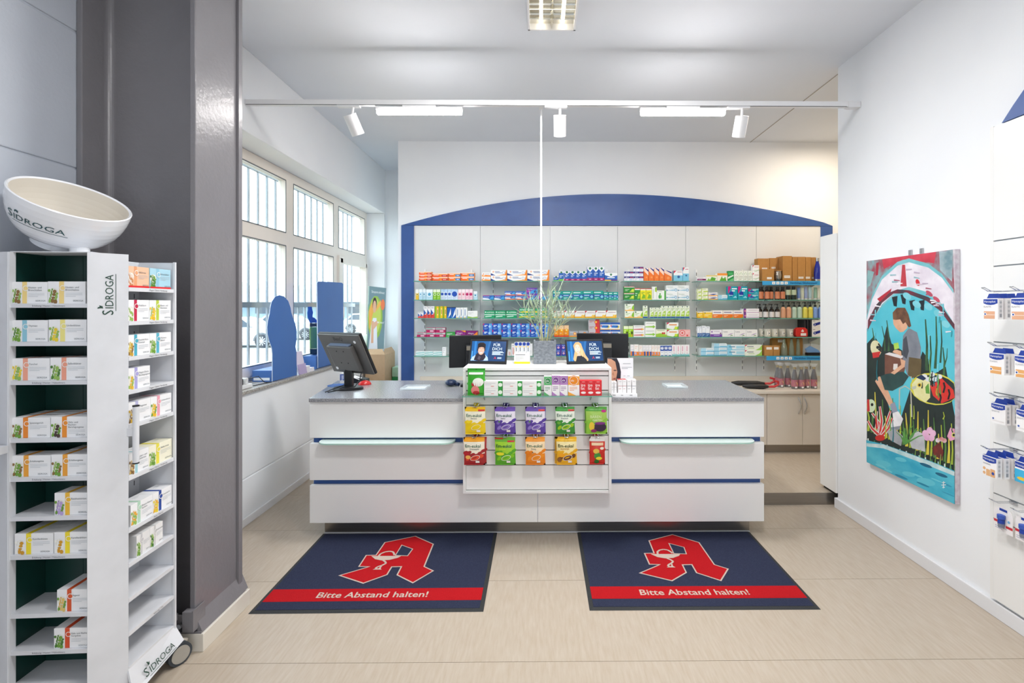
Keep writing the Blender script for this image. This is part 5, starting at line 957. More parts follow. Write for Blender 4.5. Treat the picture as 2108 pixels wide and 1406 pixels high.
for k in range(3):
    for j in range(2):
        a = 1086 + 22 * k
        carton('narrow_box', cx_(a, 5.27), cx_(a + 17, 5.27), 5.27 + .008 * (2 - k), .14, SHZ[3] + .0004 + j * .0925, SHZ[3] + .0924 + j * .0925, '22242a', [('R', .1, .08, .3, .92, '34373e')], '%s black narrow box, %s from left, fourth gift shelf' % (('lower', 'upper')[j], ORD[k + 1]), group='black torch boxes end on')
for j in range(2):
    xa, xb = cx_(1151, 5.262), cx_(1240, 5.262); zb0 = SHZ[3] + .0004 + j * .0925
    carton('torch_box', xa, xb, 5.262, .09, zb0, zb0 + .092, 'ebe6e0', [('P', [(.12, .3), (.3, .22), (.34, .3), (1, .55), (1, .85), (.34, .62), (.2, .66)], '1f2f8c'), ('C', .2, .44, .16, 'c9cdd6'), ('C', .2, .44, .1, '2a3a90'), ('L', .08, .84, .3, 1, .1, .05, '55504a')], '%s white box with blue torch picture on fourth gift shelf' % ('lower', 'upper')[j], group='torch boxes')
kraft(790, 902, 856, 4, 5.38, .06, 'brown kraft box behind on the lowest gift shelf', (.45, .95, .72, .88))
kraft(722, 797, 920, 4, 5.255, .08, 'left small kraft box on the lowest gift shelf', (.2, .85, .62, .86))
kraft(800, 856, 920, 4, 5.258, .08, 'right small kraft box on the lowest gift shelf', (.1, .85, .62, .86))
m_car = veil_mat('carafe_glass', '8f9a86', .55, .05)
for k, (a, w_) in enumerate(((900, 1), (968, .8), (1028, .62))):
    c = Vector((cx_(a, 5.29), 5.30, SHZ[4] + .0004))
    MB().lathe(c, [(.0005, 0, m_car), (.034 * w_, 0, m_car), (.037 * w_, .03, m_car), (.032 * w_, .08, m_car), (.016, .14, m_car), (.012, .165, m_car), (.014, .18, m_car)], 20).build('glass_carafe', label='%s greenish glass carafe from left on the lowest gift shelf' % ORD[k + 1], cat='carafe', group='glass carafes')
    xa = cx_((938, 990, 1046)[k], 5.33); h = ch(856, 1010, 5.33); z = SHZ[4] + .0004
    MB().prism([Vector((xa - .012, 5.345, z)), Vector((xa + .03, 5.345, z)), Vector((xa + .034, 5.345, z + h * .5)), Vector((xa + .03, 5.345, z + h)), Vector((xa - .014, 5.345, z + h)), Vector((xa - .002, 5.345, z + h * .55))], (0, .08, 0), m_kraft).build('carafe_sleeve', label='cut out kraft sleeve right of the %s glass carafe' % ORD[k + 1], cat='box', group='kraft carafe sleeves')
x0 = cx_(1092, 5.28); z = SHZ[4] + .0004
MB().box(x0 + .02, x0 + .17, 5.27, 5.33, z, z + .03, m_black).build('gift_tin', label='flat black tin at the right of the lowest gift shelf', cat='tin')
pk = thing('gift_pack', 'clear film pack with blue cloth on the black tin', 'gift pack', (x0 + .09, 5.30, z + .03))
MB().prism([(x0 + .02, 5.28, z + .032), (x0 + .16, 5.28, z + .032), (x0 + .14, 5.28, z + .06), (x0 + .06, 5.28, z + .1), (x0 + .01, 5.28, z + .07)], (0, .035, 0), mat('blue_cloth', '2b86c9', .6, noise=(40, '2479ba', .3))).build('cloth', pk)
MB().prism([(x0 - .002, 5.275, z + .0315), (x0 + .17, 5.275, z + .0315), (x0 + .16, 5.275, z + .11), (x0 + .1, 5.275, z + .13), (x0 - .004, 5.275, z + .12)], (0, .045, 0), m_film).build('film', pk)
# red syrup bottles in cellophane on the worktop
m_syr = mat('dark_syrup_glass', '1e1012', .1, noise=(30, '2a1418', .3)); m_gold = mat('gold_cap', 'b59a4a', .35, metal=.7, noise=(30, 'a88d40', .3))
for k, (a, Y) in enumerate(((838, 5.15), (866, 5.08), (930, 5.10), (992, 4.98), (1052, 4.98), (1098, 5.02), (1166, 5.0))):
    c = Vector((cx_(a, Y), Y, .7234)); t = thing('syrup_bottle', 'dark syrup bottle with red label, %s from left on the beige worktop' % ORD[k + 1], 'bottle', c, 'syrup bottles in cellophane'); r = .031
    MB().lathe(c, [(.0005, 0, m_syr), (r, 0, m_syr), (r, .105, m_syr), (.014, .19, m_syr), (.013, .2, m_syr)], 18).build('glass', t)
    MB().lathe(c, [(r * 1.01, .025, PM('a8274a')), (r * 1.01, .095, PM('a8274a'))], 18).build('label', t)
    MB().poly([c + Vector((x, -math.sqrt((r * 1.04) ** 2 - x * x), zz)) for x, zz in ((-.014, .04), (.014, .04), (.017, .06), (0, .075), (-.017, .06))], PM('e2a24a')).poly([c + Vector((x, -r * 1.05, zz)) for x, zz in ((-.012, .01), (.01, .01), (.01, .026), (-.012, .026))], PM('eceaea')).build('label_picture', t)
    MB().lathe(c, [(.0145, .2, m_gold), (.0145, .222, m_gold), (.0005, .223, m_gold)], 14).build('cap', t)
    MB().lathe(c, [(r * 1.12, .001, m_film), (r * 1.16, .11, m_film), (.02, .2, m_film), (.016, .215, m_film), (.036, .255, m_film)], 10).build('cellophane', t)
# two wrapped umbrellas with red handles
for k, (a, b, ya, zz) in enumerate(((420, 700, 5.2, .75), (520, 735, 5.0, .75))):
    p0, p1 = Vector((cx_(a, ya), ya, zz)), Vector((cx_(b, ya), ya - .05, zz)); t = thing('umbrella', '%s black folded umbrella with red handle lying on beige worktop' % ('rear', 'front')[k], 'umbrella', p0.lerp(p1, .5) - Vector((0, 0, .027)), 'wrapped umbrellas')
    MB().tube([p0, p0.lerp(p1, .2), p0.lerp(p1, .8), p1], [.012, .024, .026, .012], mat('black_nylon', '1a1a1c', .45, bump=(60, .8)), 10).build('canopy', t)
    MB().tube([p1, p1 + Vector((.06, 0, 0)), p1 + Vector((.1, .0, .02)), p1 + Vector((.1, 0, .05)), p1 + Vector((.06, 0, .06))], .012, mat('red_handle', 'c2363a', .35, noise=(20, 'b83034', .3)), 10).build('handle', t)
# ================================================================ TEA TOWER
m_tw = mat('white_sheet_steel', 'd0d2d6', .4, noise=(8, 'e0e2e7', .3)); m_gb = mat('dark_green_sheet', '0e3a34', .35, noise=(8, '0c332e', .3))
m_logo = mat('dark_teal_lettering', '1c4b50', .4); m_logog = mat('dark_green_lettering', '24473a', .4)
ty = 1.80
pivot = Vector((atY(184, 900, ty).x, ty, 0)); TR_ = Matrix.Translation(pivot) @ Matrix.Rotation(math.radians(2.6), 4, 'Z')
TI = TR_.inverted()
LA = .283; CH = .078; LB = .25; TZ0, TZ1 = .10, 1.776
tw = thing('tea_tower', 'tall white rotating tea display tower with tilted bowl on top', 'display tower', TR_ @ Vector((-.14, .2, 0)))
def T(): return MB(TR_)
def logo(mb, o, u, v, h, m, off=.001):
    """word mark with a leaf on the i and a line below"""
    o, u, v = Vector(o), Vector(u), Vector(v); n = u.cross(v).normalized() * off
    _, _, tw_ = text_geo('SIDROGA')
    mb.text('S', o, u, v, h * 1.35, m, None, 'L', off); x0 = h * 1.02
    mb.text('IDROGA', o + u * x0, u, v, h, m, None, 'L', off); W = x0 + text_geo('IDROGA')[2] * h
    for dx, dy, s in ((.0, 0, 1), (.28, .22, -.6)):
        c = o + u * (x0 - .05 * h + dx * h) + v * (h * (1.18 + dy)) + n; mb.poly([c, c + u * (.35 * h * s) + v * (.05 * h), c + u * (.5 * h * s) + v * (.45 * h), c + u * (.1 * h * s) + v * (.35 * h)], m)
    p = o - v * (h * .32) + n; mb.poly([p + u * (h * .6), p + u * (W * 1.02), p + u * (W * 1.02) + v * (.07 * h), p + u * (h * .6) + v * (.07 * h)], m)
    return W
# core with bay backs
T().box(-LA, -.094, .146, .30, TZ0, TZ1 - .004, m_tw).build('core', tw)
T().box(-LA + .001, -.001, .140, .1455, TZ0 + .08, TZ1, m_gb).build('bay_back', tw)
T().box(-LA - .003, -LA, .002, .146, TZ0 + .08, TZ1, m_gb).build('bay_side', tw)
T().box(-.003, 0, .004, .10, TZ0 + .08, TZ1, m_gb).build('bay_side', tw)
T().box(-LA / 2 - .001, -LA / 2 + .001, .1385, .14, TZ0 + .08, TZ1, m_gb).build('back_seam', tw)
T().box(CH - .152, CH - .147, CH, CH + LB, TZ0 + .08, TZ1 - .01, m_tw).build('bay_back', tw)
T().box(CH - .147, CH, CH + LB, CH + LB + .003, TZ0 + .08, TZ1 - .01, m_tw).build('bay_side', tw)
T().box(CH - .004, CH + .004, CH + LB - .004, CH + LB + .006, TZ0 + .02, TZ1 - .008, m_tw).build('corner_profile', tw)
sl_ = T()
for k in range(18): sl_.box(CH - .1475, CH - .1465, CH + LB - .030, CH + LB - .026, .25 + k * .08, .27 + k * .08, m_slot)
sl_.build('slot', tw)
T().box(-LA - .002, -.002, .01, .14, TZ1 - .0, TZ1 + .003, m_tw).build('cover', tw)
# corner panels
pn = T().prism([(-.004, -.004, TZ0 - .02), (CH, CH, TZ0 - .02), (CH, CH, TZ1), (-.004, -.004, TZ1)], (-.006, .006, 0), m_tw).build('corner_panel', tw)
d45 = Vector((1, 1, 0)).normalized()
lp = T(); c0 = Vector((-.004, -.004, 0)); logo(lp, c0 + d45 * .072 + Vector((0, 0, 1.545)), ZA, -d45, .0245, m_logog, .0012); lp.build('lettering', pn)
lpn = T().prism([(-LA - .125, .035, TZ0 - .02), (-LA + .002, -.004, TZ0 - .02), (-LA + .002, -.004, TZ1), (-LA - .125, .035, TZ1)], (.002, .007, 0), m_tw).build('corner_panel', tw)
T().box(-LA + .002, -LA + .008, -.003, .02, TZ0, TZ1, m_tw).build('panel_return', tw)
# handles
hA = T().tube([(CH + .024, CH + .004, .975), (CH + .024, CH + .004, 1.192)], .0105, m_tw, 14).build('handle', tw)
T().box(CH - .004, CH + .022, CH - .004, CH + .004, 1.078, 1.108, m_tw).build('handle_bracket', hA)
for q in (.971, 1.191): T().cyl((CH + .024, CH + .004, q), (CH + .024, CH + .004, q + .005), .0112, m_black).build('end_cap', hA)
hB = T().tube([(-LA - .03, -.05, .925), (-LA - .03, -.05, 1.16)], .011, m_tw, 14).build('handle', tw)
T().box(-LA - .03, -LA + .006, -.05, -.004, 1.045, 1.072, m_tw).build('handle_bracket', hB)
for q in (.921, 1.159): T().cyl((-LA - .03, -.05, q), (-LA - .03, -.05, q + .005), .0118, m_black).build('end_cap', hB)
ZAs = [1.587, 1.447, 1.305, 1.094, .952, .808, .667, .453, .318, .185]
ZBs = [1.65, 1.5186, 1.382, 1.252, 1.119, .92, .7187, .5853, .4513, .3207, .1885]
m_lab = PM('5a5f66')
for i, z in enumerate(ZAs):
    s = T().box(-LA + .001, -.004, .004, .139, z - .003, z, m_tw).box(-LA + .001, -.004, .0, .004, z - .015, z + .0005, m_tw).build('shelf', tw)
    if i in (0, 2, 4, 6, 8):
        mb = T(); mb.text('Erkältung / Husten / Halsschmerz', (-LA / 2, 0, z - .0105), XA, ZA, .0062, m_lab, .15, 'C', .0008); mb.build('shelf_label', s)
for i, z in enumerate(ZBs):
    s = T().box(CH - .146, CH - .004, CH + .002, CH + LB - .001, z - .003, z, m_tw).box(CH - .004, CH, CH + .002, CH + LB - .001, z - .015, z + .0005, m_tw).build('shelf', tw)
    if i < 7 or i == 9:
        mb = T(); mb.text('Magen / Darm / Verdauung' if i < 6 else ('Blase / Nieren' if i == 6 else 'Nahrung / Tee'), (CH, CH + LB * .62, z - .0105), YA, ZA, .0066, m_lab, .11, 'C', .0008); mb.build('shelf_label', s)
sk = T().prism([(CH + .036, CH - .02, .085), (CH + .036, CH + LB + .006, .118), (CH - .002, CH + LB + .006, .185), (CH - .002, CH - .0, .185)], (-.006, 0, -.004), m_tw).build('skirt', tw)
lp = T(); e1 = (Vector((CH + .036, CH + LB, .11)) - Vector((CH + .036, CH, .09))).normalized(); e2 = (Vector((CH, CH + .05, .185)) - Vector((CH + .036, CH + .05, .092))).normalized()
e2 = (e2 - e1 * e2.dot(e1)).normalized(); logo(lp, Vector((CH + .030, CH + .045, .112)), e1, e2, .026, m_logog, .004); lp.build('lettering', sk)
T().box(-LA - .05, CH - .02, .04, .36, .085, .11, m_tw).build('base', tw)
m_tyre = mat('grey_rubber_tyre', '3a4148', .6, noise=(30, '343a41', .3)); m_rim = mat('castor_disc', 'a6a299', .5, noise=(30, 'a09c93', .3))
for (wx, wy) in ((.08, .352), (-.3, .06)):
    ax = Vector((.86, -.5, 0)).normalized(); c = Vector((wx, wy, .047))
    cs = T().cyl(c - ax * .02, c + ax * .014, .047, m_tyre, n=28).cyl(c + ax * .0145, c + ax * .018, .036, m_rim, n=28).build('castor_wheel', tw)
    T().tube([c + Vector((-.02, .05, -.008)), c + Vector((.0, .045, .03)), c + Vector((-.01, .0, .056)), c + Vector((-.02, -.02, .056))], .009, mat('castor_fork', 'cfcabd', .5)).build('castor_fork', cs)
    T().cyl(c + Vector((-.012, 0, .03)), c + Vector((-.012, 0, .066)), .012, m_metal).build('castor_stem', cs)
# bowl
bc = Vector((atY(150, 413, 1.93).x, 1.93, 1.58 + .217 * 1.93)); BR = .184
BM = Matrix.Translation(bc) @ Matrix.Rotation(math.radians(29), 4, 'Y') @ Matrix.Rotation(math.radians(12), 4, 'X')
m_bw = mat('glossy_white_plastic', 'eceef2', .12, coat=.4, noise=(8, 'e8eaee', .3)); m_bi = mat('cream_bowl_inside', 'd9d3c8', .35, noise=(8, 'd5cfc4', .3))
prof = [(BR * math.sqrt(max(0, 1 - (1 - math.cos(t)) ** 0.0)) if False else BR * math.cos(t) ** .62, -.185 * math.sin(t)) for t in [math.pi / 2 * .93 * i / 12 for i in range(13)]]
bl = MB(BM).lathe((0, 0, 0), [(r, z, m_bw) for r, z in prof] + [(.0005, prof[-1][1], m_bw)], 48)
bl.lathe((0, 0, 0), [(BR, 0, m_bw), (BR - .004, .003, m_bw), (BR - .010, -.002, m_bi)] + [(max(.001, r - .011), z + .006, m_bi) for r, z in prof[1:]] + [(.0005, prof[-1][1] + .008, m_bi)], 48)
bl.lathe((0, 0, 0), [(.078, -.172, m_bw), (.084, -.20, m_bw), (.078, -.203, m_bw), (.0005, -.203, m_bw)], 32)
bo = bl.build('bowl', tw)
def bowl_pt(x, y):          # x along the rim, y downwards, in metres
    t = 0.16 + y / .26; r = BR * math.cos(t) ** .62 + .0012; z = -.185 * math.sin(t)
    ph = math.radians(-104) + x / BR
    return Vector((r * math.cos(ph), r * math.sin(ph), z - .0008))
lt = MB(BM)
def wrap(s, x0, yb, h):
    vs, fs, w_ = text_geo(s); lt.add([bowl_pt(x0 + x * h, yb - y * h) for x, y in vs], fs, m_logo); return w_ * h
w0 = wrap('S', .0, .084, .046); wrap('IDROGA', w0 + .006, .084, .033)
for xs, s in ((.034, 1), (.05, -1)): lt.poly([bowl_pt(xs, .043), bowl_pt(xs + .006 * s, .04), bowl_pt(xs + .01 * s, .027), bowl_pt(xs + .001 * s, .03)], m_logo)
nn = 14; vs = [bowl_pt(.02 + .19 * i / nn, .096 + j * .003) for j in (0, 1) for i in range(nn + 1)]
lt.add(vs, [(i, i + 1, nn + 2 + i, nn + 1 + i) for i in range(nn)], m_logo); lt.build('lettering', bo)
pc_ = atY(164, 520, 1.93)
MB().cyl((pc_.x, 1.93, TZ1 + .003), (pc_.x, 1.93, TZ1 + .075), .031, m_bw, n=24).build('bowl_post', tw)
# tea boxes: local x right, y back, z up
def teabox(M, w, h, dep, band, title, motif, lab, body='eff0f2', cap=True, strip=None):
    mb = MB(M); B = PM(body); mb.box(0, w, 0, dep, 0, h, B)
    r_ = random.Random(hash(lab) % 999)
    ops = [('R', .30, 0, .43, 1, band)]
    ops.append(('C', .15, .5, .2, 'e6e6df'))
    for k in range(15): ops.append(('E', .04 + .23 * ((k * 37) % 11) / 11, .08 + .6 * ((k * 53) % 13) / 13, .02 + .03 * ((k * 5) % 3) / 2, .05 + .05 * ((k * 7) % 4) / 3, motif[k % len(motif)]))
    ops += [('C', .40, .70, .13, 'f1efec'), ('C', .40, .70, .10, band)]
    lines = title.split('|')
    for k, tl in enumerate(lines): ops.append(('T', tl, .48, .70 - .12 * k, .085, .5, '555f66'))
    ops += [('L', .48, .70 - .12 * len(lines), .93, 3, .07, .016, 'b9c0c6'), ('T', 'SIDROGA', .68, .09, .075, .28, '5a666c')]
    if strip: ops.append(('R', 0, 0, 1, .09, strip))
    mb.art((0, 0, 0), XA, ZA, w, h, ops)
    mb.art((0, 0, h), XA, YA, w, dep, [('R', .30, 0, .43, 1, band), ('L', .6, .7, .92, 2, .12, .03, 'b9c0c6')])
    return mb.build('tea_box', label=lab, cat='tea box', group='tea boxes in the tower')
def on_a(px0, px1, py_top, row, band, title, motif, lab, **k):
    z = ZAs[row] + .0006; a, b = TI @ atY(px0, 900, ty + .012), TI @ atY(px1, 900, ty + .012)
    h = 1.58 - (py_top - 629) * (ty + .012) / 1000 - z
    x0, x1 = max(a.x, -LA + .004), min(b.x, -.0035)
    dep = k.pop('dep', .07)
    teabox(TR_ @ Matrix.Translation((x0, .009, z)), x1 - x0, h, dep, band, title, motif, lab, **k)
    return x0, x1, h, z
G1, G2, G3, YL, BRN, VI = '6f9d3c', '93b85a', '4c7f35', 'e8cf3a', '8a6a3c', 'a58fc4'
r4, r5, r7 = 'second', 'third', 'fourth'
on_a(31, 103, 581, 0, 'f0d58a', 'Husten- und|Bronchialtee', [G1, BRN, G2], 'tea box with pale yellow band, left on top shelf of tower front')
on_a(104, 178, 580, 0, 'f0d58a', 'Husten- und|Bronchialtee', [G1, BRN, G2], 'tea box with pale yellow band, right on top shelf of tower front')
on_a(31, 103, 658.7, 1, '8ec5d8', 'Thymian', [G3, G1, G2], 'tea box with light blue band on second shelf of tower front')
on_a(106, 180, 657.6, 1, 'ece28a', 'Lindenblüten', [G2, YL, G2], 'tea box with soft yellow band on second shelf of tower front')
on_a(32, 107, 736, 2, 'eda58c', 'Fenchel', [YL, G2, YL], 'tea box with salmon band and yellow flowers, third shelf of tower front')
on_a(109, 182, 735, 2, 'eb9f86', 'Salbeiblätter', [G1, G2, G3], 'tea box with salmon band and green leaves, third shelf of tower front')
x = on_a(33, 108, 856, 3, 'ea8a2e', 'Spitzwegerich', [G2, G1, BRN], 'tea box with orange band and long leaf, fourth shelf of tower front', dep=.062)
y = on_a(110, 183, 855, 3, 'eb9230', 'Hals- und|Rachen-|Beruhigungstee', [G2, '4a3a34', G1], 'tea box with orange band and dark flower, fourth shelf of tower front', dep=.062)
for (q, lab, row, band) in ((x, 'rear left tea box with orange band, fourth shelf of tower front', 3, 'ea8a2e'), (y, 'rear right tea box with orange band, fourth shelf of tower front', 3, 'eb9230')):
    teabox(TR_ @ Matrix.Translation((q[0] + .002, .073, q[3])), min(q[1] - q[0], -.006 - q[0]), q[2] + .001, .062, band, '', [G1], lab)
x = on_a(34, 109, 933, 4, 'e9a23a', 'Erkältungstee', [G2, G1, BRN], 'tea box with amber band, left on fifth shelf of tower front', dep=.062)
y = on_a(111, 184.5, 932, 4, 'e9a23a', 'Erkältungstee', [G2, G1, BRN], 'tea box with amber band, right on fifth shelf of tower front', dep=.062)
teabox(TR_ @ Matrix.Translation((y[0] + .006, .073, y[3])), .11, y[2] + .001, .062, 'e9a23a', '', [G1], 'rear tea box with amber band, fifth shelf of tower front')
on_a(117, 187, 1010, 5, 'eebb3a', 'Reizhustentee', [VI, 'b9a3d6', G1], 'tea box with purple flowers alone on sixth shelf of tower front')
x = on_a(39, 114, 1091, 6, 'f2dc2e', 'Kamillenblüten', ['f4f4ee', 'd29a2a', 'f4f4ee'], 'tea box with bright yellow band, left on seventh shelf of tower front', dep=.062)
y = on_a(116.5, 189, 1090, 6, 'f2dc2e', 'Kamillenblüten', ['f4f4ee', 'd29a2a', 'f4f4ee'], 'tea box with bright yellow band, right on seventh shelf of tower front', dep=.062)
for (q, lab) in ((x, 'rear left tea box with bright yellow band, seventh shelf of tower front'), (y, 'rear right tea box with bright yellow band, seventh shelf of tower front')):
    teabox(TR_ @ Matrix.Translation((q[0] + .001, .073, q[3])), min(q[1] - q[0], -.006 - q[0]), q[2], .062, 'f2dc2e', '', [G1], lab)
on_a(122, 192, 1206.7, 7, 'd8582a', 'Ingwer', ['d9b45a', 'e0c272', G1], 'tea box with red orange band and ginger, eighth shelf of tower front', dep=.11)
on_a(116, 192.5, 1285, 8, 'd8502a', 'Hals- und Rachen-|Gurgeltee', [G3, G1, G3], 'tea box with red orange band and dark leaves, ninth shelf of tower front', dep=.11)
def on_b(px0, px1, row, band, title, motif, lab, **k):
    z = ZBs[row] + .0006; Xp = (TR_ @ Vector((CH, CH + .1, 0))).x - .008
    a, b = TI @ atX(px0, 900, Xp), TI @ atX(px1, 900, Xp)
    y0, y1 = max(a.y, CH + .004), min(b.y, CH + LB - .004)
    teabox(TR_ @ Matrix.Translation((CH - .008, y0, z)) @ Matrix.Rotation(math.pi / 2, 4, 'Z'), y1 - y0, k.pop('h', .083), k.pop('dep', .066), band, title, motif, lab, **k)
on_b(257, 307, 0, 'e3a276', 'Abführtee', ['e6d2c4', 'c98a5a'], 'peach tea box with red foot on top shelf of tower side', body='ecc0a0', strip='d8232a')
on_b(309, 354, 0, '8fc4da', 'Birkenblätter', [G1, G3], 'light blue tea box with red foot on top shelf of tower side', body='a9d3e4', strip='d8232a')
on_b(257, 307, 1, 'c2274a', 'Weißdorn', ['f0eee4', G2], 'tea box with crimson band on second shelf of tower side')
on_b(308, 354.5, 1, 'b9cc4a', 'Blasen- und|Nierentee', [G2, 'e8b82e', YL], 'tea box with lime band on second shelf of tower side')
on_b(258, 308, 2, '4aa8c0', 'Fenchel-Anis-|Kümmel', [YL, 'c9a23a', BRN], 'tea box with turquoise band and yellow flowers, third shelf of tower side')
on_b(308.5, 355, 2, '5ab0c8', 'Melissen-|blätter', [G2, G1], 'tea box with turquoise band and green leaves, third shelf of tower side')
on_b(260, 309, 3, 'a8a4d8', 'Magen-Darm-|Beruhigungstee', ['f0ecd8', 'd9b23a', G2], 'tea box with lilac band alone on fourth shelf of tower side')
on_b(262, 310, 4, 'b8b8dc', 'Magentee', [BRN, 'd9b23a'], 'tea box with pale lilac band behind the tower handle, fifth shelf')
on_b(310.5, 356, 4, 'eaa0b0', 'Johanniskraut', [YL, 'e8b82e', G1], 'tea box with pink band and yellow flowers, fifth shelf of tower side')
on_b(263, 306.5, 5, 'a0ccd4', 'Leber- und|Gallentee', ['d9b86a', BRN], 'tea box with aqua band behind the tower handle, sixth shelf')
on_b(307, 357, 5, 'e8dc4a', 'Pfefferminze', [G2, G1], 'pale yellow tea box with mint leaves, sixth shelf of tower side', body='f0edd6')
on_b(267, 315, 6, 'b4d8c0', 'Blasen-Nieren-|Spültee', ['e8a82e', G2], 'tea box with pale green band on seventh shelf of tower side')
on_b(315.5, 360, 6, '2a4a9a', 'Löwenzahn', ['f0b52a', YL], 'tea box with navy band and yellow flower, seventh shelf of tower side')
on_b(280, 309, 7, 'c9c9cc', '', [G2, G1], 'grey and white tea box with leaf picture on eighth shelf of tower side', body='e6e6e6')
on_b(309.5, 337, 7, 'cfcfcf', 'Brennnessel', [G2, G3], 'second grey and white tea box on eighth shelf of tower side', body='ececec')
# ================================================================ FLOOR MATS
m_pile = mat('navy_carpet_pile', '3c4158', .95, spec=.1, noise=(260, '2a2f45', .25), bump=(400, 1.)); m_rub = mat('black_rubber_edge', '2b2d2e', .75, noise=(60, '262829', .3), bump=(200, .4))
m_rpile = mat('red_carpet_pile', 'c81f26', .95, spec=.1, noise=(260, 'b0181f', .25), bump=(400, 1.)); m_cpile = mat('cream_carpet_pile', 'dccabd', .95, spec=.1, noise=(260, 'cdb9ac', .25), bump=(400, 1.))
# emblem outline in mat units (u 0..1 left to right, v 0..1 front to back), traced from the right-hand mat
def floor_map(corners):
    P = [atZ(px, py, .006) for px, py in corners]   # BL, BR, TR, TL in the photo = near-left, near-right, far-right, far-left
    c = sum(P, Vector()) / 4
    u = ((P[1] - P[0]) + (P[2] - P[3])) / 2; v = ((P[3] - P[0]) + (P[2] - P[1])) / 2
    ux = u.normalized(); vx = (v - ux * v.dot(ux)).normalized()
    return c, ux, vx, u.length, v.length
def mat_obj(corners, lab, em):
    c, ux, vx, w, d = floor_map(corners); z = Vector((0, 0, 1))
    M = Matrix.Translation((c.x, c.y, 0)) @ Matrix(((ux.x, vx.x, 0, 0), (ux.y, vx.y, 0, 0), (0, 0, 1, 0), (0, 0, 0, 1)))
    t = thing('floor_mat', lab, 'floor mat', (c.x, c.y, 0), 'pharmacy floor mats')
    b = MB(M); e = .022
    def ring(x, y, zz): return [(-x, -y, zz), (x, -y, zz), (x, y, zz), (-x, y, zz)]
    o, i = ring(w / 2, d / 2, .0005), ring(w / 2 - e, d / 2 - e, .006)
    b.add(o + i, [(k, (k + 1) % 4, 4 + (k + 1) % 4, 4 + k) for k in range(4)], m_rub); b.build('rubber_border', t)
    b = MB(M); b.add(ring(w / 2 - e, d / 2 - e, .002) + ring(w / 2 - e, d / 2 - e, .0075), [(4, 5, 6, 7)] + [(k, (k + 1) % 4, 4 + (k + 1) % 4, 4 + k) for k in range(4)], m_pile); b.build('pile', t)
    inv = M.inverted()
    def loc(px, py, zz): p = inv @ atZ(px, py, .0075); return Vector((p.x, p.y, zz))
    y0, y1 = loc(1400, em['band'][1], 0).y, loc(1400, em['band'][0], 0).y
    s = MB(M).box(-w / 2 + e, w / 2 - e, y0, y1, .0075, .0085, m_rpile).build('red_band', t)
    tx0, tx1 = loc(em['text'][0], em['band'][1] - 5, 0).x, loc(em['text'][1], em['band'][1] - 5, 0).x
    mb = MB(M); hh = (y1 - y0) * .46; mb.text('Bitte Abstand halten!', ((tx0 + tx1) / 2, y0 + (y1 - y0) * .27, .0086), XA, YA, hh, m_cpile, None, 'C', .0006, .014)
    o_ = mb.build('lettering', s)
    out = [loc(em['o'][0] + em['s'] * x, em['o'][1] + em['s'] * y, .0086) for x, y in OUT]; hole = [loc(em['o'][0] + em['s'] * x, em['o'][1] + em['s'] * y, .0096) for x, y in HOLE]
    def grow(pts, g):
        n = len(pts); res = []
        area = sum(pts[k].x * pts[(k + 1) % n].y - pts[(k + 1) % n].x * pts[k].y for k in range(n)); sg = 1 if area > 0 else -1
        for k in range(n):
            a, b_, c_ = pts[k - 1], pts[k], pts[(k + 1) % n]; d1 = (b_ - a).normalized(); d2 = (c_ - b_).normalized()
            n1 = Vector((d1.y, -d1.x, 0)) * sg; n2 = Vector((d2.y, -d2.x, 0)) * sg; m_ = (n1 + n2); m_ = m_ / max(.35, m_.length_squared / 2); res.append(b_ + m_ * g)
        return res
    def flat(mb, pts, m, zz): 
        from mathutils.geometry import tessellate_polygon
        P2 = [Vector((p.x, p.y, zz)) for p in pts]; mb.add(P2, [tuple(f) for f in tessellate_polygon([P2])], m)
    mb = MB(M); flat(mb, grow(out, .008), m_cpile, .0082); flat(mb, out, m_rpile, .0088); flat(mb, grow(hole, .006), m_cpile, .0094); flat(mb, hole, m_pile, .01)
    mb.build('emblem', t)
    # bowl and snake
    mb = MB(M); L = lambda x, y, zz=.0098: loc(em['o'][0] + em['s'] * x, em['o'][1] + em['s'] * y, zz)
    bowl = [L(675, 268), L(905, 268), L(895, 282), L(850, 298), L(790, 302), L(730, 292)]; flat(mb, bowl, m_cpile, .0099)
    flat(mb, [L(800, 372), L(868, 372), L(850, 362), L(815, 362)], m_cpile, .0099)
    def strip(pts, wd):
        for a, b_ in zip(pts[:-1], pts[1:]):
            p, q = L(*a), L(*b_); n = (q - p).normalized(); n = Vector((-n.y, n.x, 0)) * wd; mb.add([p - n, q - n, q + n, p + n], [(0, 1, 2, 3)], m_cpile)
    strip([(730, 268), (728, 250), (745, 237), (775, 232), (805, 236), (830, 250), (845, 262)], .006)
    strip([(800, 300), (830, 312), (850, 325), (835, 340), (815, 350), (810, 362)], .006); strip([(838, 345), (842, 362)], .005)
    mb.build('bowl_and_snake', t)
OUT = [(845, 118), (1046, 178), (1165, 350), (1268, 382), (1215, 468), (1036, 410), (998, 345), (915, 347), (945, 408), (838, 470), (603, 413), (735, 357), (755, 346), (670, 343), (634, 263), (708, 262), (668, 164)]
HOLE = [(822, 188), (930, 216), (948, 265), (858, 262)]
k1 = 560 / 2108
mat_obj([(1211, 1255), (1688, 1252.5), (1543, 1092), (1190, 1093)], 'navy floor mat with red emblem, right of the counter centre', {'band': (1207, 1232), 'text': (1293, 1573), 'o': (1160, 1070), 's': k1})
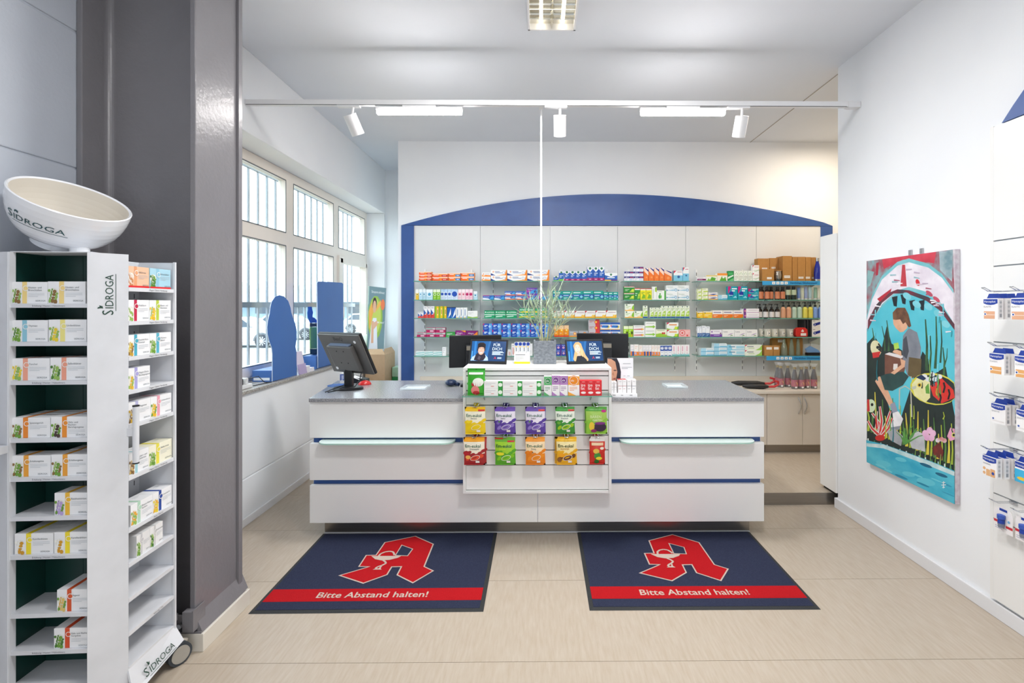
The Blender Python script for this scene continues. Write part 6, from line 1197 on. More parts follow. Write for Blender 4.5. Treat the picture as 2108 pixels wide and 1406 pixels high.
# the left mat shows the same design; shift the tracing by the distance between the mats on the floor
_c1 = floor_map([(1211, 1255), (1688, 1252.5), (1543, 1092), (1190, 1093)]); _c2 = floor_map([(513, 1262), (998, 1257), (1024, 1094.5), (661, 1097)])
def mat_copy():
    src = [o for o in bpy.data.objects if o.name == 'floor_mat'][0]
    a1 = math.atan2(_c1[1].y, _c1[1].x); a2 = math.atan2(_c2[1].y, _c2[1].x)
    r = src.copy(); COL.objects.link(r); r.location = (_c2[0].x, _c2[0].y, 0); r.rotation_euler = (0, 0, a2 - a1); r['label'] = 'navy floor mat with red emblem, left of the counter centre'
    def cp(ch, par):
        c = ch.copy(); COL.objects.link(c); c.parent = par
        for g in [o for o in bpy.data.objects if o.parent == ch]: cp(g, c)
    for ch in [o for o in bpy.data.objects if o.parent == src]: cp(ch, r)
mat_copy()

# ================================================================ RIGHT WALL: painting
XP = 2.292
pt2 = lambda x, y: atX(1740 + x * 280 / 703, 500 + y * 280 / 703, XP)
pg = thing('painting', 'large colourful painting of a seated person among fish on right wall', 'painting', (XP, 3.05, .48))
c4 = [pt2(107, 90), pt2(113, 1135), pt2(583, 1357), pt2(553, 40)]
yF, yN = (c4[0].y + c4[1].y) / 2, (c4[2].y + c4[3].y) / 2; zT, zB = (c4[0].z + c4[3].z) / 2, (c4[1].z + c4[2].z) / 2
MB().box(XP, XR - .002, yN, yF, zB, zT, mat('canvas_edge', 'd5d3d6', .8, noise=(30, 'b9a6b2', .2))).build('canvas', pg)
for yy in (3.02, 2.93): MB().box(XR - .008, XR - .002, yy - .012, yy + .012, zT - .01, zT + .035, m_metal).build('hanger', pg)
layer = [0]
def paintmat(a, b=None, sc=(20, 20, 20), ct=.18): return mat('paint_%s_%s' % (a, b or a), a, .45, noise=(sc, b or a, ct))
from mathutils.geometry import tessellate_polygon
def pp_(mb, pts, m, clip=True):
    layer[0] += 1; X = XP - .0004 - .000012 * layer[0]
    P = []
    for x, y in pts:
        p = pt2(x, y); P.append(Vector((X, min(max(p.y, yN + .001), yF - .001), min(max(p.z, zB + .001), zT - .001))))
    mb.add(P, [tuple(f) for f in tessellate_polygon([P])], m)
def blob(cx, cy, rx, ry, rot=0, n=18): return [(cx + rx * math.cos(t) * math.cos(rot) - ry * math.sin(t) * math.sin(rot), cy + rx * math.cos(t) * math.sin(rot) + ry * math.sin(t) * math.cos(rot)) for t in [2 * math.pi * i / n for i in range(n)]]
def stroke(pts, w0, w1=None):
    w1 = w0 if w1 is None else w1; L_, R_ = [], []
    for i, p in enumerate(pts):
        a, b = pts[max(i - 1, 0)], pts[min(i + 1, len(pts) - 1)]; dx, dy = b[0] - a[0], b[1] - a[1]; l = math.hypot(dx, dy) or 1; w = w0 + (w1 - w0) * i / (len(pts) - 1)
        L_.append((p[0] - dy / l * w, p[1] + dx / l * w)); R_.append((p[0] + dy / l * w, p[1] - dx / l * w))
    return L_ + R_[::-1]
mb = MB()
pp_(mb, [(100, 80), (113, 1140), (590, 1365), (556, 30)], paintmat('45b4c6', '6fc4d0', (1, 6, 14)))
# top: brushy reds and teals behind the arch
pp_(mb, [(100, 80), (112, 380), (150, 280), (200, 190), (290, 110), (420, 110), (520, 190), (565, 260), (556, 30)], paintmat('7fb0b4', '9a4a58', (1, 9, 7), .1))
pp_(mb, [(190, 75), (200, 135), (300, 85), (460, 105), (470, 46)], paintmat('b5263a', 'd8485a', (1, 9, 9)))
pp_(mb, [(485, 40), (490, 140), (552, 200), (553, 40)], paintmat('6f8f98', 'c9d2d8', (1, 8, 10)))
pp_(mb, [(115, 140), (150, 150), (130, 220), (113, 230)], paintmat('5f8f94', '8fb6b6', (1, 8, 10))); pp_(mb, [(160, 105), (175, 100), (170, 165), (158, 170)], paintmat('a8283c'))
# arch bands
def arc_band(r_out, r_in, off=0):
    o = [(108, 400 - off), (140, 290 - off), (190, 190 - off), (270, 118 - off), (330, 100 - off), (430, 128 - off), (500, 180 - off), (560, 262 - off)]
    i = [(560, 262 + r_in - off), (500, 180 + r_in * .9 - off), (430, 128 + r_in * .85 - off), (330, 100 + r_in * .85 - off), (270, 118 + r_in * .85 - off), (190, 190 + r_in * .85 - off), (140, 290 + r_in * .7 - off), (112, 400 + r_in * .3 - off)]
    return o + i
pp_(mb, arc_band(0, 190, 20), paintmat('64b4bd', '86c4ca', (1, 10, 10))); pp_(mb, arc_band(0, 150, 0), paintmat('d6cbd8', 'eee8ee', (1, 9, 9)))
pp_(mb, [(118, 400), (160, 320), (215, 262), (270, 240), (330, 245), (430, 280), (500, 330), (565, 420), (565, 450), (490, 350), (420, 300), (320, 262), (250, 262), (190, 310), (140, 400), (116, 460)], paintmat('2c3a44', '7a2438', (1, 10, 10), .12))
pp_(mb, [(295, 113), (310, 113), (318, 225), (285, 225)], paintmat('b5263a', 'c84a50', (1, 9, 9))); pp_(mb, blob(375, 205, 10, 18, -.3), paintmat('d02a34')); pp_(mb, [(165, 290), (240, 235), (236, 252), (180, 305)], paintmat('b5263a'))
for c in ((435, 262), (472, 292)): pp_(mb, blob(*c, 22, 10, .7), paintmat('c04a60'))
# inner scene
pp_(mb, [(118, 450), (150, 380), (220, 300), (300, 262), (400, 292), (490, 350), (565, 450), (582, 950), (580, 1190), (113, 1040)], paintmat('47b6c8', '5cc0d0', (1, 6, 6)))
for a in ((255, 280), (300, 268), (345, 300), (395, 300)): pp_(mb, [(a[0] - 14, a[1]), (a[0] + 16, a[1] - 6), (a[0] + 12, a[1] + 50), (a[0] - 4, a[1] + 46)], paintmat('16222a'))
for a in ((320, 275), (370, 318), (430, 330), (480, 365), (520, 420)): pp_(mb, blob(*a, 24, 16, .6), paintmat('6ec3d0', '8ad0da', (1, 8, 8)))
# dark reeds
DK = paintmat('1a2426', '20302c', (1, 12, 12))
pp_(mb, [(113, 520), (150, 480), (190, 540), (215, 430), (240, 520), (300, 560), (300, 700), (200, 760), (230, 860), (290, 900), (400, 560), (430, 600), (440, 690), (520, 640), (560, 860), (580, 900), (580, 1190), (113, 1020)], DK)
for x0, y0, x1, y1, w in ((415, 395, 420, 660, 8), (440, 480, 436, 660, 6), (470, 380, 465, 650, 7), (495, 400, 492, 620, 5), (505, 540, 510, 690, 6), (528, 545, 512, 640, 4), (215, 400, 225, 560, 5), (190, 430, 205, 560, 4), (140, 440, 142, 520, 4)): pp_(mb, stroke([(x0, y0), ((x0 + x1) / 2 + 6, (y0 + y1) / 2), (x1, y1)], w * .4, w), paintmat('1f3a2e', '3f6a3a', (1, 12, 12)))
# desk
pp_(mb, [(205, 575), (290, 580), (320, 610), (300, 690), (205, 680)], paintmat('6a4034', '7a5040', (1, 10, 10))); pp_(mb, [(205, 575), (228, 566), (310, 585), (288, 598)], paintmat('dcd6d6')); pp_(mb, [(250, 625), (272, 625), (270, 660), (248, 655)], paintmat('d8d2cc'))
# reeds low yellow-green
for i in range(26):
    x = 120 + i * 18; yb = 930 + (x - 113) * .40; pp_(mb, stroke([(x + (i * 7 % 11) - 5, yb - 70 - (i * 53) % 130), (x + 4, yb - 30), (x, yb + 40)], 2, 6 + i % 3), (paintmat('8aa63a', 'b5c23a', (1, 12, 12)), paintmat('3f6a36', '5f8a3e', (1, 12, 12)), paintmat('c9b43a', 'd8cc4a', (1, 12, 12)))[i % 3])
# person: legs, shorts, shirt, arm, head
SK = paintmat('cf9a7a', 'e0b090', (1, 14, 14)); WS = paintmat('d8d6d8', 'eceaea', (1, 14, 14)); GT = paintmat('70747e', '888c96', (1, 10, 10))
pp_(mb, [(155, 715), (175, 690), (225, 700), (215, 745), (245, 820), (250, 840), (230, 845), (200, 790)], SK)
pp_(mb, [(232, 835), (256, 822), (272, 870), (245, 880)], paintmat('8f94a4')); pp_(mb, [(245, 880), (275, 870), (300, 910), (285, 950), (240, 968), (226, 950), (250, 920)], WS); pp_(mb, [(228, 955), (288, 945), (280, 965), (235, 972)], paintmat('8a8e96'))
pp_(mb, [(182, 690), (210, 678), (300, 665), (330, 690), (300, 735), (245, 765), (205, 760)], paintmat('1f3a3c', '2c4e4c', (1, 10, 10)))
pp_(mb, [(300, 480), (330, 440), (372, 462), (392, 540), (390, 620), (345, 690), (325, 690), (300, 620), (295, 540)], GT)
pp_(mb, [(300, 500), (318, 480), (330, 560), (318, 600), (298, 580)], paintmat('3a3e46', '4a4e58', (1, 10, 10)))
pp_(mb, [(330, 590), (395, 600), (392, 680), (345, 700), (325, 680)], paintmat('5a4a2e', '6a5a3a', (1, 10, 10)))
pp_(mb, [(285, 598), (312, 610), (308, 640), (255, 680), (236, 672), (290, 630)], SK); pp_(mb, [(268, 552), (290, 560), (292, 585), (245, 565), (252, 555)], SK)
pp_(mb, [(248, 395), (262, 380), (320, 390), (322, 440), (300, 460), (285, 462), (262, 440), (250, 420)], SK)
pp_(mb, [(246, 360), (268, 335), (310, 335), (328, 370), (342, 430), (330, 438), (312, 410), (300, 420), (285, 395), (262, 398), (248, 395)], paintmat('5a3a2a', '7a5238', (1, 18, 18), .1))
pp_(mb, [(250, 520), (275, 515), (280, 545), (255, 552)], paintmat('8fc23a', 'b5d45a', (1, 14, 14)))
# chair legs
for ps in ([(280, 860), (282, 755), (310, 740), (340, 760), (345, 900)], [(340, 690), (350, 720), (372, 700)]): pp_(mb, stroke(ps, 3), paintmat('b9b8a8'))
# big fish
pp_(mb, blob(460, 755, 125, 82, .18), paintmat('d6d04a', 'c9c23a', (1, 10, 10))); pp_(mb, blob(466, 757, 116, 74, .18), paintmat('22262a', '2c3a34', (1, 14, 14)))
pp_(mb, [(345, 730), (380, 690), (440, 720), (440, 800), (415, 825), (360, 790)], paintmat('d4cf86', 'e6e0b0', (1, 10, 10))); pp_(mb, [(440, 740), (500, 700), (560, 760), (570, 800), (500, 830), (455, 790)], paintmat('c8201f', 'd8382c', (1, 14, 14)))
for a in ((480, 720), (510, 745), (535, 780), (490, 800)): pp_(mb, stroke([(a[0], a[1] - 24), (a[0] + 6, a[1]), (a[0] - 2, a[1] + 30)], 5), paintmat('14181a'))
for a in ((410, 690), (450, 680), (488, 692), (430, 705), (465, 705)): pp_(mb, blob(*a, 15, 12), paintmat('c9ccd0', 'e4e6e8', (1, 14, 14)))
pp_(mb, [(365, 695), (395, 680), (420, 700), (405, 712)], paintmat('1c2f54')); pp_(mb, [(415, 745), (432, 725), (438, 780), (418, 778)], paintmat('5f9a3a')); pp_(mb, blob(385, 735, 11, 11), paintmat('d8b83a')); pp_(mb, blob(385, 735, 6, 6), paintmat('14181a')); pp_(mb, [(342, 745), (368, 738), (368, 752), (350, 760)], paintmat('b9bcae'))
# small fish
pp_(mb, blob(160, 545, 28, 42, -.2), paintmat('d2cc9a', 'e6e0c0', (1, 10, 10))); pp_(mb, [(140, 568), (185, 560), (175, 590), (145, 596)], paintmat('c42a2a')); pp_(mb, blob(168, 540, 7, 8), paintmat('16181a'))
for k in range(3): pp_(mb, stroke([(172, 520 + k * 14), (188, 545 + k * 8)], 4), paintmat('1c2022'))
pp_(mb, blob(134, 842, 24, 34), paintmat('b9cfa8', 'd8e0c0', (1, 10, 10))); pp_(mb, [(114, 810), (125, 808), (128, 870), (114, 872)], paintmat('c42a2a')); pp_(mb, blob(140, 836, 7, 8), paintmat('16181a'))
pp_(mb, [(528, 1000), (545, 955), (580, 965), (580, 1020), (545, 1025)], paintmat('d98fb0', 'e6a8c4', (1, 10, 10))); pp_(mb, blob(562, 993, 11, 12), paintmat('d8d86a')); pp_(mb, blob(562, 993, 6, 7), paintmat('16181a'))
# coral and stones
for ps in ([(178, 1020), (175, 930), (140, 880)], [(178, 1000), (190, 920), (180, 845)], [(185, 1000), (215, 930), (235, 870)], [(172, 990), (140, 960), (118, 920)], [(190, 1000), (225, 960), (245, 905)], [(165, 960), (160, 900), (165, 870)]):
    pp_(mb, stroke(ps, 10, 6), paintmat('d8dcd8')); pp_(mb, stroke(ps, 6, 3), paintmat('cf3a38'))
pp_(mb, blob(182, 1008, 26, 16), paintmat('c42a24'))
pp_(mb, [(218, 970), (260, 962), (300, 1000), (290, 1050), (235, 1020)], paintmat('8f9298', 'b4b6ba', (1, 10, 10))); pp_(mb, [(330, 1010), (370, 970), (410, 990), (415, 1080), (345, 1060)], paintmat('a8aab0', 'c9cacc', (1, 10, 10)))
for i in range(10): pp_(mb, stroke([(310, 1040), (290 + i * 10, 1000 - (i % 3) * 20), (265 + i * 18, 930 + abs(i - 4) * 12)], 5, 1), paintmat('3f7a3a', '5fa04a', (1, 12, 12)))
for a in ((415, 985), (438, 970), (425, 1005), (455, 985), (448, 1008)): pp_(mb, blob(*a, 16, 18), paintmat('d49ac0', 'e6b8d4', (1, 12, 12)))
for a in ((480, 1020), (500, 1015), (515, 1022)): pp_(mb, blob(*a, 12, 12), paintmat('d8dce4', 'c84a3a', (1, 20, 20)))
pp_(mb, [(450, 1060), (490, 1030), (510, 1080), (500, 1125), (460, 1095)], paintmat('8a2a24', '3a2420', (1, 20, 20)))
for i in range(9): pp_(mb, stroke([(360 + i * 26, 1120 + i * 10), (366 + i * 26, 1070 + i * 10 - (i % 3) * 14)], 4, 1), paintmat('6a9a4a', '8ab45a', (1, 12, 12)))
# brushwork: drips, reeds and light strokes
rb = random.Random(11)
for i in range(34):
    x = rb.uniform(120, 575); yb = 700 + rb.uniform(0, 330); hh = rb.uniform(30, 110)
    if 175 < x < 400 and yb < 900: continue
    pp_(mb, stroke([(x, yb - hh), (x + rb.uniform(-6, 6), yb - hh * .4), (x + rb.uniform(-3, 3), yb)], 1.5, 3.5), paintmat(('2f5a34', '5f8a3e', 'a8b83a', '1d6f7a', '7fae5a', '0f1c1e')[i % 6]))
for i in range(22):
    t = rb.uniform(.05, .95); x = 115 + 445 * t; y = 100 + 300 * (2 * t - .95) ** 2 + rb.uniform(15, 105)
    pp_(mb, stroke([(x - 14, y + rb.uniform(-5, 5)), (x + 16, y + rb.uniform(-5, 5))], 4, 2), paintmat(('f2eef2', 'b9a8bc', 'd9c4d0', '8fb8c0', 'e6dfe6', 'a85a70')[i % 6]))
for i in range(16):
    x = rb.uniform(150, 560); y = rb.uniform(300, 640); pp_(mb, stroke([(x, y), (x + rb.uniform(-4, 4), y + rb.uniform(30, 90))], 3, 2), paintmat(('63c4d2', '2f9db2', '7ed0da', '389aa8')[i % 4])) if not (230 < x < 410 and y > 310) else None
for i in range(14):
    x = 120 + i * 33; y = 1030 + (x - 113) * .33; pp_(mb, stroke([(x, y - 22), (x + 2, y + 22)], 3, 5), paintmat(('d9e4e0', '3f7a5a', '9cc4b8')[i % 3]))
# water below
pp_(mb, [(100, 1015), (113, 1140), (590, 1365), (585, 1185), (450, 1130), (300, 1075), (200, 1040)], paintmat('2a9fbe', '55bccf', (1, 5, 12)))
pp_(mb, [(113, 1035), (200, 1042), (300, 1078), (450, 1133), (584, 1190), (584, 1212), (450, 1158), (300, 1100), (200, 1062), (113, 1052)], paintmat('9cc4c8', 'd8e4e4', (1, 12, 12)))
for a in ((200, 1140, 40), (330, 1195, 34), (420, 1235, 50), (290, 1120, 30)): pp_(mb, blob(a[0], a[1], a[2], a[2] * .35, .25), paintmat('5fbfd0'))
for i in range(18):
    x = rb.uniform(130, 560); y = 1075 + (x - 113) * .4 + rb.uniform(0, 110); pp_(mb, blob(x, y, rb.uniform(16, 40), rb.uniform(3, 6), .4), paintmat(('2f93b4', '6cc6d4', '1f7f9e', '49b0c6')[i % 4]))
for a in ((310, 1270), (420, 1150), (500, 1200), (480, 1320)): pp_(mb, blob(a[0], a[1], 34, 8, .35), paintmat('155f7e'))
for ps in ([(503, 1240), (520, 1238)], [(500, 1252), (524, 1250)], [(505, 1264), (518, 1263)], [(511, 1232), (511, 1268)]): pp_(mb, stroke(ps, 2), paintmat('dfe6e8'))
mb.build('painted_picture', pg)

# ================================================================ RIGHT WALL: slatwall with plasters
XS = XR - .022
y1s = 2.30 / .9375 - .01; y0s = 1.2
sw = thing('slatwall_panel', None, None, (XS, 1.8, .1), kind='structure'); sw.name = 'wall_slatpanel'
gz2 = [1.906 - .1275 * k for k in range(12)]
zz = [2.488] + gz2 + [.092]
for a, b in zip(zz[:-1], zz[1:]): MB().box(XS, XR - .002, y0s, y1s, b + .0035, a - .0035, m_white).build('slat', sw)
MB().box(XS + .006, XR - .001, y0s, y1s - .001, .095, 2.48, mat('aluminium_insert', '9ea2a6', .35, metal=.6, noise=(20, '94989c', .3))).build('groove_insert', sw)
MB().box(XS - .001, XR - .002, y1s, y1s + .018, .092, 2.488, m_white).build('edge_board', sw)
ab = []
for i in range(21):
    t = i / 20; yy = 2.40 - (2.40 - 1.25) * t; u = (yy - 1.82) / .58; ab.append((yy, 2.489 + .34 * (1 - abs(u) ** 2)))
MB().prism([Vector((XS, a, b)) for a, b in ab], (.019, 0, 0), m_blue).build('arch_board', sw)
def plaster(y0, w, xf, z1, h, kind, lab, n_behind, dep=.026):
    """face towards -X; hangs by a blue flap"""
    for k in range(n_behind + 1):
        x = xf + k * (dep + .012)
        if x + dep > XS - .001: break
        M = Matrix.Translation((x, y0 + w, z1 - h)) @ Matrix.Rotation(-math.pi / 2, 4, 'Z')   # local x -> -Y, y -> +X
        mb = MB(M).box(0, w, 0, dep, 0, h, PM('f0eeee'), top=PM('22409c'))
        if k == 0:
            ops = [('R', .02, .76, .98, .96, '22409c'), ('P', [(.02, .76), (.98, .76), (.75, .70), (.5, .68), (.25, .70)], '22409c'), ('T', 'Hansaplast', .08, .80, .1, .84, 'f4f4f8')]
            ops += [('T', {'e': 'ELASTIC', 'c': 'CLASSIC', 's': 'SENSITIVE', 'u': 'UNIVERSAL', 'd': '', 'k': ''}[kind], .05, .56, .08, .55, '8a8d94')]
            if kind == 'e': ops += [('R', .05, .02, .8, .38, 'dca785'), ('R', .05, .2, .8, .22, 'f0e6df'), ('C', .14, .24, .1, 'f2f0f0'), ('C', .14, .24, .06, '2a4a9a')]
            if kind == 'c': ops += [('R', .08, .02, .82, .36, 'e0a768'), ('R', .08, .17, .82, .2, 'f0e6df'), ('C', .14, .22, .1, 'f2f0f0'), ('C', .14, .22, .06, '2a4a9a')]
            if kind == 's': ops += [('R', .1, .1, .9, .16, 'e3dedc'), ('C', .16, .22, .1, 'dfe3ee'), ('C', .16, .22, .06, '2a4a9a')]
            if kind == 'u': ops += [('C', .14, .34, .1, 'dfae7c'), ('C', .14, .12, .1, 'dfae7c'), ('R', .28, .02, .55, .34, 'dfae7c'), ('R', .58, .02, .9, .4, 'dba877'), ('C', .76, .2, .1, '2a4a9a')]
            if kind == 'k': ops = [('R', 0, 0, 1, .62, '3fb0dc'), ('R', .02, .70, .98, .96, '22409c'), ('T', 'Hansaplast', .08, .78, .1, .84, 'f4f4f8'), ('E', .45, .2, .3, .08, 'e8c23a')]
            mb.art((0, 0, 0), XA, ZA, w, h, ops)
        mb.prism([(.06 * w, dep * .5, h), (.94 * w, dep * .5, h), (.82 * w, dep * .5 + .002, h + .022), (.18 * w, dep * .5 + .002, h + .022)], (0, .001, 0), PM('22409c'))
        mb.art((w, 0, 0), YA, ZA, dep, h, [('R', .25, .08, .75, .92, 'd5d3d4'), ('C', .5, .8, .22, 'a9abb0'), ('C', .5, .6, .22, 'b5b7bb'), ('C', .5, .4, .22, 'b5b7bb'), ('R', .3, .1, .7, .26, '9a9ca2')])
        mb.build('plaster_box', label=lab if k == 0 else lab.replace('front ', ORD[k + 1] + ' '), cat='plaster box', group='plaster boxes on the right wall')
def wall_hook(y, z, x_tip, lab=None):
    hk = MB()
    hk.box(XS - .003, XS + .008, y - .02, y + .02, z - .012, z + .003, m_chrome)
    for s in (-.008, .008): hk.tube([(XS, y + s, z), (x_tip + .03, y + s, z), (x_tip, y + s, z + .016)], .0022, m_chrome, 6)
    hk.tube([(x_tip, y - .008, z + .016), (x_tip, y + .008, z + .016)], .0022, m_chrome, 6); hk.build('peg_hook', sw)
PL = [(1.652, 'e', 'elastic', (2031, 2062), (2088, 2125), 2), (1.397, 'c', 'classic', (2042.5, 2076), (2096, 2132), 1), (1.142, 's', 'sensitive', (2048, 2077), (2100, 2134), 1), (.887, 'u', 'assorted', (2029.5, 2059), (2097, 2130), 2)]
rown = ['top', 'second', 'third', 'fourth']
for r, (zg, kd, nm, (a, b), (a2, b2), nb) in enumerate(PL):
    w = .074; h = .098
    for j, (p0, p1) in enumerate(((a, b), (a2, b2))):
        r0 = (p0 - 1112.3) / 1000; r1 = (p1 - 1112.3) / 1000; xf = w / (1 / r0 - 1 / r1); xf = min(max(xf, 2.12), 2.262 - .038 * (nb if j == 0 else 0))
        yc = xf / ((r0 + r1) / 2); kk = kd if not (r == 3 and j == 1) else 'k'
        desc = {'e': 'beige plaster picture', 'c': 'tan plaster picture', 's': 'plain white face', 'u': 'round and square plasters', 'k': 'light blue children design'}[kk]
        plaster(yc - w / 2, w, xf, zg - .038, h, kk, 'front %s plaster box with %s, %s hook row' % ('far' if j == 0 else 'near', desc, rown[r]), nb if j == 0 else 1)
        wall_hook(yc, zg - .004, xf - .035)
for j, (p0, p1) in enumerate(((2044, 2092), (2088, 2140))):
    w = .095; r0 = (p0 - 1112.3) / 1000; r1 = (p1 - 1112.3) / 1000; xf = 2.235; yc = xf / ((r0 + r1) / 2); z1 = .629 - .03
    t = thing('blister_card', '%s white blister card with blue roll-on bottle, lowest hook row' % ('far', 'near')[j], 'blister pack', (xf, yc, z1 - .12), 'roll-on blister cards')
    pts = [(yc + w / 2, z1 - .12), (yc - w / 2, z1 - .12), (yc - w / 2, z1 - .03)] + [(yc - w / 2 * math.cos(q), z1 - .03 + .03 * math.sin(q)) for q in (.5, 1.0, 1.57, 2.1, 2.6)] + [(yc + w / 2, z1 - .03)]
    mb = MB().prism([Vector((xf + .012, a, b)) for a, b in pts], (.002, 0, 0), PM('eeeaea'))
    mb.art((xf + .012, yc + w / 2, z1 - .12), -YA, ZA, w, .12, [('R', 0, .32, .36, .42, 'c8303a'), ('R', .64, .22, 1, .32, 'c8303a'), ('R', .3, .84, .72, .94, '22409c'), ('L', .06, .16, .7, 2, .07, .02, '8f97b5'), ('C', .8, .5, .07, '7fb4d8')]); mb.build('card', t)
    cc = Vector((xf + .002, yc, z1 - .095)); mb = MB().lathe(cc, [(.0005, 0, PM('7a8090')), (.012, 0, PM('7a8090')), (.014, .02, PM('22409c')), (.013, .038, PM('22409c')), (.016, .042, PM('3a58b0')), (.016, .06, PM('3a58b0')), (.0005, .062, PM('3a58b0'))], 14); mb.build('roll_on_bottle', t)
    wall_hook(yc, .629 - .004, xf - .05)
# ================================================================ WINDOW SILL AND FAR CORNER
m_bcard = mat('blue_card_back', '3f6db2', .5, noise=(4, '3a67ac', .3)); m_bcard2 = mat('blue_card_edge', 'c9d3e4', .6)
def cut(pts, X, th, lab, name='cardboard_standee', m=m_bcard, k=None):
    c1 = lambda x, y: atX(500 + x * 200 / 1082, 540 + y * 200 / 1082, X)
    P = [c1(*p) for p in pts]; z0 = min(p.z for p in P); dz = .9708 - z0
    P = [p + Vector((0, 0, dz if p.z < .99 else 0)) for p in P]
    return MB().prism(P, (-th, 0, 0), m, m_bcard2).build(name, label=lab, cat='standee', group='blue standees on the sill')
cut([(330, 1310), (600, 1240), (598, 1000), (585, 940), (598, 850), (600, 770), (585, 690), (555, 610), (540, 560), (530, 500), (505, 430), (460, 382), (405, 367), (360, 382), (322, 440), (306, 510), (300, 570), (280, 650), (272, 720), (276, 800), (296, 880), (322, 950), (330, 1010)], -2.135, .006, 'blue rounded silhouette standee standing on the window sill')
MB().prism([atX(655, 757.5, -2.135), atX(707, 742, -2.135), atX(706.5, 585, -2.135), atX(704, 582, -2.135), atX(655.5, 579, -2.135), atX(653, 582, -2.135)], (-.008, 0, 0), m_bcard, m_bcard2).build('cardboard_standee', label='tall blue rectangular standee standing on the window sill', cat='standee', group='blue standees on the sill')
def sillbox(px0, px1, py0, py1, Y, dep, lab, ops=(), m=m_bcard, name='display_box'):
    a, b = atY(px0, py1, Y), atY(px1, py1, Y); h = (py1 - py0) * Y / 1000; z = .9706
    x0, x1 = max(a.x, -2.352), min(b.x, -2.147)
    mb = MB().box(x0, x1, Y, Y + dep, z, z + h, m); mb.art((x0, Y, z), XA, ZA, x1 - x0, h, ops); return mb.build(name, label=lab, cat='box', group='blue boxes on the sill')
sillbox(519.5, 561, 759, 782, 3.9, .3, 'blue flat box on the window sill beside the rounded standee', [('R', .06, .12, .9, .36, 'dfe6ee')])
sillbox(623, 653, 722, 749, 4.66, .45, 'blue box on the window sill carrying the bottle standee')
# bottle standee
bx = -2.24; zb_ = .9706 + .027 * 4.66 + .0006; cb = atX(645, 720, bx)
def bp(px, py): p = atX(px, py, bx); return Vector((bx, p.y, p.z))
off = Vector((0, 0, zb_ - bp(645, 720).z))
bs = thing('bottle_standee', 'bottle shaped standee with green label on the blue box', 'standee', (bx, bp(645, 720).y, zb_))
for nm, pts, col in (('neck', [(639, 655), (652.5, 655), (652.5, 650), (648, 645), (643.5, 643), (643.5, 638), (644.5, 634), (641.5, 621.5), (634.5, 621.5), (634.8, 627), (633.5, 634), (634.2, 643)], '2f62ac'), ('shoulder_label', [(638.5, 663), (653, 663), (652.5, 655.3), (638.5, 655.3)], '2a2028'), ('label', [(639, 708), (654.5, 708), (653, 663.3), (638.5, 663.3)], '8dbb62'), ('foot', [(639.5, 720), (654.8, 720), (654.5, 708.3), (639, 708.3)], '1c3a34')):
    MB().prism([bp(*p) + off for p in pts], (-.006, 0, 0), PM(col)).build(nm, bs)
# brochure holder and flyers
c = atX(618, 766, -2.14); y = c.y
bh = thing('brochure_holder', 'clear holder with lilac brochures on the window sill', 'brochure holder', (-2.17, y, .97))
MB().prism([(-2.12, y - .06, .9708), (-2.12, y + .07, .9708), (-2.16, y + .07, 1.17), (-2.16, y - .06, 1.17)], (-.004, 0, 0), PM('d9cfe2')).build('brochure', bh)
MB().prism([(-2.112, y - .065, .9708), (-2.112, y + .075, .9708), (-2.128, y + .075, 1.06), (-2.128, y - .065, 1.06)], (-.002, 0, 0), veil_mat('lilac_acrylic', 'c9b8de', .45)).box(-2.20, -2.112, y - .065, y + .075, .9706, .9722, m_acr).build('holder', bh)
for k, (yy, h) in enumerate(((4.42, .06), (4.5, .035))):
    carton('leaflet_stack', -2.2, -2.115, yy, .06, .9708, .9708 + h, 'e9e6ee', [('L', .1, .7, .8, 2, .3, .1, 'b5a8cc')], '%s stack of white leaflets between the blue standees' % ('taller', 'lower')[k])
# adapter and cable at the near end of the sill
c = atX(507, 790, -2.16)
ad = thing('power_strip', 'white power strip with adapters and black cable at sill end', 'power strip', (-2.19, c.y, .97))
MB().box(-2.22, -2.15, c.y - .12, c.y + .06, .9708, 1.0, PM('e4e4e4')).build('strip', ad, bevel=.004)
for q in (-.06, 0): MB().box(-2.21, -2.165, c.y + q, c.y + q + .035, 1.0005, 1.045, m_black if q else PM('d8d8d8')).build('adapter', ad, bevel=.004)
MB().tube([(-2.18, c.y + .02, 1.03), (-2.16, c.y + .15, 1.04), (-2.14, c.y + .2, .985), (-2.16, c.y + .26, .975), (-2.13, c.y + .28, .974), (-2.15, c.y + .2, .974), (-2.17, c.y + .1, .974)], .003, m_black, 6).build('cable', ad)
# poster, cartons, green crate in the far corner
Yp = 6.05
q = [atY(760, 589, Yp), atY(795, 593, Yp), atY(790, 718, Yp - .05), atY(756, 719.5, Yp - .05)]
ps = thing('poster_standee', 'grey green advertising standee with person on a carton in the corner', 'standee', (q[2].x - .1, Yp, q[2].z))
mb = MB().prism([q[3], q[2], q[1], q[0]], (-.02, .03, 0), PM('6f8a92'), PM('3f6a4a'))
def pq(u, v): return q[3].lerp(q[2], u).lerp(q[0].lerp(q[1], u), v) + Vector((0, -.001 - pq.k * .0001, 0))
pq.k = 0
def pp2(pts, col): pq.k += 1; mb.poly([pq(*p) for p in pts], PM(col))
ell = lambda a, b, ra, rb: [(a + ra * math.cos(t * .45), b + rb * math.sin(t * .45)) for t in range(14)]
pp2(ell(.42, .5, .44, .36), '8fb24a'); pp2(ell(.4, .52, .36, .3), 'b9c65a'); pp2([(.08, .3), (.3, .6), (.2, .75), (.02, .6)], 'e0a24a'); pp2([(.45, .6), (.75, .72), (.7, .8), (.5, .7)], 'e3a850')
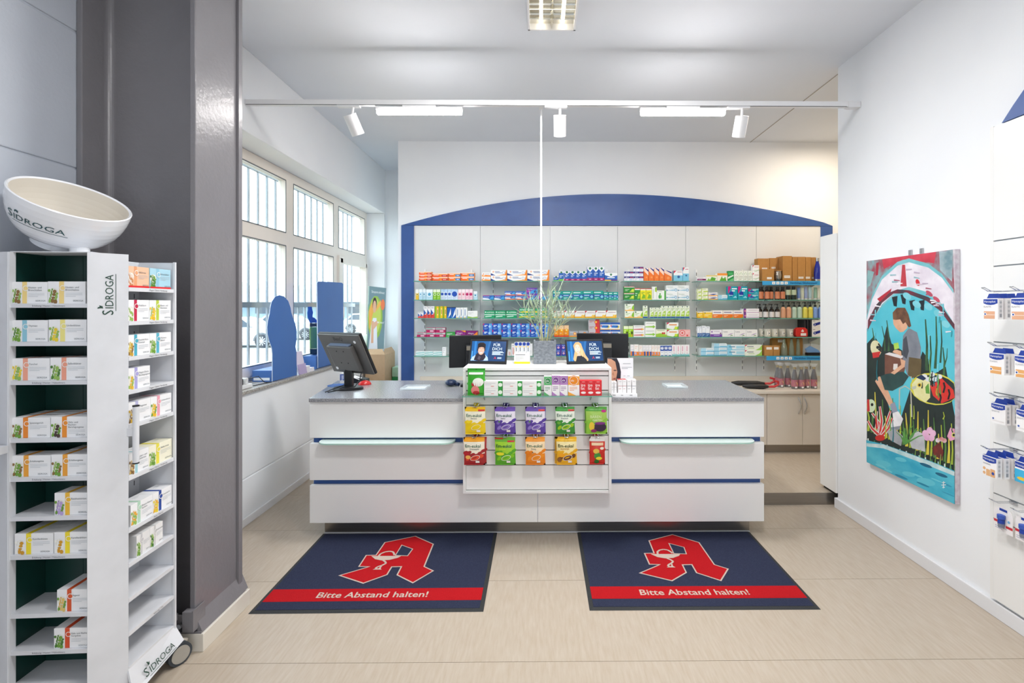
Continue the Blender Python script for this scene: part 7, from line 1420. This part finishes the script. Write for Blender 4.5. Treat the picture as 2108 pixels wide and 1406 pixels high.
pp2([(.08, 0), (.2, .4), (.3, .5), (.5, .5), (.55, .3), (.62, 0)], 'd9dde4'); pp2([(.22, .1), (.2, .45), (.34, .45), (.36, .1)], 'd8a888'); pp2(ell(.36, .72, .13, .11), '3a2e2a'); pp2(ell(.36, .68, .1, .1), 'd6a98c'); pp2([(.3, .3), (.6, .4), (.55, .46), (.3, .42)], 'd6a98c')
pp2(ell(.84, .72, .12, .09), 'e27a4a'); pq.k += 1
uv = (q[1] - q[0]).normalized(); vv = (q[0] - q[3]).normalized()
mb.text('Sinupret eXtract', pq(.16, .9), uv, vv, .032, PM('eef1f3'), .16); mb.text('es aus!', pq(.55, .42), uv, vv, .03, PM('eef1f3'), .085); mb.build('panel', ps)
m_box = mat('brown_carton', 'b99c7c', .8, noise=(20, 'b19473', .3))
cx0, cx1 = atY(752, 760, 5.75).x, atY(792, 760, 5.75).x
cr = thing('open_carton', 'open brown cardboard carton in the far left corner', 'carton', ((cx0 + cx1) / 2, 5.95, .48))
MB().box(cx0, cx1, 5.75, 6.15, .4805, 1.0, m_box).build('body', cr)
MB().prism([(cx0, 5.75, 1.001), (cx1, 5.75, 1.001), (cx1 - .06, 5.84, 1.055), (cx0 + .02, 5.84, 1.055)], (0, .004, .004), m_box).build('flap', cr)
MB().prism([(cx1, 5.75, 1.001), (cx1, 6.15, 1.001), (cx1 - .03, 6.12, 1.06), (cx1 - .02, 5.80, 1.06)], (-.004, 0, .003), m_box).build('flap', cr)
MB().box(cx0, cx1 - .01, 5.76, 6.14, 0.0, .48, m_box).build('lower_carton', label='lower brown carton under the open one in far corner', cat='carton')
gx0, gx1 = -1.825, atY(822, 770, 6.0).x
gc = thing('green_crate', 'green storage box with pale lid beside the brown carton', 'box', ((gx0 + gx1) / 2, 6.2, 0))
MB().box(gx0, gx1 - .02, 6.0, 6.4, 0, .70, mat('green_plastic', '2f9a58', .5, noise=(10, '2b9152', .3))).build('body', gc)
MB().box(gx0 - .004, gx1 - .016, 5.996, 6.404, .7005, .82, mat('pale_green_bag', 'a9d0b4', .5, bump=(30, .8))).build('lid', gc, bevel=.01)
carton('leaf_carton', -2.30, -2.12, 6.25, .2, .9708, 1.2, 'eef2e6', [('P', [(.4, 0), (1, 0), (1, .9), (.6, .6)], 'a8c83a'), ('C', .7, .5, .2, 'd6e06a')], 'white carton with lime green print at far end of sill')

# ================================================================ OUTSIDE
m_asph = mat('pale_asphalt', '8f9290', .9, noise=(3, '868988', .3)); m_car = mat('white_car_paint', 'e4e8ec', .2, coat=.5, noise=(4, 'e0e4e8', .3)); m_cg = mat('car_glass', '49545e', .15, noise=(4, '444f59', .3)); m_tire = mat('tyre', '33353a', .8)
MB().box(-70, -6, -20, 90, -.62, -.5, m_asph).build('ground_outside', kind='structure')
MB().box(-6, -2.45, -20, 60, -.6, -.12, mat('pale_paving', 'a3a5a2', .9, noise=(3, '9b9d9a', .3))).build('pavement_outside', kind='structure')
def car(xr, y, lab, s=1.0):
    """side profile along X, right end at xr"""
    c = thing('parked_car', lab, 'car', (xr - 2.1, y + .85, -.5), 'parked white cars')
    def P(pts, y0): return [Vector((xr + a * s, y0, -.5 + b * s)) for a, b in pts]
    body = [(-4.2, .25), (-.15, .25), (-.02, .45), (-.03, .72), (-.25, .86), (-1.05, .98), (-1.15, 1.0), (-3.6, 1.02), (-4.15, .95), (-4.25, .6)]
    MB().prism(P(body, y), (0, 1.7, 0), m_car).build('body', c, bevel=.05)
    MB().prism(P([(-1.12, 1.0), (-1.75, 1.42), (-2.2, 1.5), (-3.3, 1.48), (-3.95, 1.02)], y + .12), (0, 1.46, 0), m_car).build('roof', c, bevel=.05)
    MB().prism(P([(-1.3, 1.02), (-1.8, 1.37), (-2.3, 1.42), (-2.3, 1.02)], y + .10), (0, .01, 0), m_cg).build('side_window', c); MB().prism(P([(-2.38, 1.02), (-2.38, 1.42), (-3.25, 1.4), (-3.7, 1.02)], y + .10), (0, .01, 0), m_cg).build('side_window', c)
    for a in (-.8, -3.4):
        w = MB().cyl(Vector((xr + a * s, y - .02, -.5 + .33 * s)), Vector((xr + a * s, y + .2, -.5 + .33 * s)), .33 * s, m_tire, n=28).build('wheel', c)
        r = MB()
        for k in range(10):
            t = 2 * math.pi * k / 10; u = Vector((math.cos(t), 0, math.sin(t))); n = Vector((-math.sin(t), 0, math.cos(t))) * .028; o = Vector((xr + a * s, y - .03, -.5 + .33 * s)); r.poly([o + u * .05 - n * .6, o + u * .22 - n, o + u * .22 + n, o + u * .05 + n * .6], m_metal)
        r.cyl(Vector((xr + a * s, y - .03, -.5 + .33 * s)), Vector((xr + a * s, y - .021, -.5 + .33 * s)), .06, m_metal).build('rim', w)
        MB().prism([Vector((xr + a * s + .42 * math.cos(t * .2618), y - .004, -.5 + .33 * s + .42 * math.sin(t * .2618))) for t in range(13)], (0, .003, 0), mat('wheel_arch', '5a5e62', .7)).build('wheel_arch', c)
    MB().box(xr - 1.42, xr - 1.22, y - .12, y - .002, .55, .68, m_car).build('mirror', c)
    MB().prism(P([(-.06, .6), (-.4, .72), (-.3, .8), (-.05, .72)], y - .004), (0, .004, 0), PM('c9d3da')).build('headlight', c)
car(-12.9, 24, 'white parked car outside behind the rounded blue standee')
car(-13.4, 29.5, 'white parked car outside further away behind the bottle standee')
car(-10.6, 36, 'distant white parked car seen through the right window pane')
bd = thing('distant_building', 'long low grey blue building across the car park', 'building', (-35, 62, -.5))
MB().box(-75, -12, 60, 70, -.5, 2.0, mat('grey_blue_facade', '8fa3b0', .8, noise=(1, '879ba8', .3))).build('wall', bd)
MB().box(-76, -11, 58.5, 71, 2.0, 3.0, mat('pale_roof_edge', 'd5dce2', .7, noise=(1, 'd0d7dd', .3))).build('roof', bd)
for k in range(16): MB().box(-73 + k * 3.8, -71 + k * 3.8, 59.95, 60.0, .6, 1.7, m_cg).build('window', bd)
rt = random.Random(3)
for k in range(7):
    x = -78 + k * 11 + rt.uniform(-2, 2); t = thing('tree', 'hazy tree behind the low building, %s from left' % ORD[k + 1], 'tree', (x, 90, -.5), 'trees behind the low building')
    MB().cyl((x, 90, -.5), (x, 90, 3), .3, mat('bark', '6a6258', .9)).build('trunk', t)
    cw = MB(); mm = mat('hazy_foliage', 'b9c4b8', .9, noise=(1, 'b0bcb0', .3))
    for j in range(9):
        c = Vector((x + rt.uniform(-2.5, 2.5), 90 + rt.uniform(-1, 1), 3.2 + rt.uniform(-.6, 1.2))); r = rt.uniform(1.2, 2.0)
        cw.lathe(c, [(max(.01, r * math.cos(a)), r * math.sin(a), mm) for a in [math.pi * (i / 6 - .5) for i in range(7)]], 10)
    cw.build('crown', t)
